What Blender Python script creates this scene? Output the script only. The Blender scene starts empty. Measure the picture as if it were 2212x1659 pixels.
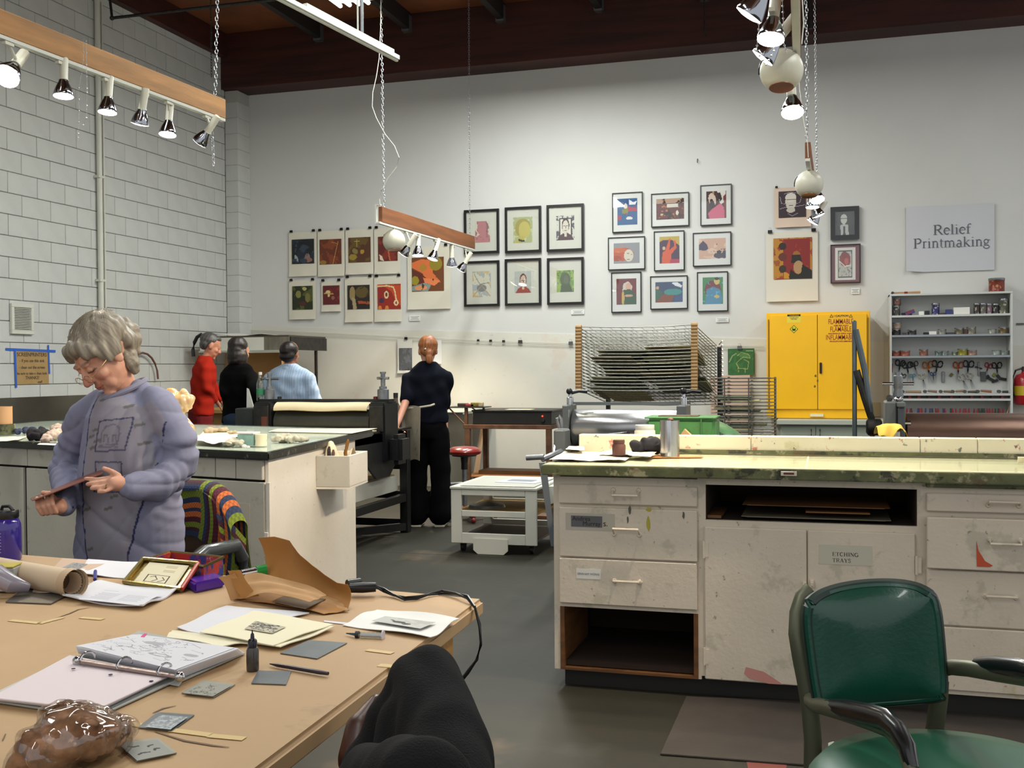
import bpy, bmesh, math, random
import numpy as np
from mathutils import Vector, Matrix, Euler, noise
random.seed(7)
C = bpy.context.scene.collection
PI = math.pi
# ---------------------------------------------------------------- camera, world, exposure
FPX, YAW, PIT, ROL, EYE = 2300., .28768211, .01455972, -.00776331, 1.34
def _rot(a, b, c):
    ca, sa, cb, sb, cc, sc = math.cos(a), math.sin(a), math.cos(b), math.sin(b), math.cos(c), math.sin(c)
    return np.array([[cc,-sc,0],[sc,cc,0],[0,0,1]]) @ np.array([[1,0,0],[0,cb,-sb],[0,sb,cb]]) @ np.array([[ca,0,sa],[0,1,0],[-sa,0,ca]])
RC = _rot(YAW, PIT, ROL)
def ray(x, y):
    d = RC.T @ np.array([(x-1106)/FPX, (y-829.5)/FPX, 1.]); return (d[0], d[2], -d[1])
def AY(x, y, Y): d = ray(x, y); return Vector((d[0]*Y/d[1], Y, d[2]*Y/d[1]+EYE))      # point of a sight line at depth Y
def AX(x, y, X): d = ray(x, y); return Vector((X, d[1]*X/d[0], d[2]*X/d[0]+EYE))
def AZ(x, y, Z): d = ray(x, y); t = (Z-EYE)/d[2]; return Vector((d[0]*t, d[1]*t, Z))
def proj(P): P = Vector(P); c = RC @ np.array([P.x, EYE-P.z, P.y]); return 1106+FPX*c[0]/c[2], 829.5+FPX*c[1]/c[2]
def ppm(P): P = Vector(P); return FPX/(RC[2][0]*P.x + RC[2][2]*P.y - RC[2][1]*(P.z-EYE))   # pixels per metre there
cam = bpy.data.objects.new('camera', bpy.data.cameras.new('camera')); C.objects.link(cam)
cam.matrix_world = Matrix(((RC[0][0], -RC[1][0], -RC[2][0], 0), (RC[0][2], -RC[1][2], -RC[2][2], 0), (-RC[0][1], RC[1][1], RC[2][1], EYE), (0,0,0,1)))
cam.data.sensor_width = 36; cam.data.lens = FPX/2212*36; cam.data.clip_start = .02; cam.data.clip_end = 100
bpy.context.scene.camera = cam
vs = bpy.context.scene.view_settings
bpy.context.scene.display_settings.display_device = 'sRGB'
vs.view_transform = 'Standard'; vs.look = 'None'; vs.gamma = 1; vs.use_curve_mapping = False; vs.exposure = .1
w = bpy.data.worlds.new('room_light'); bpy.context.scene.world = w; w.use_nodes = True
w.node_tree.nodes['Background'].inputs[0].default_value = (.9, .91, .92, 1); w.node_tree.nodes['Background'].inputs[1].default_value = .85
for lx, ly, pw in ((-1.6,-1.6,46),(-1.6,2.2,36),(-4.2,4,60),(-3.2,9.8,150),(-1.9,6.2,95),(-1.9,9.6,95),(2.0,4.4,85),(2.4,8.8,60)):   # the hall's fluorescent fixtures; the first is a front fill added behind the camera
    l = bpy.data.lights.new('fluorescent_or_fill', 'AREA'); l.shape = 'RECTANGLE'; l.size, l.size_y = .3, 2.4; l.energy = pw; l.color = (.97, 1, .96)
    o = bpy.data.objects.new('fluorescent_or_fill', l); o.location = (lx, ly, 4.72); C.objects.link(o)
# ---------------------------------------------------------------- materials
def hx(h):
    if not isinstance(h, str): return tuple(h)[:3]
    h = h.lstrip('#'); v = [int(h[i:i+2], 16)/255 for i in (0,2,4)]
    return tuple(c/12.92 if c <= .04045 else ((c+.055)/1.055)**2.4 for c in v)
_mats = {}
def mat(name, col, rough=.6, metal=0., var=.0, vs_=6., bump=0., bs=40., spec=.5, emit=0., trans=0., alpha=1., coat=0., stains=(), col2=None, stretch=None, vcol=False, sheen=0., world=False):
    if name in _mats: return _mats[name]
    m = bpy.data.materials.new(name); m.use_nodes = True; nt = m.node_tree; N, L = nt.nodes, nt.links; b = N['Principled BSDF']
    col = hx(col)
    b.inputs['Base Color'].default_value = (*col, 1); b.inputs['Roughness'].default_value = rough; b.inputs['Metallic'].default_value = metal
    b.inputs['Specular IOR Level'].default_value = spec; b.inputs['Transmission Weight'].default_value = trans; b.inputs['Alpha'].default_value = alpha
    b.inputs['Coat Weight'].default_value = coat; b.inputs['Coat Roughness'].default_value = .08; b.inputs['Sheen Weight'].default_value = sheen
    if emit: b.inputs['Emission Color'].default_value = (*col, 1); b.inputs['Emission Strength'].default_value = emit
    tc = N.new('ShaderNodeTexCoord'); mp = N.new('ShaderNodeMapping'); L.new(tc.outputs['Object'], mp.inputs[0])
    if world:
        g = N.new('ShaderNodeNewGeometry'); L.new(g.outputs['Position'], mp.inputs[0])
    if stretch: mp.inputs['Scale'].default_value = stretch
    def nz(scale, det=4, off=0, r=.55):
        n = N.new('ShaderNodeTexNoise'); n.inputs['Scale'].default_value = scale; n.inputs['Detail'].default_value = det; n.inputs['Roughness'].default_value = r
        if off:
            a = N.new('ShaderNodeVectorMath'); a.operation = 'ADD'; a.inputs[1].default_value = (off*3.7, off*1.3, off*2.1); L.new(mp.outputs[0], a.inputs[0]); L.new(a.outputs[0], n.inputs[0])
        else: L.new(mp.outputs[0], n.inputs[0])
        return n.outputs['Fac']
    cur = None
    if vcol:
        a = N.new('ShaderNodeVertexColor'); a.layer_name = 'Col'; cur = a.outputs[0]
    if var or col2:
        c2 = hx(col2) if col2 else tuple(max(0, x*(1-var)) for x in col)
        c1 = col if col2 else tuple(min(1, x*(1+var*.5)) for x in col)
        r = N.new('ShaderNodeValToRGB'); r.color_ramp.elements[0].position = .36; r.color_ramp.elements[1].position = .64
        r.color_ramp.elements[0].color = (*c2, 1); r.color_ramp.elements[1].color = (*c1, 1); L.new(nz(vs_, 5), r.inputs[0])
        if cur is None: cur = r.outputs[0]
        else:
            mx = N.new('ShaderNodeMixRGB'); mx.blend_type = 'MULTIPLY'; mx.inputs[0].default_value = 1; L.new(cur, mx.inputs[1]); L.new(r.outputs[0], mx.inputs[2]); cur = mx.outputs[0]
    for k, (sc, ss, thr, stn) in enumerate(stains):
        if thr > .64: thr = .58+(thr-.64)*.5
        rr = N.new('ShaderNodeValToRGB'); rr.color_ramp.elements[0].position = thr; rr.color_ramp.elements[1].position = min(1, thr+.06)
        rr.color_ramp.elements[0].color = (0,0,0,1); rr.color_ramp.elements[1].color = (stn,)*3+(1,); L.new(nz(ss, 5, 1+k*2.3, .65), rr.inputs[0])
        mx = N.new('ShaderNodeMixRGB'); L.new(rr.outputs[0], mx.inputs[0]); mx.inputs[2].default_value = (*hx(sc), 1)
        if cur is None: mx.inputs[1].default_value = (*col, 1)
        else: L.new(cur, mx.inputs[1])
        cur = mx.outputs[0]
    if cur is not None: L.new(cur, b.inputs['Base Color'])
    if bump:
        bp = N.new('ShaderNodeBump'); bp.inputs['Strength'].default_value = min(1, bump); bp.inputs['Distance'].default_value = .004; L.new(nz(bs, 3, 5), bp.inputs['Height']); L.new(bp.outputs[0], b.inputs['Normal'])
    _mats[name] = m; return m
def glassmat(name, tint=(1,1,1), refl=.10, rough=.02):
    if name in _mats: return _mats[name]
    m = bpy.data.materials.new(name); m.use_nodes = True; nt = m.node_tree; N, L = nt.nodes, nt.links; N.remove(N['Principled BSDF'])
    t = N.new('ShaderNodeBsdfTransparent'); t.inputs[0].default_value = (*tint, 1); g = N.new('ShaderNodeBsdfGlossy'); g.inputs['Roughness'].default_value = rough
    x = N.new('ShaderNodeMixShader'); lw = N.new('ShaderNodeLayerWeight'); lw.inputs[0].default_value = .35; mt = N.new('ShaderNodeMath'); mt.operation = 'MULTIPLY_ADD'; mt.inputs[1].default_value = .28; mt.inputs[2].default_value = refl*.5
    L.new(lw.outputs['Fresnel'], mt.inputs[0]); L.new(mt.outputs[0], x.inputs[0]); L.new(t.outputs[0], x.inputs[1]); L.new(g.outputs[0], x.inputs[2]); L.new(x.outputs[0], N['Material Output'].inputs[0])
    _mats[name] = m; return m
# ---------------------------------------------------------------- mesh building
class MB:
    def __init__(s): s.v = []; s.f = []; s.m = []; s.c = []
    def add(s, vs, fs, mi=0):
        n = len(s.v); s.v += [tuple(v) for v in vs]; s.f += [tuple(i+n for i in f) for f in fs]; s.m += [mi]*len(fs); return s
    def box(s, a, b, mi=0, M=None):
        x0,x1 = sorted((a[0],b[0])); y0,y1 = sorted((a[1],b[1])); z0,z1 = sorted((a[2],b[2]))
        vs = [Vector(p) for p in ((x0,y0,z0),(x1,y0,z0),(x1,y1,z0),(x0,y1,z0),(x0,y0,z1),(x1,y0,z1),(x1,y1,z1),(x0,y1,z1))]
        if M: vs = [M @ v for v in vs]
        return s.add(vs, [(0,3,2,1),(4,5,6,7),(0,1,5,4),(1,2,6,5),(2,3,7,6),(3,0,4,7)], mi)
    def cbox(s, c, d, mi=0, R=None):       # centre, size, rotation (Euler tuple)
        M = Matrix.Translation(Vector(c)) @ (Euler(R).to_matrix().to_4x4() if R else Matrix())
        h = Vector(d)/2; return s.box(-h, h, mi, M)
    def hexa(s, bot, top, mi=0):            # 4 bottom + 4 top corners, counter-clockwise seen from above
        return s.add(list(bot)+list(top), [(3,2,1,0),(4,5,6,7),(0,1,5,4),(1,2,6,5),(2,3,7,6),(3,0,4,7)], mi)
    def poly(s, pts, th, mi=0):             # flat polygon of thickness th (vector)
        pts = [Vector(p) for p in pts]; th = Vector(th); n = len(pts)
        return s.add(pts+[p+th for p in pts], [tuple(range(n))[::-1], tuple(range(n, 2*n))]+[(i,(i+1)%n,(i+1)%n+n,i+n) for i in range(n)], mi)
    def tube(s, path, r, n=8, mi=0, cap=True, flat=1., up=(0,0,1), closed=False):
        P = [Vector(p) for p in path]; k = len(P); rs = r if hasattr(r, '__len__') else [r]*k; vs = []
        for i in range(k):
            if closed: d = P[(i+1)%k]-P[i-1]
            else: d = P[min(i+1,k-1)]-P[max(i-1,0)]
            d.normalize(); u = Vector(up)
            if abs(d.dot(u)) > .95: u = Vector((1,0,0)) if abs(d.x) < .9 else Vector((0,1,0))
            a = d.cross(u).normalized(); b = a.cross(d).normalized()
            vs += [P[i] + (a*math.cos(2*PI*j/n)+b*math.sin(2*PI*j/n)*flat)*rs[i] for j in range(n)]
        fs = [(i*n+j, i*n+(j+1)%n, ((i+1)%k)*n+(j+1)%n, ((i+1)%k)*n+j) for i in range(k if closed else k-1) for j in range(n)]
        if cap and not closed: fs += [tuple(range(n))[::-1], tuple((k-1)*n+j for j in range(n))]
        return s.add(vs, fs, mi)
    def lathe(s, prof, c=(0,0,0), ax=(0,0,1), n=20, mi=0):   # prof: (radius, height) from bottom to top
        q = Vector((0,0,1)).rotation_difference(Vector(ax).normalized()).to_matrix(); c = Vector(c); vs = []
        for r, h in prof: vs += [c + q @ Vector((r*math.cos(2*PI*j/n), r*math.sin(2*PI*j/n), h)) for j in range(n)]
        k = len(prof); fs = [(i*n+j, i*n+(j+1)%n, (i+1)*n+(j+1)%n, (i+1)*n+j) for i in range(k-1) for j in range(n)]
        if prof[0][0] > 1e-6: fs.append(tuple(range(n))[::-1])
        if prof[-1][0] > 1e-6: fs.append(tuple((k-1)*n+j for j in range(n)))
        return s.add(vs, fs, mi)
    def ball(s, c, r, n=12, mi=0, M=None):
        r = r if hasattr(r, '__len__') else (r,r,r); c = Vector(c); vs = []; k = max(4, n//2+1)
        for i in range(k+1):
            t = PI*i/k
            for j in range(n):
                v = Vector((r[0]*math.sin(t)*math.cos(2*PI*j/n), r[1]*math.sin(t)*math.sin(2*PI*j/n), -r[2]*math.cos(t))); vs.append(c + (M @ v if M else v))
        return s.add(vs, [(i*n+j, i*n+(j+1)%n, (i+1)*n+(j+1)%n, (i+1)*n+j) for i in range(k) for j in range(n)], mi)
    def grid(s, f, nu, nv, mi=0, th=0):      # surface f(u,v) -> point, optional thickness along -z
        vs = [Vector(f(i/nu, j/nv)) for j in range(nv+1) for i in range(nu+1)]; W = nu+1
        s.add(vs, [(j*W+i, j*W+i+1, (j+1)*W+i+1, (j+1)*W+i) for j in range(nv) for i in range(nu)], mi)
        if th:
            t = Vector((0,0,-th)) if not hasattr(th, '__len__') else Vector(th)
            s.add([v+t for v in vs], [(j*W+i, (j+1)*W+i, (j+1)*W+i+1, j*W+i+1) for j in range(nv) for i in range(nu)], mi)
            B = [i for i in range(W)]+[j*W+nu for j in range(1,nv+1)]+[nv*W+i for i in range(nu-1,-1,-1)]+[j*W for j in range(nv-1,0,-1)]
            n = len(B); b = [vs[i] for i in B]; s.add(b+[v+t for v in b], [(i, i+n, (i+1)%n+n, (i+1)%n) for i in range(n)], mi)
        return s
def link(name, me, parent=None, kind=None, label=None):
    o = bpy.data.objects.new(name, me); C.objects.link(o)
    if parent: o.parent = parent; o.matrix_parent_inverse = Matrix.LocRotScale(parent.location, parent.rotation_euler, parent.scale).inverted() if not parent.parent else inv(parent)
    if kind: o['kind'] = kind
    if label: o['label'] = label
    return o
def wm(o):
    M = Matrix.LocRotScale(o.location, o.rotation_euler, o.scale)
    return wm(o.parent) @ o.matrix_parent_inverse @ M if o.parent else M
def inv(o): return wm(o).inverted()
def obj(name, mb, m, parent=None, smooth=False, bev=0., label=None, kind=None, cols=None, cat=None, group=None, org='c', bseg=1, merge=False):
    V = np.array([tuple(v) for v in mb.v]); lo, hi = V.min(0), V.max(0); c = (lo+hi)/2
    if org == 'b': c[2] = lo[2]
    me = bpy.data.meshes.new(name); me.from_pydata([tuple(v) for v in (V-c)], [], mb.f)
    for q in (m if isinstance(m, (list, tuple)) else [m]): me.materials.append(q)
    me.polygons.foreach_set('material_index', mb.m)
    if cols is not None:
        at = me.color_attributes.new('Col', 'FLOAT_COLOR', 'CORNER'); n = [len(f) for f in mb.f]
        at.data.foreach_set('color', np.repeat(np.c_[np.array(cols), np.ones(len(cols))], n, axis=0).astype(np.float32).ravel())
    if bev or merge or smooth:
        b = bmesh.new(); b.from_mesh(me)
        if smooth or merge: bmesh.ops.remove_doubles(b, verts=b.verts, dist=1e-5)
        if bev: bmesh.ops.bevel(b, geom=[e for e in b.edges if len(e.link_faces) == 2 and e.calc_face_angle(0) > .6], offset=bev, segments=bseg, affect='EDGES', clamp_overlap=True)
        bmesh.ops.recalc_face_normals(b, faces=b.faces) if cols is None else None
        b.to_mesh(me); b.free()
    if smooth:
        me.polygons.foreach_set('use_smooth', [True]*len(me.polygons))
        b = bmesh.new(); b.from_mesh(me)
        for e in b.edges:
            if len(e.link_faces) == 2 and e.calc_face_angle(0) > .7: e.smooth = False
        b.to_mesh(me); b.free()
    me.update(); o = link(name, me, parent, kind); o.location = c
    if cat or group or (label and not parent): tag(o, label, cat, group)
    elif label: o['label'] = label
    return o
def tag(o, label=None, cat=None, group=None):
    if label: o['label'] = label
    if cat: o['category'] = cat
    if group: o['group'] = group
    return o
def thing(name, label, cat, loc=(0,0,0), group=None, rz=0):
    o = bpy.data.objects.new(name, None); C.objects.link(o); o.location = loc; o.rotation_euler = (0,0,rz); o.empty_display_size = .1; return tag(o, label, cat, group)
def struct(name, mb, m, **k): return obj(name, mb, m, kind='structure', **k)
def dup(r, loc, label=None, group=None, rz=None):
    kids = [o for o in C.objects if o.parent == r]; n = r.copy(); C.objects.link(n); n.location = loc
    if rz is not None: n.rotation_euler = (0,0,rz)
    if label: n['label'] = label
    if group: n['group'] = group
    for ch in kids:
        g = [o for o in C.objects if o.parent == ch]; c = ch.copy(); C.objects.link(c); c.parent = n
        for q in g: d = q.copy(); C.objects.link(d); d.parent = c
    return n
# blobs: volumes joined by a voxel remesh into one continuous skin
def applied(o, voxel, smooth=4, fac=.5, tri=0):
    md = o.modifiers.new('r', 'REMESH'); md.mode = 'VOXEL'; md.voxel_size = voxel; md.use_smooth_shade = True
    if smooth: sm = o.modifiers.new('s', 'SMOOTH'); sm.iterations = smooth; sm.factor = fac
    if tri: dc = o.modifiers.new('d', 'DECIMATE'); dc.ratio = tri
    dg = bpy.context.evaluated_depsgraph_get(); me = bpy.data.meshes.new_from_object(o.evaluated_get(dg)); o.modifiers.clear()
    return me
def cap(mb, p0, r0, p1, r1, n=14, k=4):     # rounded tapering limb piece
    p0, p1 = Vector(p0), Vector(p1); d = (p1-p0); L_ = d.length; d.normalize(); P = []; R = []
    for i in range(k): t = PI/2*(i/k); P.append(p0-d*r0*math.cos(t)); R.append(max(1e-4, r0*math.sin(t)))
    for i in range(k+1): t = PI/2*(i/k); P.append(p1+d*r1*math.sin(t)); R.append(max(1e-4, r1*math.cos(t)))
    if R[k-1] > 0: P.insert(k, p0); R.insert(k, r0)
    return mb.tube(P, R, n)
def blob(name, mb, m, voxel, parent=None, smooth=4, disp=None, label=None, paint=None, **k):
    me0 = bpy.data.meshes.new(name); me0.from_pydata([tuple(v) for v in mb.v], [], mb.f); b = bmesh.new(); b.from_mesh(me0); bmesh.ops.recalc_face_normals(b, faces=b.faces); b.to_mesh(me0); b.free()
    t = bpy.data.objects.new('tmp', me0); C.objects.link(t); me = applied(t, voxel, smooth); bpy.data.objects.remove(t); bpy.data.meshes.remove(me0); me.name = name
    n = len(me.vertices); co = np.empty(n*3); me.vertices.foreach_get('co', co); co = co.reshape(-1, 3)
    if disp is not None:
        no = np.array([tuple(v.normal) for v in me.vertices]); co = co + no*disp(co, no)[:, None]
    c = (co.min(0)+co.max(0))/2; me.vertices.foreach_set('co', (co-c).ravel()); me.polygons.foreach_set('use_smooth', [True]*len(me.polygons))
    me.materials.clear(); me.materials.append(m)
    if paint is not None:
        at = me.color_attributes.new('Col', 'FLOAT_COLOR', 'POINT'); at.data.foreach_set('color', np.c_[paint(co), np.ones(n)].astype(np.float32).ravel())
    me.update(); o = link(name, me, parent, None, label); o.location = c
    if k.get('cat'): tag(o, label, k['cat'], k.get('group'))
    return o
def px_rect(x0, y0, x1, y1, Y):    # left, top, right, bottom of a wall-parallel rectangle -> X0, X1, Z0, Z1
    xm, ym = (x0+x1)/2, (y0+y1)/2
    return AY(x0, ym, Y).x, AY(x1, ym, Y).x, AY(xm, y1, Y).z, AY(xm, y0, Y).z
# ---------------------------------------------------------------- the room
LW, BW = -7.457, 12.5
m_floor = mat('floor_concrete', '#2b2920', .6, spec=.3, var=.32, vs_=.9, bump=.25, bs=14, stains=(('#5e4e38', .7, .56, .5), ('#33342e', 2.2, .6, .5), ('#2b2b26', 9, .68, .6)), world=True)
m_block = mat('painted_block', '#c3c5c1', .75, var=.05, vs_=3, bump=.5, bs=90)
m_joint = mat('painted_joint', '#acaca5', .85)
m_wall = mat('painted_wall', '#cacac6', .7, var=.04, vs_=.8, bump=.15, bs=30, world=True)
m_wallp = mat('painted_panel', '#cdcbc0', .65, var=.05, vs_=1.1, bump=.15, bs=30, world=True, stains=(('#c9a890', 1.3, .66, .25), ('#8f8c80', 14, .78, .3)))
m_glulam = mat('dark_red_timber', '#40180e', .6, var=.45, vs_=2.2, stretch=(.35, 1, 5), bump=.2, bs=20)
m_ply = mat('ceiling_plywood', '#7a4422', .7, var=.3, vs_=1.5, stretch=(1, 1, 1))
m_steel = mat('galvanised', '#8a8d90', .4, .8, var=.15, vs_=20)
m_white = mat('white_paint', '#cfcfc4', .5, var=.04, vs_=4, bump=.1, bs=60)
m_black = mat('black_paint', '#151617', .45, var=.3, vs_=9, bump=.15, bs=50)
m_blk = mat('black_plastic', '#0e0e10', .35)
m_chrome = mat('chrome', '#c9ccd0', .12, 1.)
m_iron = mat('dark_iron', '#3b3a38', .45, .7, var=.3, vs_=15)
m_paper = mat('white_paper', '#dcdad2', .8)
m_cream = mat('cream_paper', '#e3d9b8', .8, var=.05, vs_=5)
m_red = mat('red_paint', '#8e1b1a', .35)
struct('floor', MB().box((LW-.4, -3.2, -.2), (6.2, BW+.4, 0)), m_floor)
fj = MB()
for q in (3.0, 7.2, 11.3): fj.box((LW, q, .0005), (6, q+.012, .001))
struct('trim_1', fj, mat('floor_joint', '#33332e', .9), label='saw-cut joints in the concrete floor')
b = MB(); b.box((LW+.02, BW, 0), (6.2, BW+.3, 5.4)); wb = struct('wall_back', b, m_wall)
obj('wall_panel', MB().hexa([(LW+.06,BW-.012,0),(3.6,BW-.012,0),(3.6,BW,0),(LW+.06,BW,0)], [(LW+.06,BW-.012,1.93),(3.6,BW-.012,1.48),(3.6,BW,1.48),(LW+.06,BW,1.93)]), m_wallp, wb)
wl = struct('wall_left', MB().box((LW-.3, -3.2, 0), (LW-.02, BW+.3, 5.4)), m_joint)
CH = .2032; PB = .397
ia = math.floor(AX(20, 578, LW).z/CH)
BH, BL = CH-.006, PB-.006
bb = MB().box((-.012, -BL/2, -BH/2), (.012, BL/2, BH/2))
me_blk = obj('concrete_block', bb, m_block, wl, bev=.004); n0 = True
def block(y, z, sy=1., x=LW-.012, par=wl):
    global n0
    if n0: o = me_blk; n0 = False
    else: o = me_blk.copy(); C.objects.link(o); o.parent = par; o.matrix_parent_inverse = inv(par)
    o.location = (x+random.uniform(-.0012, .0012), y, z); o.scale = (1, sy, 1); return o
for i in range(5, 27):
    off = (8.371 if (i-ia) % 2 == 0 else 8.556)+PB/2
    z = (i+.5)*CH; k0 = -2 if i > 9 else -1
    for k in range(k0, 10):
        y = off+k*PB; e0, e1 = y-PB/2, min(y+PB/2, 12.2)
        if e1-e0 < .06: continue
        block((e0+e1)/2, z, (e1-e0-.006)/BL)
obj('plain_block_wall', MB().box((LW-.02, -3.2, 0), (LW-.004, 7.3, 5.4)).box((LW-.02, 7.3, 0), (LW-.004, BW, 1.02)), m_block, wl)
# pilaster in the back left corner
pl = struct('wall_corner', MB().box((LW, 12.21, 0), (-7.275, BW, 4.95)), m_joint, label='narrow block pilaster in the back left corner')
me2 = None
for i in range(0, 25):
    z = (i+.5)*CH-.07
    if z+CH/2 > 4.96: break
    if me2 is None: me2 = o = obj('concrete_block', MB().box((-.0935, -.15, -BH/2), (.0955, .145, BH/2)), m_block, pl, bev=.004)
    else: o = me2.copy(); C.objects.link(o); o.parent = pl; o.matrix_parent_inverse = inv(pl)
    o.location = (-7.364+.001*(i%2), 12.352, z)
# roof: plywood deck, cross beam over the back wall, ledger on the left wall, purlins in hangers
cl = struct('ceiling', MB().box((LW-.3, -3.2, 5.66), (6.2, BW+.3, 5.72)), m_ply)
obj('beam', MB().box((LW-.1, 12.12, 4.955), (6.2, BW+.28, 5.66)), m_glulam, cl, bev=.004)
obj('ledger_beam', MB().box((LW-.1, -3.2, 5.36), (LW+.09, 12.12, 5.66)), m_glulam, cl, bev=.004)
m_purlin = mat('dark_purlin', '#1e1411', .7, var=.3, vs_=4, stretch=(1,.3,1))
for k, x in enumerate((-6.05, -4.87, -3.68, -2.5, -1.3, -.1, 1.1, 2.3)):
    obj('purlin', MB().box((x-.04, 3.0, 5.46), (x+.04, 12.12, 5.66)), m_purlin, cl)
    hgr = MB().box((x-.05, 12.04, 5.43), (x+.05, 12.12, 5.455)).box((x-.052, 12.04, 5.43), (x-.045, 12.12, 5.62)).box((x+.045, 12.04, 5.43), (x+.052, 12.12, 5.62)); obj('joist_hanger', hgr, m_steel, cl)
for y in (5.2, 8.8):
    obj('beam', MB().box((LW-.1, y-.12, 5.02), (6.2, y+.12, 5.66)), m_glulam, cl, bev=.004) if y < 6 else None
# things fixed to the left wall
t = thing('conduit', 'thin white painted conduit running up the block wall', 'conduit', AX(213, 700, LW+.03))
a, b_ = AX(211, 690, LW+.03), AX(216, 420, LW+.03); yv = 9.66
obj('pipe', MB().tube([(LW+.036, yv, 1.9), (LW+.036, yv, 5.3)], .03, 10), m_white, t, smooth=True)
for z in (2.3, 3.4, 4.5): obj('clip', MB().box((LW+.004, yv-.05, z), (LW+.068, yv+.05, z+.025)), m_white, t)
obj('thin_pipe', MB().tube([(LW+.016, yv+.1, 1.9), (LW+.016, yv+.1, 5.3)], .01, 8), m_white, t)
v0, v1 = AX(20, 655, LW), AX(69, 723, LW); Y0, Y1, Z0, Z1 = v0.y, v1.y, v1.z, v0.z
t = thing('wall_vent', 'white louvred vent grille on the left block wall', 'vent', (LW, (Y0+Y1)/2, Z0))
b = MB(); f = .035
for q in ((Y0,Z0,Y1,Z0+f),(Y0,Z1-f,Y1,Z1),(Y0,Z0+f,Y0+f,Z1-f),(Y1-f,Z0+f,Y1,Z1-f)): b.box((LW, q[0], q[1]), (LW+.03, q[2], q[3]))
obj('frame', b, m_white, t, bev=.003)
obj('duct', MB().box((LW-.002, Y0+f, Z0+f), (LW+.004, Y1-f, Z1-f)), mat('vent_dark', '#3c4150', .8), t)
for k in range(14):
    z = Z0+f+(Z1-Z0-2*f)*(k+.5)/14; obj('louvre', MB().cbox((LW+.017, (Y0+Y1)/2, z), (.02, Y1-Y0-2*f, .0035), R=(0, .5, 0)), m_white, t)
# handwritten kraft notice with blue tape
m_kraft = mat('kraft_notice', '#a98a5a', .8, var=.08, vs_=8); m_tape = mat('blue_tape', '#2a5fbf', .6); m_ink = mat('marker_ink', '#3a2f22', .8)
q0, q1 = AX(31, 757, LW), AX(105, 829, LW); y0, y1, z0, z1 = q0.y, q1.y, q1.z, q0.z
t = thing('notice', 'handwritten brown paper notice about screenprinting, taped to the block wall', 'notice', (LW, (y0+y1)/2, z0))
obj('paper', MB().box((LW+.002, y0, z0), (LW+.004, y1, z1)), m_kraft, t)
def strip(name, a, b, wd, m, par, x=LW+.0055, th=.001):
    a, b = Vector(a), Vector(b); d = (b-a).normalized(); n_ = Vector((0, -d.z, d.y))*wd/2; return obj(name, MB().poly([a-n_, b-n_, b+n_, a+n_], (th, 0, 0)), m, par)
strip('tape', (LW+.0055, y0-.12, z1+.01), (LW+.0055, y1+.1, z1-.0), .024, m_tape, t); strip('tape', (LW+.007, y0+.0, z1+.02), (LW+.007, y0+.01, z0-.03), .025, m_tape, t); strip('tape', (LW+.007, y1-.005, z1+.06), (LW+.007, y1+.005, z0+.1), .022, m_tape, t)
# text helper: writing as thin raised lettering
def text(body, par, mtx, size, m, name='lettering', ex=.0004, align='CENTER', sx=1., off=0.):
    cu = bpy.data.curves.new(name, 'FONT'); cu.body = body; cu.size = size; cu.extrude = ex; cu.align_x = align; cu.align_y = 'CENTER'; cu.resolution_u = 3; cu.offset = off; cu.space_line = 1.0
    o = bpy.data.objects.new(name, cu); C.objects.link(o); dg = bpy.context.evaluated_depsgraph_get(); me = bpy.data.meshes.new_from_object(o.evaluated_get(dg)); bpy.data.objects.remove(o)
    M = mtx @ Matrix.Diagonal((sx, 1, 1, 1)); me.transform(M)
    me.materials.clear(); me.materials.append(m); o = link(name, me, par); return o
def wallM(X, Y, Z): return Matrix.Translation((X, Y, Z)) @ Matrix.Rotation(PI/2, 4, 'X')            # facing -Y
def lwM(X, Y, Z): return Matrix.Translation((X, Y, Z)) @ Matrix.Rotation(PI/2, 4, 'Z') @ Matrix.Rotation(PI/2, 4, 'X')   # facing +X
H_ = z1-z0; yc = (y0+y1)/2
for s_, fz, sz in (('* SCREENPRINTERS *', .88, .052), ('- if you use this sink', .7, .042), ('- clean out the screen', .5, .04), ('be sure to take a clean look', .32, .036), ('THANKS!', .19, .045), ('-staff', .06, .035)):
    text(s_, t, lwM(LW+.0045, yc+(.1 if sz == .035 else 0), z0+H_*fz), sz, m_ink, off=.0006)
# stainless splashback and trough of the wash-out sink below the notice
m_ss = mat('stainless', '#6f7069', .28, .85, var=.12, vs_=3)
t = thing('wash_sink', 'long stainless steel wash-out sink against the block wall', 'sink', (LW+.4, 8, 0))
obj('splashback', MB().box((LW+.02, 6.2, .86), (LW+.06, 9.9, 1.10)), m_ss, t)
obj('rim', MB().box((LW+.06, 6.2, .84), (LW+.75, 9.9, .86)), m_ss, t, bev=.004)
obj('basin', MB().box((LW+.06, 6.2, .45), (LW+.1, 9.9, .84)).box((LW+.7, 6.2, .45), (LW+.74, 9.9, .84)).box((LW+.06, 6.2, .42), (LW+.74, 9.9, .45)), m_ss, t)
for y in (6.4, 9.7): obj('leg', MB().tube([(LW+.4, y, 0), (LW+.4, y, .42)], .03, 8), m_steel, t)
obj('wall_hose', MB().tube([(LW+.05, 10.35+.28*math.sin(k/10*PI-PI/2), 1.25+.3*math.sin(k/10*PI)) for k in range(11)], .012, 8), mat('dull_red_hose', '#6b4a40', .6), smooth=True, label='arched dull red hose against the block wall beside the sink', cat='hose')
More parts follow.
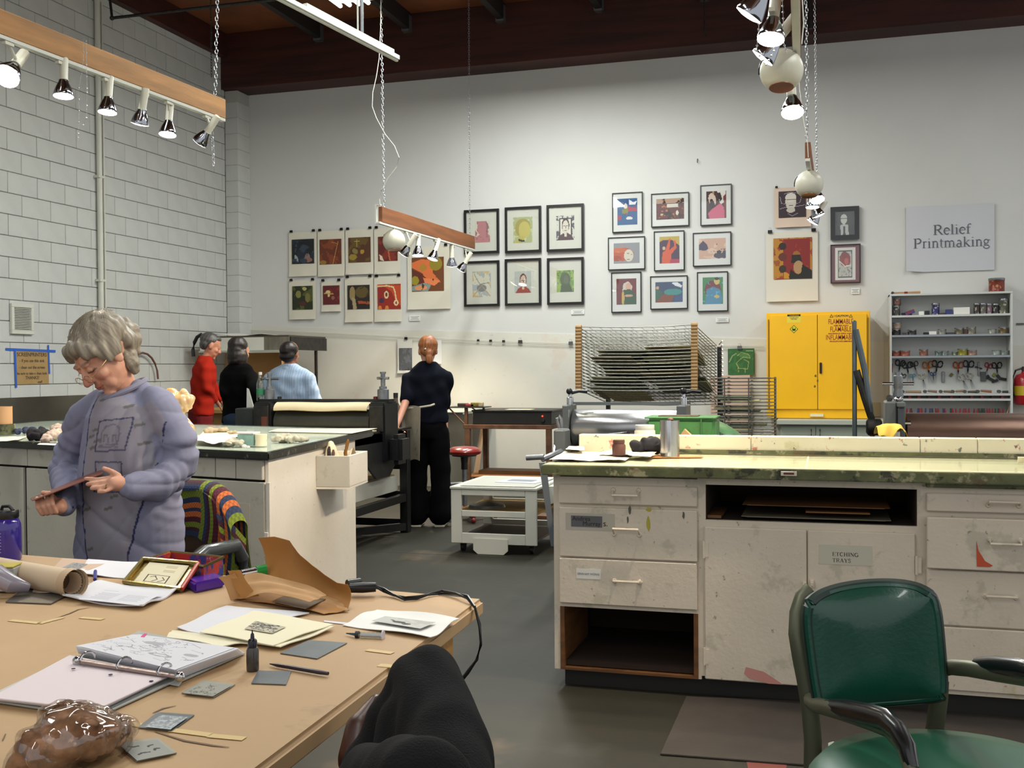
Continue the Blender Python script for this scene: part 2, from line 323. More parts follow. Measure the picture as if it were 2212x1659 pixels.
# dark sprinkler pipe under the roof
t = thing('sprinkler_pipe', 'thin dark sprinkler pipe below the ceiling at upper left', 'pipe', AY(242, 40, 9.6))
a, b_ = AY(242, 39, 9.6), AY(620, -4, 9.7); obj('pipe', MB().tube([a, b_, b_+(b_-a)*.25], .017, 8), m_iron, t, smooth=True)
obj('drop_pipe', MB().tube([a, AY(237, -6, 9.6), AY(237, -6, 9.6)+Vector((-.02, 0, .4))], .014, 8), m_iron, t); obj('elbow', MB().ball(a, .026, 8), m_iron, t, smooth=True)
# hanging channel strip and the lit fluorescent fixture behind it
t = thing('channel_strip', 'long white metal channel hung below the roof at top', 'fixture', AY(858, 130, 7))
a, b_ = AY(858, 130, 7.0), AY(600, -4, 5.75); d = (a-b_).normalized(); a0 = b_-d*1.5
sd = d.cross(Vector((0,0,1))).normalized()
def rail(mb, p, q, w_, h_, dz=0, mi=0):
    s_ = sd*w_/2; u = Vector((0,0,h_)); z = Vector((0,0,dz)); return mb.hexa([p-s_+z, q-s_+z, q+s_+z, p+s_+z][::-1], [p-s_+z+u, q-s_+z+u, q+s_+z+u, p+s_+z+u][::-1], mi)
obj('channel', rail(rail(MB(), a0, a, .045, .03), a0, a, .02, .012, -.012), m_white, t, bev=.002)
obj('splice', rail(MB(), a-d*1.02, a-d*.06, .035, .025, .03), m_white, t)
h = a-d*.42; obj('hanger_rod', MB().tube([h+Vector((0,0,.05)), Vector((h.x, h.y, 5.66))], .012, 8), m_steel, t); obj('conduit', MB().tube([h+Vector((-.03,0,.05)), Vector((h.x-.03, h.y, 5.66))], .006, 6), m_white, t)
t = thing('fluorescent_fixture', 'lit fluorescent tube fixture under the ceiling at top centre', 'ceiling light', AY(768, 14, 9))
a = AY(768, 16, 9.0); m_tube = mat('lit_tube', '#fffbe8', emit=9.)
obj('housing', MB().box((a.x-.2, a.y-2.4, a.z+.05), (a.x+.2, a.y, a.z+.12)), m_white, t)
for k in range(4): obj('tube', MB().tube([(a.x-.14+k*.093, a.y-2.35, a.z+.02), (a.x-.14+k*.093, a.y-.02, a.z+.02)], .019, 8), m_tube, t)
for q in (1, .1): obj('hanger_rod', MB().tube([(a.x, a.y-q, a.z+.12), (a.x, a.y-q, 5.66)], .01, 6), m_steel, t)
# taut display wire on the back wall with clips
wy = BW-.035
RP = [(530,712),(700,719),(870,727),(1060,736),(1240,742),(1450,746),(1650,747)]
RW = [AY(x, y, wy) for x, y in RP]; RW = [Vector((LW+.1, wy, RW[0].z+.03))]+RW
obj('display_wire', MB().tube(RW, .004, 6).tube([p+Vector((0, .004, -.035)) for p in RW], .003, 6), m_white, label='double wire line for hanging prints along the back wall', cat='wire')
def wire_z(X):
    for p, q in zip(RW, RW[1:]):
        if p.x <= X <= q.x: return p.z+(q.z-p.z)*(X-p.x)/(q.x-p.x)
    return RW[-1].z
def clipmesh(p, s=1.):
    x, y, z = p; b = MB().add([(x-.02*s,y-.012*s,z-.016*s),(x+.02*s,y-.012*s,z-.016*s),(x+.02*s,y-.003*s,z+.014*s),(x-.02*s,y-.003*s,z+.014*s),(x-.02*s,y+.008*s,z-.016*s),(x+.02*s,y+.008*s,z-.016*s)], [(0,1,2,3),(4,3,2,5),(0,4,5,1),(0,3,4),(1,5,2)])
    return b
def clip(px_, par=None, label=None, s=1., group=None, Y=wy, pos=None):
    p = pos or AY(px_[0], px_[1], Y); t = par
    if par is None: t = thing('binder_clip', label, 'clip', p, group)
    o = obj('clip' if par else 'clip_body', clipmesh(p, s), m_blk, t)
    obj('clip_wire', MB().tube([(p.x-.01*s, p.y-.004, p.z+.012*s), (p.x-.008*s, p.y-.01, p.z+.034*s), (p.x+.008*s, p.y-.01, p.z+.034*s), (p.x+.01*s, p.y-.004, p.z+.012*s)], .0014*s, 5), m_chrome, t if not par else o)
for x, y, s_, lb in ((1033,735,.8,'leftmost small empty black clip on the wire right of the woman with the apron'),(1060,736,.9,'second empty black clip on the wire, above the hot plate'),(1088,737,.9,'third empty black clip on the wire, above the hot plate'),(1124,738,1.3,'large empty black clip on the wire, right of the three small ones'),(1233,741,1.3,'black clip on the wire just left of the drying rack'),(1425,752,1.2,'black clip on the wire seen through the drying rack wires')):
    clip((x, y), label=lb, s=s_)
# electric box right of the yellow cabinet
p = AY(1888, 883, BW); obj('outlet_box', MB().box((p.x-.05, BW-.03, p.z-.09), (p.x+.07, BW, p.z+.07)), mat('beige_box', '#b9ab84', .6), bev=.004, label='beige electrical outlet box on the wall right of the yellow cabinet', cat='outlet')
p = AY(1507, 347, BW); obj('wall_hook', MB().tube([(p.x, BW, p.z+.02), (p.x, BW-.03, p.z), (p.x, BW-.03, p.z-.03)], .005, 6), m_iron, label='single small dark hook high on the bare back wall', cat='hook')
# ---------------------------------------------------------------- prints on the back wall
def raster(w_, h_, ops, seed=0):
    rs = np.random.RandomState(seed); yy, xx = np.mgrid[0:h_, 0:w_]; X = (xx+.5)/w_; Y = (yy+.5)/h_; I = np.zeros((h_, w_, 3)); I[:] = hx('#808080')
    def blotch(k, s_):
        r = np.zeros((h_, w_))
        for o in range(3):
            g = rs.rand(s_*2**o+2, s_*2**o+2); u = X*(s_*2**o); v = Y*(s_*2**o); i = u.astype(int); j = v.astype(int); fu = u-i; fv = v-j
            r += (g[j,i]*(1-fu)*(1-fv)+g[j,i+1]*fu*(1-fv)+g[j+1,i]*(1-fu)*fv+g[j+1,i+1]*fu*fv)/2**o
        return r/1.75
    for o in ops:
        k = o[0]
        if k == 'bg': I[:] = hx(o[1])
        elif k == 'n': I[blotch(0, o[2]) > o[3]] = hx(o[1])
        elif k == 'e':
            c, s_ = math.cos(o[6] if len(o) > 6 else 0), math.sin(o[6] if len(o) > 6 else 0); dx, dy = X-o[1], Y-o[2]
            I[((dx*c+dy*s_)/o[3])**2+((-dx*s_+dy*c)/o[4])**2 < 1] = hx(o[5])
        elif k == 'p':
            P = o[1]; ins = np.zeros((h_, w_), bool); j = len(P)-1
            for i in range(len(P)):
                (xi, yi), (xj, yj) = P[i], P[j]
                if yi != yj: ins ^= ((yi > Y) != (yj > Y)) & (X < (xj-xi)*(Y-yi)/(yj-yi)+xi)
                j = i
            I[ins] = hx(o[2])
        elif k == 'l':
            P = o[1]
            for (x0, y0), (x1, y1) in zip(P, P[1:]):
                dx, dy = x1-x0, y1-y0; t = np.clip(((X-x0)*dx+(Y-y0)*dy)/(dx*dx+dy*dy+1e-9), 0, 1); I[(X-x0-t*dx)**2+((Y-y0-t*dy))**2 < o[2]**2] = hx(o[3])
    return I
def raster_quad(name, X0, X1, Z0, Z1, y, img, par, m, th=.002, M=None):
    h_, w_ = img.shape[:2]; b = MB(); vs = []
    for j in range(h_+1):
        for i in range(w_+1): vs.append((X0+(X1-X0)*i/w_, y, Z1-(Z1-Z0)*j/h_))
    if M: vs = [M @ Vector(v) for v in vs]
    W = w_+1; b.add(vs, [(j*W+i, (j+1)*W+i, (j+1)*W+i+1, j*W+i+1) for j in range(h_) for i in range(w_)])
    return obj(name, b, m, par, cols=img.reshape(-1, 3))
m_print = mat('printed_ink', '#ffffff', .6, vcol=True)
m_fblk = mat('black_frame', '#0c0b0d', .35); m_fthin = mat('thin_black_frame', '#1a1f1f', .3, .3); m_mat_ = mat('mat_board', '#cfd0c4', .8); m_matw = mat('mat_board_white', '#dadcd8', .8)
m_fg = glassmat('frame_glass', refl=.12)
WY = BW-.012
def frame(r, a, ops, label, fw, fm, group, mm, seed, depth=.025, mw=None):
    X0, X1, Z0, Z1 = px_rect(*r, WY); A0, A1, B0, B1 = px_rect(*a, WY); t = thing('framed_print', label, 'framed print', ((X0+X1)/2, WY, Z0), group)
    yb = WY-.001; b = MB()
    for q in ((X0,X1,Z1-fw,Z1),(X0,X1,Z0,Z0+fw),(X0,X0+fw,Z0+fw,Z1-fw),(X1-fw,X1,Z0+fw,Z1-fw)): b.box((q[0], yb-depth, q[2]), (q[1], yb, q[3]))
    obj('frame', b, fm, t); obj('mat_board', MB().box((X0+fw, yb-.009, Z0+fw), (X1-fw, yb-.004, Z1-fw)), mm, t)
    s_ = ppm((X0, WY, Z0))*.8; raster_quad('print', A0, A1, B0, B1, yb-.0095, raster(max(8, int((A1-A0)*s_)), max(8, int((B1-B0)*s_)), ops, seed), t, m_print)
    if mw: obj('inner_mount', MB().box((mw[0], yb-.0092, mw[2]), (mw[1], yb-.009, mw[3])), m_paper, t)
    obj('glass', MB().box((X0+fw, yb-.016, Z0+fw), (X1-fw, yb-.0145, Z1-fw)), m_fg, t)
def head_ops(bg, skin, hair, coat, dx=0, ln='#2a1c18'):
    return [('bg', bg), ('p', [(.05+dx,1),(.2+dx,.8),(.42+dx,.7),(.6+dx,.7),(.85+dx,.8),(.98+dx,1)], coat), ('e', .52+dx,.4,.21,.3,hair), ('e', .52+dx,.46,.17,.27,skin), ('p', [(.42+dx,.65),(.6+dx,.65),(.58+dx,.85),(.46+dx,.85)], skin), ('l', [(.42+dx,.42),(.49+dx,.42)], .018, ln), ('l', [(.57+dx,.42),(.64+dx,.42)], .018, ln), ('l', [(.53+dx,.45),(.52+dx,.54)], .01, ln), ('l', [(.47+dx,.61),(.58+dx,.61)], .014, ln)]
g6 = 'black-framed portrait prints, two rows of three'
six = [((1004,453,1079,548),(1027,478,1059,524),[('bg','#cdcbb8'),('p',[(.2,0),(.75,0),(.8,.35),(.75,.55),(1,.7),(1,1),(0,1),(0,.78),(.3,.62),(.1,.45),(.15,.3)],'#b87f82'),('n','#a86b74',6,.62),('l',[(.75,.05),(.85,.3),(.75,.5)],.03,'#6f6f78')],'black-framed print of a pink head and shoulders in profile, half behind the hanging light bar'),
 ((1092,447,1170,546),(1109,469,1151,525),[('bg','#a9b184'),('n','#c3c9a2',8,.55),('e',.5,.42,.4,.36,'#a39a52'),('e',.58,.5,.3,.33,'#bfb768'),('p',[(.3,.7),(.6,.75),(.5,1),(.1,1)],'#b9b05e'),('l',[(.3,.88),(.45,.92),(.55,.92)],.04,'#3b3f40')],'black-framed pale green and yellow print of a bearded head'),
 ((1182,442,1262,543),(1202,466,1241,519),[('bg','#c9cbc0'),('n','#4a4a52',14,.52),('p',[(.17,.1),(.86,.1),(.86,.9),(.17,.9)],'#30201f'),('p',[(.22,.14),(.8,.14),(.8,.86),(.22,.86)],'#d4d2c2')]+[o for o in head_ops('#000','#cfc9b8','#22181a','#3f1f1f')[1:]],'black-framed portrait of a man in a dark suit within a patterned border'),
 ((1004,564,1080,662),(1021,586,1061,642),[('bg','#cfcdb8'),('n','#a9b0b2',5,.55),('n','#cbb681',4,.6),('e',.5,.65,.26,.14,'#7b8184'),('l',[(.1,.1),(.4,.5),(.9,.45)],.018,'#8b8e90'),('l',[(.05,.95),(.5,.55),(.95,.95)],.018,'#b39a6a')],'black-framed pale blue and sand coloured print of angular lines'),
 ((1092,559,1170,660),(1112,586,1148,633),head_ops('#b4bab4','#cbb8a6','#6f2f1c','#9a3f2c'),'black-framed print of a man with swept red-brown hair and red shirt'),
 ((1183,557,1262,658),(1203,584,1240,631),[('bg','#6f9440'),('n','#8fae55',6,.5),('n','#56763a',8,.62),('e',.5,.42,.3,.32,'#4a5c36'),('p',[(.3,.6),(.75,.6),(.95,1),(.2,1)],'#3f5230'),('e',.55,.45,.16,.2,'#56684a')],'black-framed dark green print of a man\'s head among leaves')]
for i, (r, a, ops, lb) in enumerate(six): frame(r, a, ops, lb, .028, m_fblk, g6, m_mat_, i+1, .032)
g9 = 'thin-framed colour prints, three rows of three'
nine = [((1323,416,1389,502),(1334,429,1377,486),[('bg','#1d5a8c'),('n','#154a80',6,.6),('e',.42,.3,.09,.12,'#d8cfc0'),('p',[(.25,.4),(.6,.35),(.5,.62),(.22,.55)],'#7c7f35'),('p',[(.5,.3),(.98,.38),(.98,.5),(.55,.48)],'#a8354a'),('p',[(.6,.05),(.8,.15),(.98,.1),(.9,.25),(.6,.25)],'#e3e6ea'),('e',.6,.75,.16,.06,'#d8d6cc'),('e',.1,.72,.12,.1,'#9a3a4e'),('n','#7a2f52',9,.75)],'thin-framed blue print with tumbling figure, top left of its nine'),
 ((1407,417,1489,490),(1418,429,1478,474),[('bg','#5c2320'),('p',[(0,0),(1,0),(1,.22),(0,.22)],'#b59a86'),('n','#2a1716',7,.6),('p',[(.38,.25),(.78,.27),(.78,.42),(.38,.42)],'#cfcabf'),('n','#b06a35',10,.68),('e',.75,.7,.05,.12,'#d8cfc0'),('e',.2,.75,.06,.05,'#d0b080')],'thin-framed wide print of a dark red crowded table scene'),
 ((1513,399,1581,487),(1526,413,1569,472),[('bg','#3a2022'),('p',[(.3,0),(.4,0),(.4,.2),(.25,.3)],'#b08a60'),('p',[(.55,0),(.98,0),(.95,.4),(.7,.5)],'#dcd8cf'),('p',[(.55,.08),(.7,.05),(.8,.3),(.7,.4)],'#141214'),('e',.3,.3,.18,.24,'#d6c3b4',-.5),('e',.32,.52,.12,.26,'#1d1416',-.4),('p',[(.08,.8),(.35,.62),(.7,.45),(.95,.65),(.9,1),(.15,1)],'#c9607c'),('p',[(.85,.2),(1,.1),(1,1),(.92,1)],'#6f2626')],'thin-framed print of a dark-haired figure in pink, highest of the nine'),
 ((1314,512,1394,583),(1326,525,1382,569),[('bg','#8b8e92'),('e',.35,.55,.42,.32,'#b5532c'),('e',.2,.35,.3,.12,'#c1673c'),('e',.12,.75,.2,.14,'#9e4526'),('n','#c97a50',10,.74),('e',.58,.62,.18,.3,'#cfc9b8'),('l',[(.5,.5),(.58,.52)],.014,'#4a3a34'),('l',[(.66,.56),(.7,.57)],.014,'#4a3a34'),('l',[(.53,.8),(.6,.8)],.016,'#4a3a34')],'thin-framed print of an orange-haired face on grey'),
 ((1413,499,1479,585),(1425,511,1468,569),[('bg','#3b1e40'),('p',[(0,0),(1,0),(1,.35),(.6,.12),(.2,.12),(0,.2)],'#b9a23c'),('p',[(.1,1),(.15,.6),(.3,.5),(.5,.05),(.55,.1),(.5,.5),(.75,.35),(.7,.15),(.8,.15),(.85,.45),(.6,.65),(.6,.9),(.5,1)],'#cf5425'),('e',.22,.43,.08,.07,'#c9b090'),('p',[(.55,.86),(1,.84),(1,1),(.5,1)],'#a8284a')],'thin-framed print of an orange figure with raised arms on purple and yellow'),
 ((1497,502,1580,575),(1510,515,1568,559),[('bg','#c9a48e'),('n','#d6bba6',5,.55),('p',[(0,.3),(.15,.1),(.3,.3),(.35,.5),(.25,.6),(0,.55)],'#3a3350'),('e',.75,.85,.2,.14,'#3d3a4c'),('e',.75,.68,.09,.08,'#2d2b34'),('e',.95,.8,.08,.2,'#35324a'),('n','#4a4658',9,.76)],'thin-framed peach print with dark birds, middle row right'),
 ((1321,588,1386,675),(1332,602,1375,658),[('bg','#6a2026'),('p',[(.35,.2),(.6,.1),(.8,.3),(.75,.5),(.3,.45)],'#c9c4b8'),('e',.6,.32,.14,.15,'#cfa68e'),('p',[(.2,1),(.3,.45),(.7,.4),(.95,.65),(1,1)],'#1f4f32'),('e',.33,.75,.07,.28,'#c2a455'),('e',.62,.66,.2,.05,'#c79a80')],'thin-framed print of a veiled figure in green on dark red'),
 ((1405,596,1486,668),(1416,609,1475,653),[('bg','#1f3f66'),('p',[(0,.3),(.15,.4),(.3,.5),(.15,.9),(0,.9)],'#245a48'),('p',[(.2,.7),(.4,.5),(.7,.65),(.6,1),(0,1)],'#7a3c1e'),('e',.65,.5,.33,.16,'#2a8a86'),('p',[(.6,.05),(.8,.02),(.98,.2),(.95,.3),(.7,.18)],'#dfe3e6'),('p',[(.7,.7),(1,.6),(1,1),(.7,1)],'#234a7a'),('e',.08,.28,.06,.08,'#c9a27c')],'thin-framed wide print of a teal reclining form on dark blue'),
 ((1506,587,1573,673),(1518,599,1562,657),[('bg','#2f8044'),('e',.5,.45,.4,.33,'#6f2630'),('p',[(.2,.45),(.5,.35),(.85,.45),(.98,.8),(.9,1),(.12,1)],'#3a86a8'),('n','#5aa6c4',9,.72),('e',.7,.15,.14,.13,'#c9b768'),('e',.7,.06,.12,.05,'#221a1a'),('e',.7,.72,.13,.06,'#c3b070')],'thin-framed print of a seated figure in a blue robe, bottom right of the nine')]
for i, (r, a, ops, lb) in enumerate(nine): frame(r, a, ops, lb, .011, m_fthin, g9, m_matw, i+20, .02)
frame((1794,447,1856,518),(1804,460,1846,508),[('bg','#2a2a2e'),('n','#3c3c40',12,.6),('e',.45,.28,.17,.22,'#c6c8c0'),('l',[(.3,.25),(.6,.25)],.025,'#101012'),('p',[(.2,1),(.25,.55),(.45,.5),(.68,.55),(.75,1)],'#b9bbb6'),('p',[(.42,.6),(.5,.6),(.54,1),(.4,1)],'#101012'),('p',[(0,1),(.08,.6),(.26,.58),(.3,1)],'#17171b'),('p',[(.68,.6),(.92,.62),(1,1),(.7,1)],'#17171b')],'small wide black frame with a portrait of a bald man in glasses', .05, mat('wide_black_frame', '#121318', .25, coat=.5), None, m_fblk, 31, .035)
frame((1794,528,1859,612),(1810,541,1841,600),[('bg','#b9bab0'),('n','#7d8078',12,.6),('l',[(0,0),(1,0),(1,1),(0,1),(0,0)],.04,'#33343a'),('e',.5,.33,.38,.26,'#8c2626'),('e',.45,.16,.2,.12,'#7a2020'),('e',.6,.4,.15,.12,'#b5564c'),('l',[(.1,.4),(.5,.58),(.9,.55)],.02,'#e2ddd2')],'dark red frame holding a print of a red anatomical heart', .012, mat('dark_wood_frame', '#2a0f14', .3), None, mat('red_mat', '#6d1622', .7), 32, .03, mw=px_rect(1804,535,1848,605,WY))
# unframed sheets hung with clips
def sheet(r, a, ops, label, group, seed, clips=(), col='#cfcab9', yb=None, m=None, cs=1., cat='print'):
    X0, X1, Z0, Z1 = px_rect(*r, WY); A0, A1, B0, B1 = px_rect(*a, WY); y = yb or WY-.006
    t = thing('unframed_print', label, cat, ((X0+X1)/2, WY, Z0), group); m = m or mat('print_paper_'+col[1:], col, .85)
    def f(u, v): e = max(0, .12-v)*.12*math.sin(u*5+seed); return (X0+(X1-X0)*u, y-.004-.006*math.sin(PI*u)*(1-v)-abs(e), Z0+(Z1-Z0)*v)
    obj('paper', MB().grid(f, 8, 10, th=(0, .0008, 0)), m, t, smooth=True)
    s_ = ppm((X0, WY, Z0))*.8; raster_quad('printed_image', A0, A1, B0, B1, y-.013, raster(max(8, int((A1-A0)*s_)), max(8, int((B1-B0)*s_)), ops, seed), t, m_print)
    for q in clips: clip(None, t, s=cs, pos=Vector((X0+(X1-X0)*q[0], y-.012, (Z1 if q[1] else Z0)+(.012 if q[1] else -.008))))
g8 = 'small dark colour prints, two rows of four'; CL = ((.1,1),(.9,1))
for i, (r, a, ops, lb) in enumerate([
 ((625,501,685,597),(632,517,680,570),[('bg','#1b2330'),('n','#101318',4,.5),('e',.2,.78,.07,.16,'#8d9a98',-.4),('e',.7,.75,.12,.16,'#7d6a64'),('e',.7,.85,.22,.1,'#8a5f52'),('n','#2e3a48',6,.68)],'clipped dark blue print with two pale figures, top row far left'),
 ((687,498,745,597),(692,517,739,571),[('bg','#5f2a16'),('n','#7a3a1c',4,.5),('l',[(.6,1),(.85,.1)],.012,'#b58a4a'),('l',[(.55,.12),(.85,.2)],.012,'#a87a44'),('e',.15,.92,.16,.08,'#8a6a2c')],'clipped rust brown print with a thin diagonal line, top row second'),
 ((747,495,807,593),(754,513,802,567),[('bg','#4f2e18'),('n','#5d4a1e',4,.5),('e',.62,.58,.09,.09,'#a8802c'),('e',.2,.78,.18,.12,'#8f7a2c'),('l',[(.38,.1),(.38,.35)],.02,'#b39a4a'),('l',[(.28,.15),(.5,.15)],.015,'#b39a4a'),('e',.3,.55,.14,.1,'#7a7040',.6)],'clipped brown print with ochre dots, top row third'),
 ((809,492,866,592),(818,511,860,564),[('bg','#5a1f18'),('n','#7a2a1c',4,.52),('p',[(.05,.7),(.2,.8),(.3,1),(.1,.95)],'#cfc4ae'),('l',[(.5,.5),(.6,.95)],.03,'#b4623c')],'clipped dark red print, top row fourth, partly behind the round lamp'),
 ((625,606,683,690),(633,618,677,669),[('bg','#22270f'),('n','#4a4f1e',4,.52),('e',.3,.35,.13,.16,'#7a7a3c'),('e',.75,.5,.12,.2,'#6f6a34'),('e',.5,.75,.18,.1,'#4a1f1a'),('e',.6,.12,.1,.08,'#a8a06a')],'clipped olive and black print, bottom row far left'),
 ((695,607,738,673),(699,617,735,658),[('bg','#5a1a1a'),('n','#7a2620',5,.6),('e',.3,.35,.14,.1,'#c9b878'),('e',.35,.5,.07,.1,'#c9b878'),('l',[(.1,.4),(.6,.45)],.03,'#b0925a'),('e',.6,.65,.1,.1,'#8a5a4a')],'clipped maroon print, smallest of the sheets, bottom row second'),
 ((746,599,807,696),(752,616,800,668),[('bg','#241a14'),('e',.65,.3,.3,.24,'#5a4a22'),('e',.22,.35,.13,.3,'#8f7a50'),('p',[(.2,.5),(.35,.55),(.42,1),(.25,1)],'#a0906a'),('p',[(.45,.65),(1,.7),(1,.8),(.5,.78)],'#9a4a26'),('n','#3a2a1a',7,.66)],'clipped black and ochre print, bottom row third'),
 ((809,597,869,695),(817,614,867,668),[('bg','#8e2418'),('p',[(0,0),(1,.05),(1,.9),(.75,.6),(.6,.3),(.3,.1),(0,.12)],'#b5451e'),('e',.38,.42,.1,.15,'#d8c49a'),('e',.38,.42,.05,.09,'#6a2a1a'),('l',[(.0,.08),(.4,.06),(.68,.12),(.75,.3),(.8,.62)],.028,'#dcc08e'),('e',.8,.75,.1,.12,'#d8c49a'),('e',.8,.75,.04,.06,'#8e2418'),('e',.17,.65,.11,.1,'#3c2a48'),('e',.1,.97,.08,.12,'#c97a34'),('e',.4,.97,.08,.12,'#c97a34')],'clipped bright red and orange print, bottom row fourth')]):
    sheet(r, a, ops, lb, g8, 40+i, CL)
sheet((881,532,974,668),(891,556,960,629),[('bg','#6a3a18'),('p',[(0,.15),(.3,.05),(.7,.1),(.65,.45),(.9,.75),(.5,.7),(.3,.45),(0,.3)],'#cf6a38'),('p',[(0,.35),(.25,.45),(.5,.65),(.4,.8),(0,.75)],'#5a2418'),('e',.1,.68,.12,.13,'#8f8420'),('e',.35,.3,.12,.1,'#a87a2a'),('p',[(.35,.6),(.9,.7),(.7,.85),(.4,.75)],'#d87a48'),('p',[(0,.85),(.4,.75),(.6,.82),(.5,1),(0,.98)],'#7a8a84'),('e',.28,.9,.2,.07,'#cf8a5a'),('e',.75,.2,.2,.2,'#8a7a1e'),('n','#4a2a10',6,.72)],'large clipped print in orange and olive swirls, under the hanging light bar', None, 55, ((.28,1),(.9,1)))
sheet((1673,405,1752,491),(1682,413,1741,470),[('bg','#2a1620'),('e',.45,.4,.2,.32,'#b9b2a8'),('e',.45,.25,.2,.18,'#c4beb2'),('l',[(.3,.32),(.62,.32)],.016,'#2a1620'),('l',[(.4,.55),(.52,.55)],.014,'#2a1620'),('e',.45,.72,.16,.1,'#b0a99e'),('l',[(.06,.2),(.1,.45),(.3,.5)],.01,'#8f8890'),('l',[(.05,.66),(.3,.6)],.01,'#8f8890'),('l',[(.6,.5),(.78,.45),(.85,.2)],.01,'#8f8890'),('l',[(.6,.6),(.95,.55)],.01,'#8f8890'),('l',[(.2,.1),(.45,.04),(.7,.1)],.01,'#8f8890'),('l',[(.35,.85),(.5,.95),(.7,.85)],.01,'#8f8890')],'pinkish sheet printed with a pale bald face in glasses on dark brown', None, 56, ((.06,1),), '#c9b4a2', cs=.7)
sheet((1655,501,1767,651),(1671,514,1754,603),[('bg','#a8741f'),('n','#8a4a1a',7,.62),('p',[(.26,.03),(.96,.03),(.96,.98),(.26,.98)],'#7a1c18'),('n','#8f2a1c',10,.68),('p',[(.27,.8),(.27,.98),(.6,.98)],'#b5801f'),('e',.24,.2,.1,.09,'#241a18'),('e',.24,.46,.11,.1,'#5a241a'),('e',.24,.75,.1,.09,'#2e2418'),('e',.6,.42,.1,.1,'#8f5a24'),('p',[(.48,.42),(.7,.42),(.75,.6),(.46,.62)],'#1c1a14'),('e',.65,.72,.13,.16,'#a08058'),('p',[(.4,.95),(.45,.75),(.62,.9),(.72,.85),(.75,.65),(1,.8),(1,1),(.42,1)],'#181512')],'large white sheet printed with a hatted figure on red and gold, hung by clips', None, 57, ((.08,1),(.92,1)), '#cdc8ba', cs=1.2)
# small caption cards
for (x0, y0, x1, y1), lb in (((884,681,908,693),'small caption card under the large orange print'),((1234,669,1262,679),'small caption card under the six black-framed portraits'),((1546,686,1574,696),'small caption card under the nine thin-framed prints'),((1838,622,1857,635),'small caption card under the red heart print')):
    X0, X1, Z0, Z1 = px_rect(x0, y0, x1, y1, WY); t = thing('caption_card', lb, 'card', (X0, WY, Z0)); obj('card', MB().box((X0, WY-.003, Z0), (X1, WY-.001, Z1)), m_matw, t)
    for i in range(3): obj('text_line', MB().box((X0+(X1-X0)*(.12+.1*(i==1)), WY-.0042, Z1-(Z1-Z0)*(.3+.24*i)), (X1-(X1-X0)*(.1+.12*(i==1)), WY-.0032, Z1-(Z1-Z0)*(.22+.24*i))), mat('grey_print', '#77787c', .8), t)
# green print and the papers hung on the wire
sheet((1573,753,1630,810),(1575,755,1629,809),[('bg','#2c5e2e'),('n','#356b35',8,.6),('e',.62,.25,.2,.1,'#4a7a42'),('l',[(.35,.25),(.5,.12),(.8,.2),(.85,.35),(.6,.3),(.45,.4),(.3,.55),(.4,.75),(.75,.78),(.8,.5),(.6,.4)],.012,'#9aa35a'),('l',[(.02,.5),(.15,.25),(.3,.15)],.02,'#8a9a6a'),('l',[(.35,.62),(.4,.9)],.01,'#a89a4a'),('l',[(.65,.75),(.66,.92)],.01,'#a89a4a'),('l',[(.7,.06),(.95,.06)],.02,'#a8b07a')],'green print scratched with a fine line drawing, clipped to the wire', None, 60, ((.45,1),), '#2c5e2e', yb=wy-.008, cs=1.3)
sheet((861,733,893,806),(865,752,893,800),[('bg','#4d5054'),('n','#5f6266',7,.55),('n','#3a3c40',5,.62)],'white sheet with a grey printed rectangle on the wire, left of the red-haired woman\'s head', None, 61, ((.6,1),), '#c5c6c0', yb=wy-.008)
sheet((924,735,956,786),(943,738,948,753),[('bg','#5b5d5e'),('n','#8a7a5a',3,.6)],'white sheet with one tiny print on the wire, right of the red-haired woman\'s head', None, 62, ((.3,1),), '#cfcfcb', yb=wy-.008)
# sign lettering drawn with brush-like strokes (serif capitals and lower case)
def arc(cx, cy, rx, ry, a0, a1, n=14): return [(cx+rx*math.cos(math.radians(a0+(a1-a0)*i/n)), cy+ry*math.sin(math.radians(a0+(a1-a0)*i/n))) for i in range(n+1)]
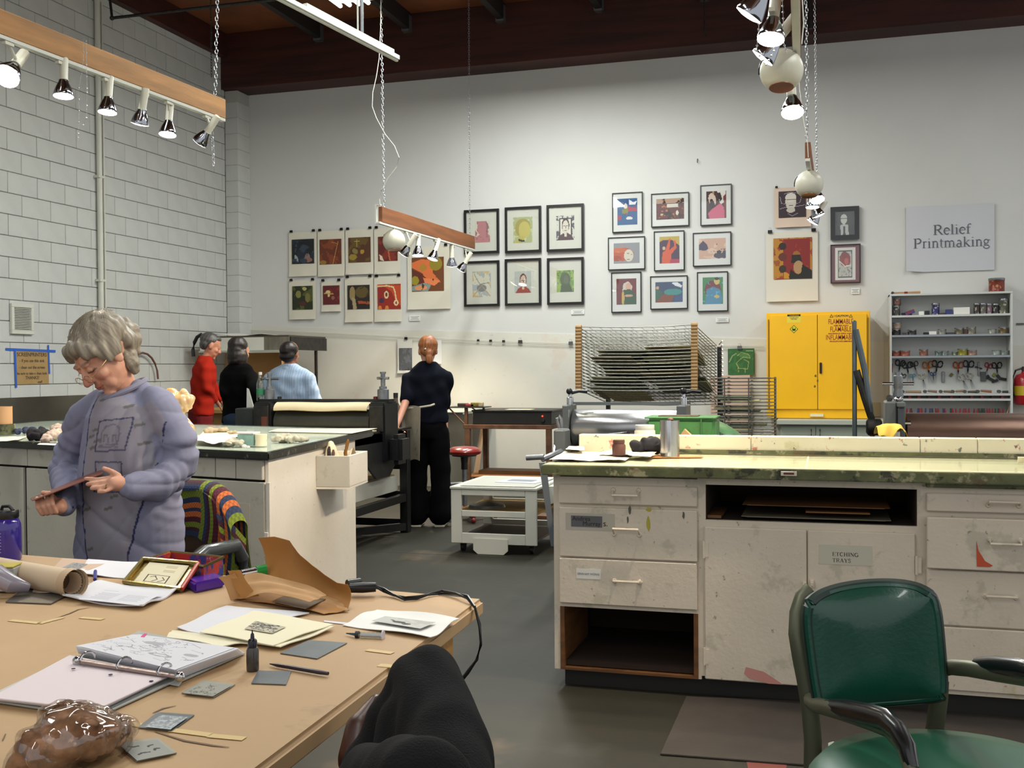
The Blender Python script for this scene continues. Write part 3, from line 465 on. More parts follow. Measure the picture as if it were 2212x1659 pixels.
# each glyph: width, strokes (points, thickness start, mid, end); x-height .46, cap .68
GL = {'R': (.66,[([(.14,0),(.14,.66)],.09),(arc(.3,.5,.2,.16,100,-95),.05,.09),([(.14,.65),(.3,.66)],.03),([(.14,.345),(.3,.34)],.03),([(.3,.34),(.58,.0)],.08),([(.02,.01),(.26,.01)],.025),([(.02,.66),(.2,.66)],.025),([(.52,.01),(.66,.01)],.025)]),
'P': (.56,[([(.14,0),(.14,.66)],.09),(arc(.29,.49,.2,.17,100,-100),.05,.09),([(.14,.65),(.3,.66)],.03),([(.14,.32),(.3,.32)],.03),([(.02,.01),(.26,.01)],.025),([(.02,.66),(.2,.66)],.025)]),
'e': (.44,[(arc(.23,.23,.17,.22,5,320),.045,.075),([(.08,.26),(.39,.26)],.025)]),
'l': (.28,[([(.14,0),(.14,.68)],.075),([(.03,.01),(.25,.01)],.022),([(.05,.65),(.14,.68)],.025)]),
'i': (.28,[([(.14,0),(.14,.45)],.075),([(.03,.01),(.25,.01)],.022),([(.05,.42),(.14,.45)],.025),([(.13,.6),(.13,.64)],.085)]),
'f': (.33,[([(.14,0),(.14,.5)],.07),(arc(.25,.52,.11,.14,180,50),.07,.04),([(.03,.44),(.29,.44)],.028),([(.03,.01),(.26,.01)],.022),([(.3,.62),(.31,.64)],.06)]),
'r': (.34,[([(.13,0),(.13,.45)],.07),([(.03,.01),(.25,.01)],.022),([(.04,.42),(.13,.45)],.025),(arc(.25,.32,.12,.12,170,60),.03,.05),([(.3,.4),(.31,.42)],.06)]),
'n': (.5,[([(.12,0),(.12,.45)],.07),([(.02,.01),(.22,.01)],.022),([(.04,.42),(.12,.45)],.025),(arc(.25,.3,.13,.14,160,0),.03,.06),([(.38,0),(.38,.3)],.07),([(.28,.01),(.48,.01)],.022)]),
't': (.29,[([(.13,.08),(.13,.58)],.065),(arc(.2,.09,.075,.085,180,300),.06,.03),([(.02,.44),(.27,.44)],.028)]),
'm': (.78,[([(.12,0),(.12,.45)],.07),([(.02,.01),(.22,.01)],.022),([(.04,.42),(.12,.45)],.025),(arc(.25,.3,.13,.14,160,0),.03,.06),([(.38,0),(.38,.3)],.07),([(.29,.01),(.47,.01)],.022),(arc(.51,.3,.13,.14,160,0),.03,.06),([(.64,0),(.64,.3)],.07),([(.55,.01),(.75,.01)],.022)]),
'a': (.44,[(arc(.2,.32,.12,.13,150,0),.03,.06),([(.32,.32),(.32,.06)],.07),(arc(.38,.06,.05,.05,180,300),.04,.03),(arc(.2,.12,.13,.12,70,330),.035,.07),([(.24,.235),(.32,.27)],.03)]),
'k': (.5,[([(.12,0),(.12,.68)],.07),([(.02,.01),(.22,.01)],.022),([(.04,.65),(.12,.68)],.025),([(.12,.2),(.38,.44)],.03),([(.2,.26),(.42,.01)],.07),([(.3,.44),(.46,.44)],.022),([(.34,.01),(.5,.01)],.022)]),
'g': (.47,[(arc(.2,.31,.13,.14,0,360),.05,.05),([(.28,.4),(.44,.4)],.045),(arc(.17,.12,.08,.05,120,250),.04,.04),([(.14,.07),(.34,.05)],.06),(arc(.22,-.06,.18,.11,60,-240),.035,.05)]),
'E': (.62,[([(.15,0),(.15,.66)],.11),([(.03,.65),(.55,.65)],.035),([(.03,.01),(.57,.01)],.035),([(.15,.34),(.42,.34)],.04),([(.55,.5),(.55,.66)],.03),([(.58,.0),(.58,.18)],.03),([(.42,.26),(.42,.42)],.03)]),
'T': (.64,[([(.32,0),(.32,.65)],.11),([(.03,.65),(.61,.65)],.04),([(.04,.5),(.04,.66)],.03),([(.6,.5),(.6,.66)],.03),([(.2,.01),(.44,.01)],.03)]),
'C': (.68,[(arc(.36,.33,.28,.32,45,320),.05,.11),([(.58,.46),(.58,.66)],.03)]),
'H': (.74,[([(.16,0),(.16,.66)],.11),([(.58,0),(.58,.66)],.11),([(.16,.34),(.58,.34)],.04),([(.04,.01),(.28,.01)],.03),([(.04,.65),(.28,.65)],.03),([(.46,.01),(.7,.01)],.03),([(.46,.65),(.7,.65)],.03)]),
'I': (.38,[([(.19,0),(.19,.66)],.11),([(.06,.01),(.32,.01)],.03),([(.06,.65),(.32,.65)],.03)]),
'N': (.7,[([(.12,0),(.12,.66)],.04),([(.12,.66),(.58,.0)],.11),([(.58,0),(.58,.66)],.04),([(.03,.01),(.22,.01)],.03),([(.03,.65),(.14,.65)],.03),([(.48,.65),(.68,.65)],.03)]),
'G': (.74,[(arc(.36,.33,.28,.32,45,330),.05,.11),([(.6,.0),(.6,.28)],.1),([(.48,.29),(.7,.29)],.03),([(.58,.46),(.58,.66)],.03)]),
'A': (.7,[([(.1,0),(.34,.68)],.045),([(.34,.68),(.58,0)],.11),([(.18,.22),(.5,.22)],.035),([(.02,.01),(.22,.01)],.03),([(.46,.01),(.7,.01)],.03)]),
'Y': (.68,[([(.34,0),(.34,.32)],.11),([(.34,.3),(.12,.65)],.1),([(.34,.3),(.58,.65)],.04),([(.22,.01),(.46,.01)],.03),([(.02,.65),(.24,.65)],.03),([(.48,.65),(.66,.65)],.03)]),
'S': (.54,[(arc(.27,.5,.16,.15,30,270),.05,.09),(arc(.27,.17,.18,.17,90,-150),.09,.05),([(.44,.5),(.44,.66)],.03),([(.07,0),(.07,.18)],.03)])}
def serif(s_, X, Z, y, size, m, par, name='lettering'):     # centred on X, baseline Z, on a plane facing -Y at depth y
    wd = sum(GL[c][0] for c in s_)*size; x = X-wd/2; b = MB(); k = 0
    for c in s_:
        for st in GL[c][1]:
            P = st[0]; wa = st[1]*size; wb_ = (st[2] if len(st) > 2 else st[1])*size; n = len(P); L_, R_ = [], []
            for i in range(n):
                p, q = Vector(P[max(i-1,0)]), Vector(P[min(i+1,n-1)]); d = (q-p).normalized(); nn = Vector((-d.y, d.x)); t = abs(math.sin(PI*i/(n-1))) if n > 2 else 0; w_ = (wa+(wb_-wa)*t)/2; c_ = Vector(P[i])*size
                L_.append(c_+nn*w_); R_.append(c_-nn*w_)
            k += 1; yy = y-.00002*k
            vs = [(x+v.x, yy, Z+v.y) for v in L_]+[(x+v.x, yy, Z+v.y) for v in R_]
            b.add(vs, [(i, i+1, n+i+1, n+i) for i in range(n-1)])
        x += GL[c][0]*size
    return obj(name, b, m, par)
X0, X1, Z0, Z1 = px_rect(1957, 443, 2148, 586, WY)
t = thing('sign', 'large white paper sign lettered Relief Printmaking', 'sign', ((X0+X1)/2, WY, Z0))
def f(u, v):
    c = max(0, .2-u-v)*.25; return (X0+(X1-X0)*u, WY-.006-.01*math.sin(u*9)*(.3+.7*v)*.4-c, Z0+(Z1-Z0)*v+c*.3)
obj('paper', MB().grid(f, 24, 16, th=(0, .001, 0)), mat('sign_paper', '#bfc0c4', .8), t, smooth=True)
m_let = mat('grey_lettering', '#54565f', .8); xm = AY(2055, 515, WY).x
cs_ = (AY(2025, 489, WY).z-AY(2025, 505, WY).z)/.46*.9
serif('Relief', AY(2056, 500, WY).x, AY(2056, 506, WY).z, WY-.0125, cs_, m_let, t); serif('Printmaking', AY(2055, 525, WY).x, AY(2055, 534, WY).z, WY-.0125, cs_, m_let, t)
# ---------------------------------------------------------------- hanging timber light bars with track heads
m_board = mat('fir_board', '#a8773f', .6, var=.22, vs_=3, stretch=(6, .5, 6), bump=.15, bs=20)
m_board2 = mat('redwood_board', '#7d4a26', .6, var=.25, vs_=3, stretch=(6, .5, 6), bump=.15, bs=20)
m_lamp = mat('ivory_lamp', '#c9c6b4', .4); m_refl = mat('lamp_reflector', '#a7abb4', .1, 1.)
m_glow = mat('lamp_glow', '#fff1dc', emit=14.); m_glow2 = mat('lamp_glow_dim', '#ffe9cf', emit=4.); m_inner = mat('lamp_copper_inside', '#9a6a5a', .35, .6)
def chain(a, b, label, r=.0028, ln=.034, wav=0., m=None, cat='chain'):
    a, b = Vector(a), Vector(b); n = max(2, int((b-a).length/(ln*.78))); d = (b-a).normalized(); mb = MB(); u = d.cross(Vector((0,1,0))).normalized() if abs(d.y) < .9 else Vector((1,0,0)); v = d.cross(u)
    for i in range(n):
        c = a.lerp(b, (i+.5)/n)+u*wav*math.sin(i*1.1); s = (u+v*.35).normalized() if i % 2 else (v-u*.35).normalized(); L_ = (b-a).length/n*1.28/2; W_ = ln*.27
        mb.tube([c+d*(L_*math.cos(t))*(1 if abs(math.cos(t)) > .5 else 1.0)+s*(W_*math.sin(t)) for t in [2*PI*k/8 for k in range(8)]], r, 4, closed=True)
    return obj('chain', mb, m or m_chromed, kind='stuff', label=label, cat=cat)
m_chromed = mat('zinc_chain', '#b9bcc0', .3, .9); m_dark = mat('dark_chain', '#2b2a2a', .5, .6)
def bar(P, Q, hh, label, m, trk=.02):
    P, Q = Vector(P), Vector(Q); t = thing('light_bar', label, 'light bar', P); d = (Q-P).normalized(); s = Vector((d.y, -d.x, 0)).normalized()*.019; u = Vector((0,0,hh))
    obj('board', MB().hexa([P-s, P+s, Q+s, Q-s], [P-s+u, P+s+u, Q+s+u, Q-s+u]), m, t, bev=.003)
    k = s*.85; z = Vector((0,0,-trk)); obj('track', MB().hexa([P-k+z-d*.05, P+k+z-d*.05, Q+k+z, Q-k+z], [P-k-d*.05, P+k-d*.05, Q+k, Q-k]), m_white, t, bev=.002); return t
def lamp(top, face, label, group, dr=(0,0,-1), R=.06, kind='par', on=1, power=14, spot=1.5, glow=None):
    """track head: top = where it hangs from the track, face = centre of the bulb face, dr = where it points"""
    top, face, dr = Vector(top), Vector(face), Vector(dr).normalized(); t = thing('track_light', label, 'lamp', top, group)
    if kind == 'par':
        piv = face-dr*R*2.3; back = face-dr*R*4.0
        obj('stem', MB().tube([top, (piv.x, piv.y, max(piv.z, piv.z+.0))], R*.14, 8).box((top.x-.012, top.y-.03, top.z-.016), (top.x+.012, top.y+.03, top.z)), m_lamp, t)
        obj('housing', MB().lathe([(R*.36,0),(R*.42,R*.1),(R*.42,R*2.2),(R*.5,R*2.35)], back, dr, 14), m_lamp, t, smooth=True)
        ob = obj('bulb', MB().lathe([(R*.45,-R*1.7),(R*.5,-R*1.45),(R*.72,-R*1.0),(R*.93,-R*.4),(R,-R*.12),(R*.98,0)], face, dr, 20), m_refl, t, smooth=True)
        obj('lens', MB().lathe([(0.0001,R*.18),(R*.55,R*.13),(R*.96,.001),(R*.96,-.002),(.0001,-.004)][::-1], face, dr, 18), glow or m_glow, t, smooth=True)
    else:
        cc = face-dr*R*.82; pr = [(R*math.sin(a), -R*math.cos(a)) for a in [PI*k/16 for k in range(0, 14)]]
        obj('stem', MB().tube([top, cc+Vector((0,0,R*.9))], R*.09, 8), m_lamp, t)
        b = MB().lathe([(max(1e-4, r), h) for r, h in pr], cc, dr, 24); obj('globe', b, m_lamp, t, smooth=True)
        obj('shade_rim', MB().lathe([(R*.52,R*.84),(R*.56,R*.86),(R*.56,R*.8),(R*.5,R*.5),(R*.3,R*.3)], cc, dr, 24), m_inner, t, smooth=True)
        s = dr.cross(Vector((0,1,0))).normalized(); obj('slot', MB().tube([cc-Vector((R,0,0))*math.cos(a)*1.005+Vector((0,-.35*R,R))*math.sin(a)*.96 for a in [-.1,.15,.4,.65]], R*.06, 6), m_blk, t)
        obj('lens', MB().lathe([(.0001,R*.55),(R*.38,R*.5),(R*.42,R*.42),(.0001,R*.4)][::-1], cc, dr, 16), glow or m_glow, t, smooth=True)
    if on:
        l = bpy.data.lights.new('lamp_light', 'SPOT'); l.energy = power*(7 if group == gM else 2.5 if group == gL else 4); l.color = (1, .83, .62); l.spot_size = spot; l.spot_blend = .6; l.shadow_soft_size = .05
        o = bpy.data.objects.new('lamp_light', l); C.objects.link(o); o.parent = t; o.matrix_parent_inverse = inv(t); o.location = face+dr*.03; o.rotation_euler = dr.to_track_quat('-Z', 'Y').to_euler()
    return t
# left bar
YA, YB = 4.3, 6.2
A_, B_ = AY(-20, 68, 4.35), AY(483, 257, YB); A_ = B_+(A_-B_)*1.25
bar(A_, B_, .125, 'pale timber light bar hung from chain at upper left, six lamps below it', m_board)
def onbar(x, A, B): # point of the bar seen at image column x
    lo, hi = 0., 1.
    f = lambda t: (lambda P: 1106+FPX*(RC[0][0]*P.x+RC[0][2]*P.y-RC[0][1]*(P.z-EYE))/(RC[2][0]*P.x+RC[2][2]*P.y-RC[2][1]*(P.z-EYE)))(A.lerp(B, t))
    for _ in range(40):
        m_ = (lo+hi)/2
        if (f(m_) < x) == (f(1) > f(0)): lo = m_
        else: hi = m_
    return A.lerp(B, lo)
def head(A, B, mx, fx, fy, label, group, dr, kind='par', R=.06, **k):
    T = onbar(mx, A, B)-Vector((0,0,.022)); F = AY(fx, fy, T.y); return lamp(T, F, label, group, dr, R, kind, **k)
gL, gM, gN, gF = 'lamps on the left light bar', 'lamps on the middle light bar', 'lamps on the near right light bar', 'lamps on the far right light bar'
for mx, fx, fy, dr, lb, k in ((17,14,165,(.2,-.75,-.7),'glaring lamp at the left edge of the left light bar',dict(power=22, R=.066)),
  (131,137,208,(.05,-.1,-1),'lamp next right of the glaring one on the left light bar',{}),
  (230,232,243,(.0,-.12,-1),'wide bright lamp, third from the left edge on the left light bar',{}),
  (312,302,268,(-.3,.12,-1),'lamp with blue-tinted reflector tipped away, fourth on the left light bar',{}),
  (364,362,291,(.02,-.2,-1),'pinkish glowing lamp, fifth on the left light bar',{}),
  (446,432,308,(-.75,.1,-.8),'last lamp of the left light bar, tilted to lower left',{})):
    head(A_, B_, mx, fx, fy, lb, gL, dr, **dict(dict(power=15, R=.053), **k))
h = onbar(471, A_, B_)
chain(h+Vector((0,-.03,.11)), (AY(484, 0, h.y).x, h.y, 5.1), 'bright steel chain carrying the right end of the left light bar', wav=.003)
q = onbar(463, A_, B_)-Vector((0,.03,.06)); chain(q, q-Vector((-.01,0,.27)), 'loose end of chain dangling below the right end of the left light bar')
chain((AY(457, 166, 9).x, 9, 5.66), AY(457, 166, 9), 'dark chain end hanging free from the roof near the left corner', m=m_dark)
q = onbar(180, A_, B_); a = q+Vector((.0,-.04,.13)); ccx = AY(170, 305, a.y)
m_bead = m_chromed
b = MB()
for P_ in ([(186,88),(187,140),(188,200),(187,255),(180,270),(172,268)], [(181,86),(180,130),(176,160),(170,190),(171,240),(169,305)]):
    W_ = [AY(x, y, a.y-.01) for x, y in P_]
    for s0, s1 in zip(W_, W_[1:]):
        n = max(2, int((s1-s0).length/.02))
        for k in range(n): b.ball(s0.lerp(s1, k/n), .0048 if k % 3 == 0 else .0022, 6)
    b.tube(W_, .001, 4)
obj('bead_chain', b, m_bead, kind='stuff', label='thin double bead chain looped over the left light bar', cat='chain')
# middle bar
A2, B2 = AY(822, 480, 9.1), AY(1023, 538, 11.7)
bar(A2, B2, .145, 'reddish timber light bar hanging in front of the framed portraits', m_board2)
obj('end_bracket', MB().box((A2.x-.035, A2.y-.045, A2.z-.02), (A2.x-.02, A2.y-.02, A2.z+.15)).box((A2.x-.035, A2.y-.045, A2.z+.15), (A2.x+.02, A2.y-.02, A2.z+.16)), m_white, [o for o in C.objects if o.name.startswith('light_bar')][1])
for mx, fx, fy, dr, lb, k in ((850,852,540,(.1,-.15,-1),'ivory globe lamp at the near end of the middle light bar',dict(kind='globe', R=.108, power=16)),
  (877,872,549,(-.6,.1,-.8),'lamp leaning left just behind the globe of the middle light bar',{}),
  (903,903,552,(.02,-.1,-1),'second straight lamp after the globe on the middle light bar',{}),
  (940,934,560,(-.25,-.25,-1),'brightest wide lamp in the middle of the middle light bar',dict(power=18)),
  (981,976,574,(-.1,.3,-1),'silver lamp second from the far end of the middle light bar',{}),
  (1005,996,583,(-.55,.1,-.8),'lamp at the far end of the middle light bar, leaning left',{})):
    head(A2, B2, mx, fx, fy, lb, gM, dr, **dict(dict(power=13, R=.058), **k))
h = onbar(833, A2, B2); chain(h+Vector((0,-.03,.1)), (h.x-.03, h.y, 5.5), 'bright chain carrying the near end of the middle light bar', wav=.004)
h2 = onbar(1017, A2, B2); chain(h2+Vector((0,-.03,.12)), (h2.x, h2.y, 5.6), 'thin chain carrying the far end of the middle light bar', r=.0022)
obj('lamp_cable', MB().tube([AY(x, y, h.y-.03) for x, y in ((821,448),(820,430),(824,410),(838,385),(856,362),(862,340),(852,315),(832,290),(813,255),(804,230),(805,200),(813,165),(819,125),(822,60),(823,0))], .0035, 6), m_white, smooth=True, label='thin white cable winding around the chain of the middle light bar', cat='cable')
# right bars, nearly end-on
A3, B3 = AY(1700, 0, 3.6), AY(1722, 118, 5.4); B3 = AY(1722, 160, 5.4)
A3 = B3+Vector((.02, -1, 0)).normalized()*2.6; t = bar(A3, B3, .12, 'reddish timber light bar seen nearly end-on at upper right', m_board2)
for (mx, my), fx, fy, Y, dr, lb, k in (((1650,-20),1617,33,4.0,(-.6,.1,-.8),'lamp cut by the top edge, nearest on the right-hand light bars',dict(power=34)),
  ((1668,20),1665,85,4.35,(-.1,-.3,-1),'wide bright lamp second down on the near right light bar',{}),
  ((1672,60),1647,125,4.7,(-.6,.05,-.7),'lamp leaning left just above the large globe',dict(power=34)),
  ((1690,110),1688,188,4.95,(0,-.22,-1),'large ivory globe lamp at upper right',dict(kind='globe', R=.097, power=18)),
  ((1706,200),1712,243,5.3,(.05,-.45,-.9),'glaring bulb just below the large ivory globe',dict(power=22, glow=m_glow))):
    F = AY(fx, fy, Y); T = AY(mx, my, Y); lamp(T, F, lb, gN, dr, **dict(dict(power=15, R=.055), **k))
A4, B4 = AY(1745, 345, 7.6), AY(1762, 378, 10.2); B4.z = A4.z
t = bar(A4, B4, .12, 'far timber light bar seen end-on below the long chain at right', m_board2)
for (mx, my), fx, fy, Y, dr, lb, k in (((1750,365),1748,422,7.9,(0,-.2,-1),'ivory globe lamp on the far right light bar',dict(kind='globe', R=.1, power=16)),
  ((1764,392),1766,432,8.5,(.2,-.45,-.9),'bright lamp right under the far ivory globe',{}),
  ((1757,410),1755,448,9.0,(0,-.1,-1),'dim lamp below the far ivory globe, left of the others',{}),
  ((1764,420),1768,466,9.5,(.4,.1,-1),'silver-backed lamp, second lowest under the far globe',{}),
  ((1762,432),1755,480,10,(-.5,.05,-.8),'lowest lamp under the far globe, leaning left',{})):
    F = AY(fx, fy, Y); T = AY(mx, my, Y); lamp(T, F, lb, gF, dr, **dict(dict(power=12, R=.055), **k))
chain(AY(1744, 306, 7.6), (AY(1738, 0, 7.6).x, 7.6, 5.5), 'bright long chain carrying the near end of the far right light bar', wav=.004)
chain(AY(1765, 372, 10.1), (AY(1757, 20, 10.1).x, 10.1, 5.6), 'thin darker chain carrying the far end of the far right light bar', r=.0022)
chain(B3+Vector((0,-.05,.13)), (AY(1706, -10, 5.35).x, 5.35, 4.6), 'chain carrying the far end of the near right light bar', wav=.003)
for P_, Y, lb in ((((1640,40),(1638,75),(1634,110),(1655,140),(1672,110),(1668,70)),4.4,'bead chain looped between the near right lamps'), (((1690,0),(1692,40),(1692,90),(1700,115)),4.5,'bead chain hanging beside the near right light bar')):
    W_ = [AY(x, y, Y) for x, y in P_]; b = MB().tube(W_, .0012, 4)
    for s0, s1 in zip(W_, W_[1:]):
        for k in range(3): b.ball(s0.lerp(s1, k/3), .005, 6)
    obj('bead_chain', b, m_bead, kind='stuff', label=lb, cat='chain')
obj('lamp_cable', MB().tube([AY(x, y, 5.45) for x, y in ((1733,-5),(1736,50),(1732,95),(1726,105))], .003, 5), m_white, smooth=True, label='thin white cable beside the chain of the near right light bar', cat='cable')
obj('lamp_cable', MB().tube([AY(x, y, 7.5) for x, y in ((1726,120),(1727,190),(1736,260),(1744,300),(1746,340))], .003, 5), m_white, smooth=True, label='thin white cable running down to the far right light bar', cat='cable')
p = AY(1752, 62, 11.9); obj('hanging_rod', MB().tube([p, (p.x-.05, p.y, 5.66)], .025, 8), m_iron, label='short dark rod hanging from the roof beam at upper right', cat='rod')
p = AY(1522, 74, 12.0); obj('hanging_hook', MB().tube([(p.x, p.y, 5.66), p, p+Vector((.02,0,-.03))], .008, 6), m_iron, label='thin dark hook hanging from the roof beam above the bare wall', cat='hook')
# ---------------------------------------------------------------- right workbench: three cabinet units under one glass-covered worktop
m_cab = mat('stained_cream_paint', '#d8ccb8', .45, var=.05, vs_=3, bump=.3, bs=45, world=True, stains=(('#a09c88', 6, .66, .4), ('#b3a468', 4.1, .74, .4), ('#4c4a42', 30, .76, .6)))
m_cabp = mat('cream_paint_end', '#e8e0d2', .5, var=.04, vs_=3, bump=.25, bs=45, world=True, stains=(('#6b6a60', 34, .78, .4),))
m_top = mat('green_stained_edge', '#5b5f3a', .5, var=.4, vs_=7, bump=.5, bs=25, world=True, stains=(('#a8a27c', 15, .56, .7), ('#1f1e14', 12, .55, .85), ('#5c3a22', 8, .6, .5)))
m_slab = mat('inking_slab', '#dcd5b8', .25, var=.06, vs_=3, world=True, stains=(('#b3a878', 6, .66, .5),)); m_gls = glassmat('plate_glass', (.98,1,.98), refl=.06, rough=.03)
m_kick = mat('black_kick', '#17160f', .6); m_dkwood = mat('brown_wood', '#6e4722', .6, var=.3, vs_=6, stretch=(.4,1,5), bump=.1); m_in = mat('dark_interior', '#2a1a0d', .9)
m_ledge = mat('spattered_ledge', '#e0d7bb', .5, var=.06, vs_=2, world=True, bump=.1, stains=(('#a09a3a', 4, .68, .35), ('#3c4a44', 24, .62, .9), ('#b0473a', 21, .68, .8), ('#d3c26a', 1.7, .6, .45)))
FY, TZ = 4.34, .944
def XZ(x, y, Y=FY): p = AY(x, y, Y); return p.x, p.z
BD = 4.98
def handle(par, x, z, y=None, w_=.105, drop=.02):
    y = y if y is not None else FY-.02
    obj('handle', MB().tube([(x-w_/2, y, z+drop), (x-w_/2, y-.03, z), (x+w_/2, y-.03, z), (x+w_/2, y, z+drop)], .0055, 7).lathe([(.012,0),(.008,.008)], (x-w_/2, y+.001, z+drop), (0,-1,0), 8).lathe([(.012,0),(.008,.008)], (x+w_/2, y+.001, z+drop), (0,-1,0), 8), m_cab, par, smooth=True)
def unit(name, x0, x1, z0, z1, label, openings, m=m_cab):
    """carcass with a face frame: openings are (x0,x1,z0,z1) holes in the front"""
    t = thing(name, label, 'cabinet', ((x0+x1)/2, (FY+BD)/2, z0), 'cabinets under the glass-topped workbench'); th = .02
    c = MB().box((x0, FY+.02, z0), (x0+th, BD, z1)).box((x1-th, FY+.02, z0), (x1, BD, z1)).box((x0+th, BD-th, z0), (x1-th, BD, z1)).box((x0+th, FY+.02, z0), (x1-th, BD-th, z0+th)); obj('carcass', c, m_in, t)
    xs = sorted({x0, x1}|{v for o in openings for v in o[:2]}); b = MB(); zs = sorted({z0, z1}|{v for o in openings for v in o[2:4]})
    for i in range(len(xs)-1):
        for j in range(len(zs)-1):
            cx, cz = (xs[i]+xs[i+1])/2, (zs[j]+zs[j+1])/2
            if not any(o[0] < cx < o[1] and o[2] < cz < o[3] for o in openings): b.box((xs[i], FY, zs[j]), (xs[i+1], FY+.02, zs[j+1]))
    obj('face_frame', b, m, t, merge=True); return t
def drawer(t, x0, x1, z0, z1, pull=.0, hx_=None, hz=None, drop=.02, m=m_cab):
    d = obj('drawer', MB().box((x0, FY-.018-pull, z0), (x1, FY-pull, z1)), m, t, bev=.004)
    if pull: obj('drawer_box', MB().box((x0+.02, FY-pull, z0+.02), (x1-.02, FY+.3, z0+.03)), m_dkwood, d)
    if hx_ is not None: handle(d, hx_, hz, FY-.018-pull, drop=drop)
    return d
L0 = XZ(1196,1100)[0]; M0 = XZ(1514,1100)[0]; R0 = XZ(1990,1100)[0]; R1 = 1.55; ZB, ZT = .088, .895
# left unit
o1x0, o1x1 = XZ(1209,1100)[0], XZ(1507,1100)[0]; zz = lambda x, y: XZ(x, y)[1]
z_s1, z_s0 = ZT+.001, zz(1350,1032); d1 = (zz(1350,1090), zz(1350,1048)); d2 = (zz(1350,1206), zz(1350,1098)); d3 = (zz(1350,1308), zz(1350,1209)); oc = (zz(1350,1455), zz(1350,1317))
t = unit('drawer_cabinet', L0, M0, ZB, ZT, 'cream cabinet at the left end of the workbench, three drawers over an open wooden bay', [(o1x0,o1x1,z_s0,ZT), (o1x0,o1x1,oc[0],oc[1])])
hxx = XZ(1354,1060)[0]
drawer(t, o1x0, o1x1, d1[0], d1[1], 0, hxx, zz(1354,1068)); dd = drawer(t, o1x0+.002, o1x1, d2[0], d2[1], 0, hxx+.002, zz(1356,1140), drop=-.025); d3_ = drawer(t, o1x0, o1x1-.002, d3[0], d3[1], 0, hxx+.002, zz(1354,1252), drop=-.004)
def plate(par, x0, y0, x1, y1, m, name, d=.0205, th=.001): a = XZ(x0, y0); b = XZ(x1, y1); return obj(name, MB().box((a[0], FY-d, b[1]), (b[0], FY-d+th, a[1])), m, par)
plate(dd, 1224,1106,1330,1146, mat('old_tape', '#b9b3a2', .35), 'paper_label', .0192); pt = plate(dd, 1236,1112,1303,1138, mat('grey_tape', '#5f5f62', .6), 'grey_tape', .0205)
text('Andrea', dd, wallM(XZ(1258,1119)[0], FY-.021, XZ(1258,1119)[1]), .026, m_ink); text('Murray', dd, wallM(XZ(1280,1130)[0], FY-.021, XZ(1280,1130)[1]), .026, m_ink); text('s.', dd, wallM(XZ(1310,1130)[0], FY-.0195, XZ(1310,1130)[1]), .035, m_blk)
plate(d3_, 1247,1226,1300,1250, m_paper, 'paper_label', .0192); text('GRAHAM WONG', d3_, wallM(XZ(1273,1238)[0], FY-.0196, XZ(1273,1238)[1]), .012, mat('grey_print', '#77787c', .8))
m_stain = mat('dark_smear', '#5b5a4c', .6); m_ysm = mat('yellow_smear', '#b0a63e', .6)
for x, y, w_, h_, m in ((1362,1100,5,14,m_stain),(1358,1122,3,12,m_stain),(1403,1099,9,7,m_ysm),(1402,1130,7,24,m_ysm),(1478,1112,4,12,m_stain)):
    a = XZ(x, y); k = .0021; obj('paint_mark', MB().poly([(a[0]+w_*k*math.cos(q)*(.7+.5*random.random())/1.6, FY-.0186, a[1]+h_*k*math.sin(q)*(.7+.5*random.random())/1.6) for q in [2*PI*i/9 for i in range(9)]], (0,-.0004,0)), m, dd)
lin = .018
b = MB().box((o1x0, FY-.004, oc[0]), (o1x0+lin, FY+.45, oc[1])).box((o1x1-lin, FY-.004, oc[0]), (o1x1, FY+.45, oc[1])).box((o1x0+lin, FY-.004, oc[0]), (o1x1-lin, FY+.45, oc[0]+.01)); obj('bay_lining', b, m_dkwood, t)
for k, (cx, w_, an, cc) in enumerate(((-.86,.3,.1,'#4e4a3c'),(-.72,.28,-.3,'#5a5350'),(-.62,.22,.2,'#6b6a55'))):
    obj('old_board', MB().cbox((cx, FY+.16+.03*k, oc[0]+.014+.006*k), (w_, .2, .004), R=(0,0,an)), mat('board_%d' % k, cc, .8), label=('leftmost','middle','rightmost')[k]+' of the flat sheets lying in the open wooden bay of the workbench', cat='board', group='flat sheets in the open bay')
# middle unit
s0 = (XZ(1524,1090)[0], XZ(1981,1090)[0], zz(1750,1130), zz(1750,1052)); dz = (zz(1600,1472)+.004, zz(1600,1139)); mx_ = XZ(1744,1300)[0]
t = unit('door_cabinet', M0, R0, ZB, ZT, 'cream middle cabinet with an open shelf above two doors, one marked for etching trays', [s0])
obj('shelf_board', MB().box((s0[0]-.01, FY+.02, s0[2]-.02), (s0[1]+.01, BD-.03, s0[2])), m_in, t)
D1 = obj('door', MB().box((XZ(1523,1300)[0], FY-.018, dz[0]), (mx_-.002, FY-.001, dz[1])), m_cab, t, bev=.004); D2 = obj('door', MB().box((mx_+.002, FY-.016, dz[0]), (XZ(1977,1300)[0], FY+.001, dz[1])), m_cab, t, bev=.004)
for d_, x in ((D1, XZ(1522,1300)[0]), (D2, XZ(1979,1300)[0])):
    for y in (1185, 1415) if d_ is D1 else (1200, 1420): z = zz(1522, y); obj('hinge', MB().lathe([(.005,-.035),(.005,.035)], (x, FY-.021, z), n=8).box((x-.002, FY-.0205, z-.03), (x+.018, FY-.017, z+.03)), m_cab, d_, smooth=True)
for x, y, d_ in ((1738,1262,D1),(1754,1258,D2)): a = XZ(x, y); obj('latch', MB().cbox((a[0], FY-.025, a[1]), (.016, .016, .03)).cbox((a[0], FY-.036, a[1]), (.01, .01, .016)), m_cab, d_, bev=.002)
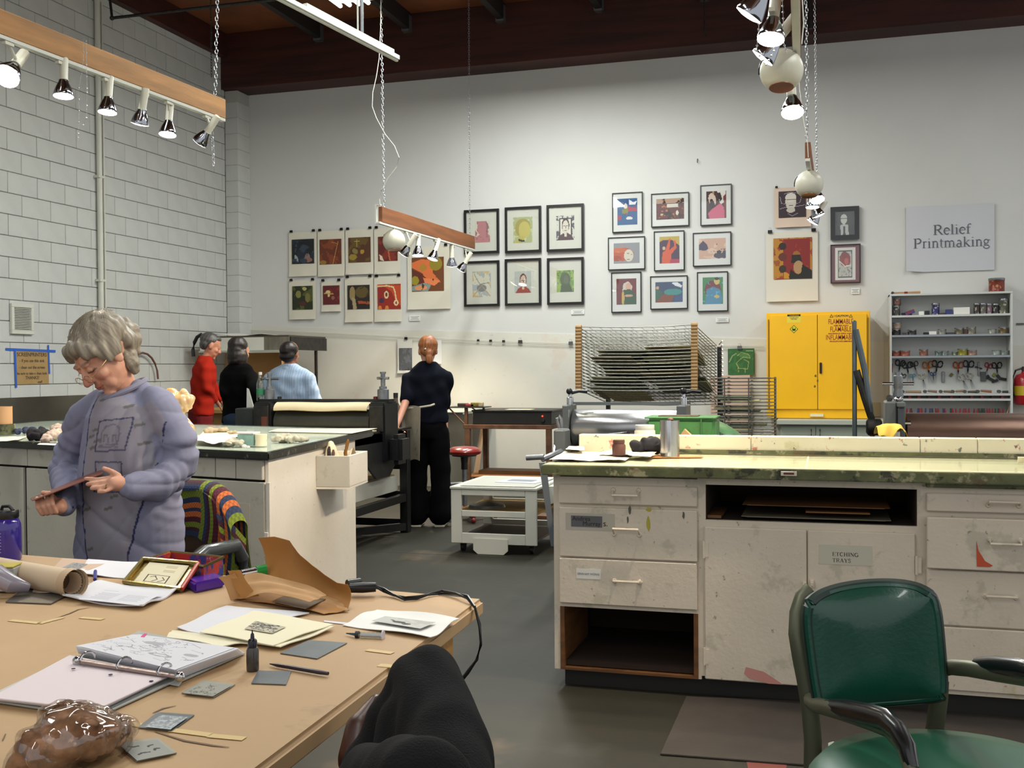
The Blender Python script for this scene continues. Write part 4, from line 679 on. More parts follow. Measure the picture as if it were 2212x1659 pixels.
obj('pink_smear', MB().poly([(XZ(x, y)[0], FY-.0186, XZ(x, y)[1]) for x, y in ((1612,1438),(1650,1448),(1672,1462),(1692,1476),(1660,1474),(1618,1462),(1608,1452))], (0,-.0004,0)), mat('pink_smear', '#c58a80', .6), D1)
plate(D2, 1770,1174,1884,1221, mat('door_label', '#c6c2ae', .4), 'paper_label', .0175)
m_tx = mat('black_lettering', '#1e1c1a', .7); k = .0435
serif('ETCHING', XZ(1826,1200)[0], XZ(1826,1200)[1], FY-.0178, k*.5, m_tx, D2); serif('TRAYS', XZ(1818,1212)[0], XZ(1818,1213)[1], FY-.0178, k*.5, m_tx, D2)
# things in the open shelf of the middle unit
for x0, y0, x1, y1, dep, m, lb in ((1602,1092,1924,1104,.4,m_dkwood,'long yellowish wooden tray in the open shelf under the worktop'),(1740,1104,1880,1114,.3,mat('dark_ply','#7a4f20',.7),'orange-brown wooden block under the long tray in the open shelf'),(1600,1118,1926,1130,.4,mat('grey_frame','#6b6452',.6),'flat grey-brown frames lying lowest in the open shelf'),(1526,1108,1556,1122,.3,m_dkwood,'small wooden block end at the left of the open shelf')):
    a, c_ = XZ(x0, y0), XZ(x1, y1); X0, X1, Z1, Z0 = a[0], c_[0], a[1], c_[1]
    b = MB().box((X0, FY+.03, Z0), (X1, FY+dep, Z0+(Z1-Z0)*.5))
    if X1-X0 > .5 and dep == .4: b = MB().box((X0, FY+.03, Z0), (X1, FY+dep, Z0+.006)).box((X0, FY+.03, Z0), (X0+.02, FY+dep, Z1)).box((X1-.02, FY+.03, Z0), (X1, FY+dep, Z1)).box((X0, FY+dep-.02, Z0), (X1, FY+dep, Z1)).box((X0, FY+.03, Z0), (X1, FY+.045, Z0+(Z1-Z0)*.55))
    obj('wooden_tray' if dep == .4 else 'wooden_block', b, m, label=lb, cat='tray' if dep == .4 else 'block')
# right unit
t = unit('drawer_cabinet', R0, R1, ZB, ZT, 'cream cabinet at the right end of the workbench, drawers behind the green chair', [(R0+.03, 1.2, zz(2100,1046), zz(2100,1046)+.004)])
a = XZ(1999,1050); obj('pull_board', MB().box((XZ(1999,1050)[0], FY-.03, zz(2080,1053)), (1.2, FY+.02, zz(2080,1040))), m_top, t, bev=.003)
x0 = XZ(2000,1100)[0]; x1 = XZ(2330,1100)[0]; hx2 = XZ(2166,1090)[0]
drawer(t, x0, x1, zz(2100,1106), zz(2100,1066), 0, hx2, zz(2166,1082), drop=-.014)
dd = drawer(t, x0, x1, zz(2100,1228), zz(2100,1117), .022, hx2+.002, zz(2167,1170), drop=.012)
drawer(t, x0, x1, zz(2100,1352), zz(2100,1232), 0, hx2-.01, zz(2158,1284), drop=-.006); drawer(t, x0, x1, zz(2100,1492), zz(2100,1355))
obj('red_sticker', MB().poly([(AY(x, y, FY-.041).x, FY-.0412, AY(x, y, FY-.041).z) for x, y in ((2109,1168),(2114,1190),(2128,1212),(2145,1222),(2138,1225),(2110,1224))], (0,-.0006,0)), mat('red_sticker', '#c4512e', .6), dd)
# toe kick, worktop, glass sheets, ledge
obj('toe_kick', MB().box((L0+.035, FY+.04, 0), (R1-.02, BD-.05, ZB)), m_kick, label='black recessed plinth under the whole workbench', cat='plinth')
wx0, wy0 = AY(1168, 1005, FY-.07).x, FY-.07
wt = thing('worktop', 'long worktop of the workbench with a green paint-stained front edge', 'worktop', (0, 4.6, ZT))
obj('slab', MB().box((wx0, wy0, ZT+.001), (R1+.1, BD+.02, TZ-.006)), m_top, wt, bev=.004, bseg=2); obj('surface', MB().box((wx0+.012, wy0+.012, TZ-.0058), (R1+.08, BD, TZ-.003)), m_slab, wt)
a = AZ(1690,1022,TZ); p = AY(1704,1023,wy0); obj('metal_tag', MB().box((p.x-.03, wy0-.004, p.z-.009), (p.x+.03, wy0-.0005, p.z+.009)), m_cab, wt, bev=.001); obj('tag_slot', MB().box((p.x-.02, wy0-.0046, p.z-.004), (p.x+.02, wy0-.004, p.z+.004)), mat('rust', '#5a3020', .7), wt)
gx = AZ(1742, 1006, TZ).x
obj('glass_sheet', MB().box((wx0+.015, wy0+.015, TZ-.0025), (gx-.004, BD-.1, TZ+.003)), m_gls, label='left sheet of plate glass on the workbench, under the newspapers', cat='glass'); obj('glass_sheet', MB().box((gx+.004, wy0+.015, TZ-.0025), (R1+.05, BD-.1, TZ+.003)), m_gls, label='right sheet of plate glass on the workbench, behind the green chair', cat='glass')
lx0 = AY(1250, 960, 4.9).x; lz = AY(1700, 943, 4.9).z
lg = thing('splash_ledge', 'paint-spattered cream ledge along the back of the workbench', 'ledge', (0, 4.93, TZ)); seam = [lx0, AY(1622,960,4.9).x, AY(1988,960,4.9).x, AY(2112,960,4.9).x, R1+.05]
for k in range(4): obj('ledge_board', MB().box((seam[k]+.001, 4.90, TZ+.001), (seam[k+1]-.001, 4.96, lz)), m_ledge, lg, bev=.003)
obj('green_grime', MB().box((lx0+.3, 4.892, TZ+.003), (R1, 4.8995, TZ+.02)), m_top, lg)
# things on the workbench
zt = TZ+.0035
m_news = mat('newsprint', '#cfc6b6', .85, var=.12, vs_=12, stains=(('#5b4a4a', 20, .66, .7),)); m_rust = mat('brown_jar', '#4a2a20', .6, var=.35, vs_=12)
def crumple(pts, z, amp, m, name, label, cat, nu=14, nv=8, seed=0, th=.0012, group=None):
    """sheet over 4 pixel corners (near-left, near-right, far-right, far-left) lying at height z"""
    P = [AZ(x, y, z) if not isinstance(x, Vector) else x for x, y in pts] if len(pts[0]) == 2 else [Vector(p) for p in pts]
    def f(u, v):
        p = (P[0]*(1-u)+P[1]*u)*(1-v)+(P[3]*(1-u)+P[2]*u)*v; q = noise.noise(Vector((u*3+seed, v*3, seed)))+.5*noise.noise(Vector((u*8, v*8+seed, seed*2))); return (p.x+q*amp*.4, p.y, z+amp*(.75+q)+.0006 if amp else z)
    return obj(name, MB().grid(f, nu, nv, th=th), m, smooth=True, label=label, cat=cat, group=group)
crumple([(1186,995),(1350,997),(1375,982),(1225,975)], zt, .006, m_news, 'newspaper', 'crumpled newspaper sheets at the left end of the glass worktop', 'newspaper', 22, 10, 3)
crumple([(1290,982),(1405,990),(1420,978),(1320,974)], zt+.009, .008, m_news, 'newspaper', 'torn newspaper piece with rust-brown stains in front of the black cloth', 'newspaper', 16, 8, 5)
def at(x, y, z=zt): return AZ(x, y, z)
p = at(1337, 983, zt+.014); obj('ink_jar', MB().lathe([(.028,0),(.0295,.003),(.0295,.042),(.024,.05),(.024,.052),(.0255,.052),(.0255,.066),(.024,.067)], p, n=20), m_rust, smooth=True, label='small dark brown ink jar on the newspapers', cat='jar')
p = at(1447, 986); t = thing('metal_canister', 'tall shiny metal canister with brown drips, on the glass worktop', 'can', p)
m_can = mat('dripped_steel', '#a9a9a6', .22, .9, stains=(('#5c4428', 6, .6, .8), ('#b8ad94', 5, .66, .7)), stretch=(1,1,.4)); s = 1/ppm(p); R_ = 21*s; H2 = 78*s
obj('body', MB().lathe([(R_,0),(R_,H2),(R_*.96,H2),(R_*.94,.012),(.001,.01)], p, n=28), m_can, t, smooth=True); obj('flat_handle', MB().box((p.x-.006, p.y-R_-.006, p.z+.004), (p.x+.012, p.y-R_+.004, p.z+H2+.004)), m_chrome, t, bev=.002); obj('stirrer_knob', MB().ball((p.x+.004, p.y-.004, p.z+H2+.004), (.014,.014,.008), 10), mat('rust','#5a3020',.7), t, smooth=True)
m_navy = mat('navy_rag', '#17181f', .9)
b = MB()
q = at(1400, 982); 
for dx, dy, dz_, r in ((0,0,.03,.035),(.05,.0,.045,.035),(.085,.0,.03,.03),(-.03,.0,.045,.012),(.03,-.005,.06,.02),(.07,-.01,.062,.02)): b.ball(q+Vector((dx-.04, dy, dz_)), (r*1.15, r*.8, r*.9), 10)
blob('dark_cloth', b, m_navy, .006, disp=lambda co, no: np.array([.03*abs(noise.noise(Vector(c)*22))-.004 for c in co]), label='folded dark navy cloth lying left of the tall canister', cat='cloth')
m_rub = mat('rust','#5a3020',.7)
p = at(1383,977,zt+.01); obj('ink_brayer', MB().tube([p, p+Vector((.05,0,0))], .008, 10).tube([p+Vector((.05,0,0)), p+Vector((.09,.0,.012))], .004, 6), m_rub, smooth=True, label='small rust-brown roller beside the dark cloth', cat='tool')
p = at(1237,977); obj('ink_tin', MB().lathe([(.03,0),(.034,.01),(.034,.018),(.03,.018),(.028,.006),(.001,.005)], p, n=18), m_top, smooth=True, label='shallow green-stained tin at the left end of the ledge', cat='tin')
crumple([(1222,972),(1262,974),(1262,966),(1230,965)], zt+.02, .004, m_paper, 'paper_scrap', 'white paper scrap lying over the shallow tin', 'paper', 6, 4, 9)
b = MB(); p0 = at(1425,984,zt+.001)
crumple([(1400,988),(1520,987),(1512,983),(1420,982)], zt+.0005, 0, mat('rust_streak','#a06a3a',.5), 'wooden_stick', 'thin orange-brown stick lying behind the canister on the glass', 'stick', 4, 1, 0, .003)
p = at(2207, 1000, zt); obj('small_card', MB().cbox(p+Vector((.01,0,.012)), (.05,.004,.026), R=(.4,0,0)), m_cream, label='small cream card standing at the right end of the glass worktop', cat='card')
# white tub and crumpled paper behind the ledge (on the shelf of the press behind)
# ---------------------------------------------------------------- left worktop island with hanging tool box
A = AZ(580, 976, TZ); Bc = AZ(805, 925, TZ); Lc = AZ(0, 951, TZ); Bc.x = A.x-.27; Bc.y = 6.5
fd = (Lc-A).normalized(); sd2 = (Bc-A).normalized(); LL = Lc+fd*1.2
def isl(z0, z1, o, i0=0., fo=0.): # footprint inset by o
    a = A+fd*o+sd2*(o+fo); b = Bc+fd*o-sd2*.02; l = LL+sd2*(o+fo); c = LL+sd2*(Bc-A).length; P = [a, b, c, l]
    return [Vector((p.x, p.y, z0)) for p in P], [Vector((p.x, p.y, z1)) for p in P]
IG = 'parts'
wt = thing('worktop', 'black-edged glass worktop of the left island, with rags and sponges on it', 'worktop', (A.x-1, A.y+1, .90))
m_bedge = mat('black_edge', '#1c1c18', .3, var=.3, vs_=8, bump=.3, bs=30, stains=(('#7d7b6a', 22, .7, .6),))
bt, tp = isl(.90, TZ-.004, 0); obj('slab', MB().hexa(bt, tp), m_bedge, wt, bev=.008, bseg=2)
bt, tp = isl(TZ-.0038, TZ-.002, .03); obj('surface', MB().hexa(bt, tp), mat('white_slab', '#cfd3cb', .4, world=True, var=.05), wt)
bt, tp = isl(TZ-.0018, TZ+.004, .012); obj('glass_sheet', MB().hexa(bt, tp), m_gls, label='plate glass covering the left island worktop', cat='glass')
ic = thing('island_cabinet', 'long cream cabinet island behind the woman in the grey sweatshirt', 'cabinet', (A.x-1, A.y+1, 0))
o_ = .05
bt, tp = isl(.0, .899, o_+.02, fo=.02)
for L_ in (bt, tp):
    L_[1] = L_[0]+sd2*1.49; L_[2] = L_[3]+sd2*1.49
b = MB().hexa(bt, tp); obj('carcass', b, mat('island_dark', '#3b3a34', .9), ic)
# white end panel facing right
n_ = Vector((sd2.y, -sd2.x, 0)); a = A+fd*.05+sd2*.05; e = Vector((AZ(748,1255,0).x, 0, 0)); e = A+fd*.05+sd2*1.52
th = n_*.02; obj('end_panel', MB().hexa([Vector((p.x,p.y,.0)) for p in (a, a+th, e+th, e)], [Vector((p.x,p.y,.899)) for p in (a, a+th, e+th, e)]), m_cabp, ic, bev=.002)
def onf(s, z, out=0.): # a point on the front face, s metres left of the corner
    p = A+fd*(.05+s)+sd2*.05; nn = Vector((fd.y, -fd.x, 0)); nn = nn if nn.y < 0 else -nn; q = p+nn*out; return Vector((q.x, q.y, z))
def fbox(s0, s1, z0, z1, o0, o1, mb=None):
    return (mb or MB()).hexa([onf(s1,z0,o1), onf(s0,z0,o1), onf(s0,z0,o0), onf(s1,z0,o0)], [onf(s1,z1,o1), onf(s0,z1,o1), onf(s0,z1,o0), onf(s1,z1,o0)])
m_cabg = mat('greyed_cream_paint', '#c2beb0', .5, var=.06, vs_=3, bump=.2, bs=40, world=True, stains=(('#5a6570', 12, .74, .5), ('#8f8c5c', 4, .72, .4)))
def sx(x, y=1100):  # distance left of corner for an image column on the front face
    lo, hi = -.2, 4.
    for _ in range(40):
        m_ = (lo+hi)/2; P = onf(m_, .6, .02); f = 1106+FPX*(RC[0][0]*P.x+RC[0][2]*P.y-RC[0][1]*(P.z-EYE))/(RC[2][0]*P.x+RC[2][2]*P.y-RC[2][1]*(P.z-EYE))
        if f > x: lo = m_
        else: hi = m_
    return lo
z_r0, z_r1 = .80, .899
for k, (x0, x1) in enumerate(((580,510),(509,466),(465,300),(299,60),(59,-60))): obj('apron_panel', fbox(max(0,sx(x0)), sx(x1)-.003, z_r0, z_r1, 0, .02), m_cabg, ic, bev=.002)
d = obj('door', fbox(sx(571), sx(300), .06, z_r0-.012, 0, .02), m_cabg, ic, bev=.003)
obj('hinge_strip', fbox(sx(582), sx(575), .06, z_r0-.012, 0, .018), m_cabp, ic)
for z in (.52,.45): obj('hinge', fbox(sx(580), sx(572), z-.025, z+.025, .018, .026), m_cabp, ic, bev=.002)
d1 = obj('door', fbox(sx(299), sx(57), .06, z_r0-.012, 0, .02), m_cabg, ic, bev=.003); obj('door', fbox(sx(50), sx(-60), .06, z_r0-.012, 0, .02), m_cabg, ic, bev=.003)
obj('paper_label', fbox(sx(540), sx(462), .42, .68, .0202, .0212), mat('taped_label','#c0baaa',.4), d)
Mz = Matrix.Translation(onf(sx(487), .60, .022)) @ Matrix.Rotation(math.atan2(-fd.y, -fd.x), 4, 'Z') @ Matrix.Rotation(PI/2, 4, 'X')
text('WORKSHOP\nTOOLS', d, Mz, .03, mat('grey_print', '#77787c', .8))
# tool box hung on the end panel
q = thing('hanging_box', 'cream wooden tool box hung on the end of the left island', 'box', (-2.7, 5.75, .6), )
def ep(s, o, z): p = A+fd*.05+sd2*s+n_*(.021+o); return Vector((p.x, p.y, z))
# front face faces the camera, right face faces +X
lo, hi = .2, 1.9
for _ in range(40):
    s0 = (lo+hi)/2
    if proj(ep(s0, 0, .7))[0] < 683: lo = s0
    else: hi = s0
w_ = .19; z1 = AY(716, 985, ep(s0,.1,0).y).z; z0 = AY(716, 1052, ep(s0,.1,0).y).z
b = [('front_panel', (s0, s0+.015, 0, w_)), ('back_panel', (s0+.36, s0+.375, 0, w_)), ('side_panel', (s0+.015, s0+.36, w_-.015, w_)), ('side_panel', (s0+.015, s0+.36, 0, .012))]
for nm, (u0, u1, o0, o1) in b: obj(nm, MB().hexa([ep(u0,o0,z0), ep(u0,o1,z0), ep(u1,o1,z0), ep(u1,o0,z0)], [ep(u0,o0,z1), ep(u0,o1,z1), ep(u1,o1,z1), ep(u1,o0,z1)]), m_cabp if nm != 'front_panel' else m_cabg, q, bev=.002)
obj('bottom_panel', MB().hexa([ep(s0,.0,z0-.012), ep(s0,w_,z0-.012), ep(s0+.375,w_,z0-.012), ep(s0+.375,0,z0-.012)], [ep(s0,0,z0-.001), ep(s0,w_,z0-.001), ep(s0+.375,w_,z0-.001), ep(s0+.375,0,z0-.001)]), m_cabp, q)
m_kr = mat('brown_paper', '#a9865c', .8, var=.08, vs_=6)
for i, (o1, s_, hgt, lean, cc, nm, lb) in enumerate(((.04,.05,z1+.05,.02,'#3a2f2a','scraper','dark round-ended scraper standing in the hanging tool box'),(.065,.08,z1+.03,.01,'#6b4a48','spatula','reddish spatula standing in the hanging tool box'),(.09,.05,z1+.04,-.03,'#20201e','brush','black handled tool standing in the hanging tool box'),(.12,.06,z1+.09,.045,'#8a5a20','brush','tall orange-brown brush leaning in the hanging tool box'),(.15,.1,z1+.03,-.01,'#3c4a34','palette_knife','green handled tool standing in the hanging tool box'))):
    a, c_ = ep(s0+s_, o1, z0+.02), ep(s0+s_, o1+lean, hgt-.02); d_ = (c_-a).normalized(); obj(nm, MB().tube([a, a.lerp(c_, .6), c_, c_+d_*.02], [.006,.006,.011,.005], 8), mat('tool_%d' % i, cc, .5), smooth=True, label=lb, cat='tool')
def pk(u, v): p = ep(s0+.08+v*.25, .02+u*.15, z1-.06+.13*math.sin(PI*min(1, v*1.6))*(.6+.4*math.cos(u*5))+.02*math.sin(u*9)); return p
t = obj('folded_paper', MB().grid(pk, 12, 8, th=.002), mat('cream_wrap', '#d6c4a2', .7), smooth=True, label='crumpled cream paper sticking out of the hanging tool box', cat='paper')
# ------------- items on the left island top
zt2 = TZ+.005
def P2(x, y, z=zt2): return AZ(x, y, z)
def sheet4(pts, z, m, name, label, cat, th=.0012, amp=0., n=6, seed=0, group=None): return crumple(pts, z, amp, m, name, label, cat, n, n, seed, th, group)
sheet4([(429,944),(520,945),(560,934),(440,933)], zt2, m_cream, 'paper_sheet', 'cream paper sheets on the left island beside the sponge', 'paper', amp=.004, seed=2)
sheet4([(420,957),(500,962),(512,944),(425,944)], zt2+.008, mat('torn_white','#d8d5c8',.85), 'tissue', 'crumpled white tissue heap in front of the cream sheets', 'tissue', amp=.012, n=12, seed=4)
sheet4([(580,932),(760,936),(815,925),(600,926)], zt2, m_cream, 'paper_sheet', 'long cream paper lying at the far side of the left island', 'paper', seed=2)
p = P2(531, 963); s = 1/ppm(p); sp = thing('sponge', 'pale teal sponge block with a white top on the left island', 'sponge', p)
m_sp = mat('teal_sponge', '#8fb3a8', .95, var=.1, vs_=30, bump=.6, bs=120); obj('foam', MB().cbox(p+Vector((0,.03,12.5*s)), (40*s, .07, 24*s)), m_sp, sp, bev=.003); obj('scouring_layer', MB().cbox(p+Vector((0,.03,27*s)), (41*s, .072, 4*s)), m_paper, sp, bev=.002)
p = P2(564, 963); obj('tape_roll', MB().lathe([(12.5*s,0),(13*s,3*s),(12*s,10*s),(12.5*s,14*s),(13*s,25*s),(6*s,25.2*s),(6*s,2*s)], p, n=24), m_cream, smooth=True, label='upright cream roll beside the teal sponge', cat='roll')
def lump(name, pts, r, m, label, cat, vx=.007, amp=.005, fr=70, flat=.75, z=zt2, fl=None):
    b = MB()
    for x, y, k in pts:
        q = AZ(x, y, z); rr = r*k; b.ball(q+Vector((0,0,rr*flat*.9)), (rr*1.2, rr, rr*flat), 10)
    return blob(name, b, m, vx, disp=lambda co, no: np.array([4.5*amp*abs(noise.noise(Vector(c)*26))+1.5*amp*noise.noise(Vector(c)*60)-amp for c in co]), label=label, cat=cat)
m_rag = mat('pale_rag', '#b9b4a0', .95, var=.1, vs_=20); m_ragp = mat('pinkish_rag', '#b8a498', .95, var=.25, vs_=25); m_ragb = mat('black_rag', '#131218', .95); m_ragn = mat('navy_glove', '#27304a', .8)
lump('rag', [(505,962,1),(513,963,.9),(520,964,.8),(497,963,.9),(490,963,.8)], .026, m_rag, 'grey crumpled rag just left of the teal sponge', 'rag')
lump('tissue', [(528,968,1),(536,969,.7)], .014, m_paper, 'small white tissue ball in front of the teal sponge', 'tissue', vx=.004, amp=.002)
lump('rag', [(600,955,1.),(608,954,1),(616,953,1),(624,954,1),(632,955,.95),(640,955,.9),(648,955,.9),(655,955,.8)], .028, m_rag, 'pale grey rag with beige folds right of the cream roll', 'rag', amp=.006)
lump('cloth', [(455,936,1),(480,935,.9),(500,938,.6)], .04, mat('beige_cloth', '#a99a80', .9), 'beige cloth folded at the far edge of the left island', 'cloth', amp=.005, flat=.5)
lump('rag', [(75,950,1.2),(82,947,1.1),(90,946,1.1),(96,948,1)], .038, m_ragb, 'black rag on the left island beside the dark metal tin', 'rag')
lump('rag', [(115,950,1.2),(100,955,.8),(128,945,1.1),(125,935,1.2)], .035, m_ragp, 'pinkish white rags heaped against the grey sweatshirt', 'rag')
lump('glove', [(40,938,.9),(55,936,1),(70,934,.9),(90,932,.8)], .026, m_ragn, 'dark blue cloth draped behind the black rag on the left island', 'cloth')
sheet4([(-10,955),(40,951),(60,943),(-5,946)], zt2, m_cream, 'paper_sheet', 'cream paper strip at the left edge of the left island', 'paper', amp=.003, seed=6)
sheet4([(80,960),(126,962),(126,958),(86,957)], zt2, m_paper, 'paper_strip', 'narrow white strip on the edge of the island left of the woman', 'paper', seed=6)
p = P2(8, 938); s = 1/ppm(p); obj('ink_can', MB().lathe([(23*s,0),(23*s,22*s),(22*s,22*s),(21*s,3*s),(.001,3*s)], p, n=24), m_top, smooth=True, label='dark stained ink can at the left edge of the island', cat='can')
obj('cardboard_tube', MB().lathe([(18*s,22*s+.001),(18*s,60*s),(16.5*s,60*s),(16.5*s,24*s)], p, n=24), mat('card_tube', '#b98f66', .8), smooth=True, label='short brown cardboard tube standing on the stained ink can', cat='tube')
# yellowish plastic bag and paper roll standing behind the woman's shoulder
m_bag = mat('amber_plastic', '#d9b27e', .15, trans=.0, alpha=.85, coat=.6, spec=.8)
b = MB(); p = P2(392, 950)
for x, y, r in ((378,900,.07),(398,868,.06),(372,858,.055),(402,925,.05),(390,945,.05)): q = AY(x, y, p.y+.15); b.ball(q, (r, r*.8, r*1.1), 12)
blob('plastic_bag', b, m_bag, .008, disp=lambda co, no: np.array([.05*abs(noise.noise(Vector(c)*15))-.008 for c in co]), label='crinkled amber plastic bag standing behind the woman\'s shoulder', cat='bag')
# ---------------------------------------------------------------- left etching press
m_blanket = mat('cream_blanket', '#e0cfa8', .85, var=.05, vs_=6); m_roller = mat('dark_roller', '#4a4a42', .4, .5, var=.12, vs_=6); m_grey = mat('machine_grey', '#6b6e6c', .45, var=.1, vs_=8)
PY = 7.75
t = thing('etching_press', 'black etching press with cream blankets over its roller, beside the red-haired woman', 'press', (-3.95, PY, 0))
def PX(x, y=900, Y=PY): return AY(x, y, Y).x
def PZ(x, y, Y=PY): return AY(x, y, Y).z
xl0, xl1, xr0, xr1 = PX(566), PX(602), PX(812), PX(846)
zr = PZ(700, 908); rr = .11
for x0, x1, nm in ((xl0, xl1, 'side_frame'), (xr0, xr1, 'side_frame')):
    b = MB().box((x0, PY-.14, .62 if x0 > -4 else .7), (x1, PY+.14, PZ(830, 868))); o = obj(nm, b, m_black, t, bev=.012, bseg=2)
    obj('guide_block', MB().box((x0+.01, PY-.155, zr-.08), (x1-.01, PY-.139, zr+.12)), m_iron, o, bev=.004)
obj('rust_plate', MB().box((PX(586), PY-.16, PZ(590,925)), (PX(598), PY-.155, PZ(590,898))), mat('rust','#5a3020',.7), t)
obj('top_beam', MB().box((xl0, PY-.05, PZ(700,869)), (xr1, PY+.05, PZ(700,862))), m_black, t)
obj('roller', MB().lathe([(.03,-.03),(rr-.01,0),(rr,.006),(rr,xr0-xl1-.02),(rr-.01,xr0-xl1-.014),(.03,xr0-xl1)], (xl1+.005, PY, zr-.02), (1,0,0), 32), m_roller, t, smooth=True)
obj('lower_roller', MB().lathe([(.09,0),(.09,xr0-xl1-.02)], (xl1+.01, PY, .66), (1,0,0), 24), m_iron, t, smooth=True)
bl = [PX(604), PX(811)]
def fbl(u, v):
    a = -.15+v*2.3; r = .115; return (bl[0]+(bl[1]-bl[0])*(u+.04*(1-v)*(.5-u)), PY-.03-r*math.cos(a)*.9+.05*v, zr+.095+.06*math.sin(a)+.004*math.sin(u*9)*(1-v))
obj('blanket', MB().grid(fbl, 16, 14, th=(0,.004,-.006)), m_blanket, t, smooth=True)
for x in (PX(583), PX(828)):
    z0 = PZ(700, 862); sc = obj('pressure_screw', MB().lathe([(.045,0),(.045,.075),(.03,.08),(.03,.1),(.018,.102),(.018,.2),(.024,.2),(.024,.215),(.001,.217)], (x, PY, z0), n=18), m_steel, t, smooth=True)
    for an in ((1,0,0),(.25,1,0)) : d_ = Vector(an).normalized()*(.085 if an[0]==1 and x<-4 else .05); obj('cross_bar', MB().tube([Vector((x,PY,z0+.165))-d_, Vector((x,PY,z0+.165))+d_], .011, 8), m_steel, sc, smooth=True)
    obj('bolt', MB().lathe([(.018,0),(.018,.02),(.001,.022)], (x+.09 if x<-4 else x-.065, PY, z0), n=8), mat('red_bolt','#6b1d18',.5) if x>-4 else m_iron, t)
x0, x1 = PX(524), PX(563); obj('gear_box', MB().box((x0, PY-.12, PZ(540,934)), (x1, PY+.12, PZ(540,881))), mat('charcoal_box', '#2f3231', .5, var=.15, vs_=8), t, bev=.008)
gx0, gx1 = PX(848), PX(884, 950); gz0, gz1 = PZ(860,1002), PZ(860,938); b = MB().box((gx0, PY-.1, gz0), (gx1-.03, PY+.12, gz1)); obj('gear_cover', b, m_black, t, bev=.035, bseg=4, smooth=True)
sp = MB(); sx_, sy_ = PX(829), PY-.16
for k in range(9): z = PZ(829, 972)+k*.0155; sp.tube([(sx_+.028*math.cos(q), sy_-.0+.02*math.sin(q), z+.0155*q/(2*PI)) for q in [2*PI*i/10 for i in range(11)]], .0045, 6)
obj('spring', sp, m_iron, t)
# bed with cream sheets running towards the viewer
obj('bed', MB().box((xl1-.15, 6.75, .845), (xr0+.1, 8.25, .862)), m_iron, t, bev=.003)
obj('felt_sheet', MB().box((xl1-.12, 6.72, .8625), (xr0+.08, 7.58, .872)), m_blanket, t, bev=.002); 
obj('felt_roll', MB().tube([(xl1-.1, 6.74, .884), (xr0+.08, 6.74, .884)], .011, 10), mat('pale_felt','#cdbf9f',.9), t, smooth=True)
for x in (xl0+.03, xr1-.05, ):
    for y in (6.95, 8.14): obj('leg', MB().box((x-.035, y-.035, 0), (x+.035, y+.035, .84)), m_black, t, bev=.003)
    obj('side_rail', MB().box((x-.03, 6.95, .78), (x+.03, 8.17, .84)), m_black, t); obj('low_rail', MB().box((x-.025, 6.98, .26), (x+.025, 8.1, .32)), m_black, t)
for y in (6.95, 8.14):
    for z in (.05, .28, .52): obj('cross_rail', MB().box((xl0+.06, y-.025, z), (xr1-.08, y+.025, z+.06)), m_black, t)
obj('brace', MB().hexa([(xr1-.085,8.1,.02),(xl0+.2,7.0,.02),(xl0+.25,7.0,.02),(xr1-.03,8.1,.02)], [(xr1-.085,8.1,.08),(xl0+.2,7.0,.08),(xl0+.25,7.0,.08),(xr1-.03,8.1,.08)]), m_black, t)
obj('gusset', MB().poly([(xr1-.04, 7.0, .84), (xr1-.04, 8.2, .84), (xr1-.04, 7.75, .5), (xr1-.04, 7.5, .5)], (.02,0,0)), m_black, t)
obj('knee_brace', MB().tube([(xr1-.04, 8.14, .5), (xr1-.35, 8.14, .82)], .02, 6), m_black, t)
obj('lower_shelf', MB().box((xl0+.1, 7.1, .345), (xr1-.1, 8.1, .47)), m_white, t, bev=.003); obj('shelf_sheet', MB().box((xl0+.12, 7.12, .472), (xr1-.12, 8.08, .478)), mat('tan_sheet','#b39a68',.8), t)
# bottle on the left frame of the press
p = Vector((PX(566), PY-.02, PZ(566, 866))); tb = thing('water_bottle', 'clear plastic bottle with green label on the left frame of the black press', 'bottle', p)
m_pet = glassmat('clear_plastic', (.9,.95,.92), refl=.3, rough=.1); obj('body', MB().lathe([(.03,0),(.033,.01),(.033,.14),(.02,.18),(.012,.2),(.012,.215)], p, n=16), m_pet, tb, smooth=True); obj('label', MB().lathe([(.0335,.05),(.0335,.1)], p, n=16), mat('green_label','#2a7a52',.5), tb, smooth=True); obj('cap', MB().lathe([(.014,.213),(.014,.235),(.001,.236)], p, n=12), m_paper, tb, smooth=True)
tb = thing('spray_bottle', 'brown glass bottle half hidden behind the right frame of the black press', 'bottle', (PX(855,880,PY+.5), PY+.5, .864)); q = Vector(tb.location); obj('body', MB().lathe([(.05,0),(.05,.14),(.02,.2),(.018,.24)], q, n=16), mat('brown_glass','#5a4a38',.2), tb, smooth=True); obj('cap', MB().lathe([(.02,.24),(.02,.28),(.001,.28)], q, n=10), m_iron, tb)
# white cone-shaped papers behind the press, left
p = AY(548, 878, 7.95); obj('paper_cone', MB().hexa([(p.x-.06,7.93,.8725),(p.x+.05,7.93,.8725),(p.x+.05,7.95,.8725),(p.x-.06,7.95,.8725)], [AY(533,838,7.93), AY(538,840,7.93), AY(538,840,7.95), AY(533,838,7.95)]), m_paper, label='pointed white sheet standing on the press bed, left of the clear bottle', cat='paper')
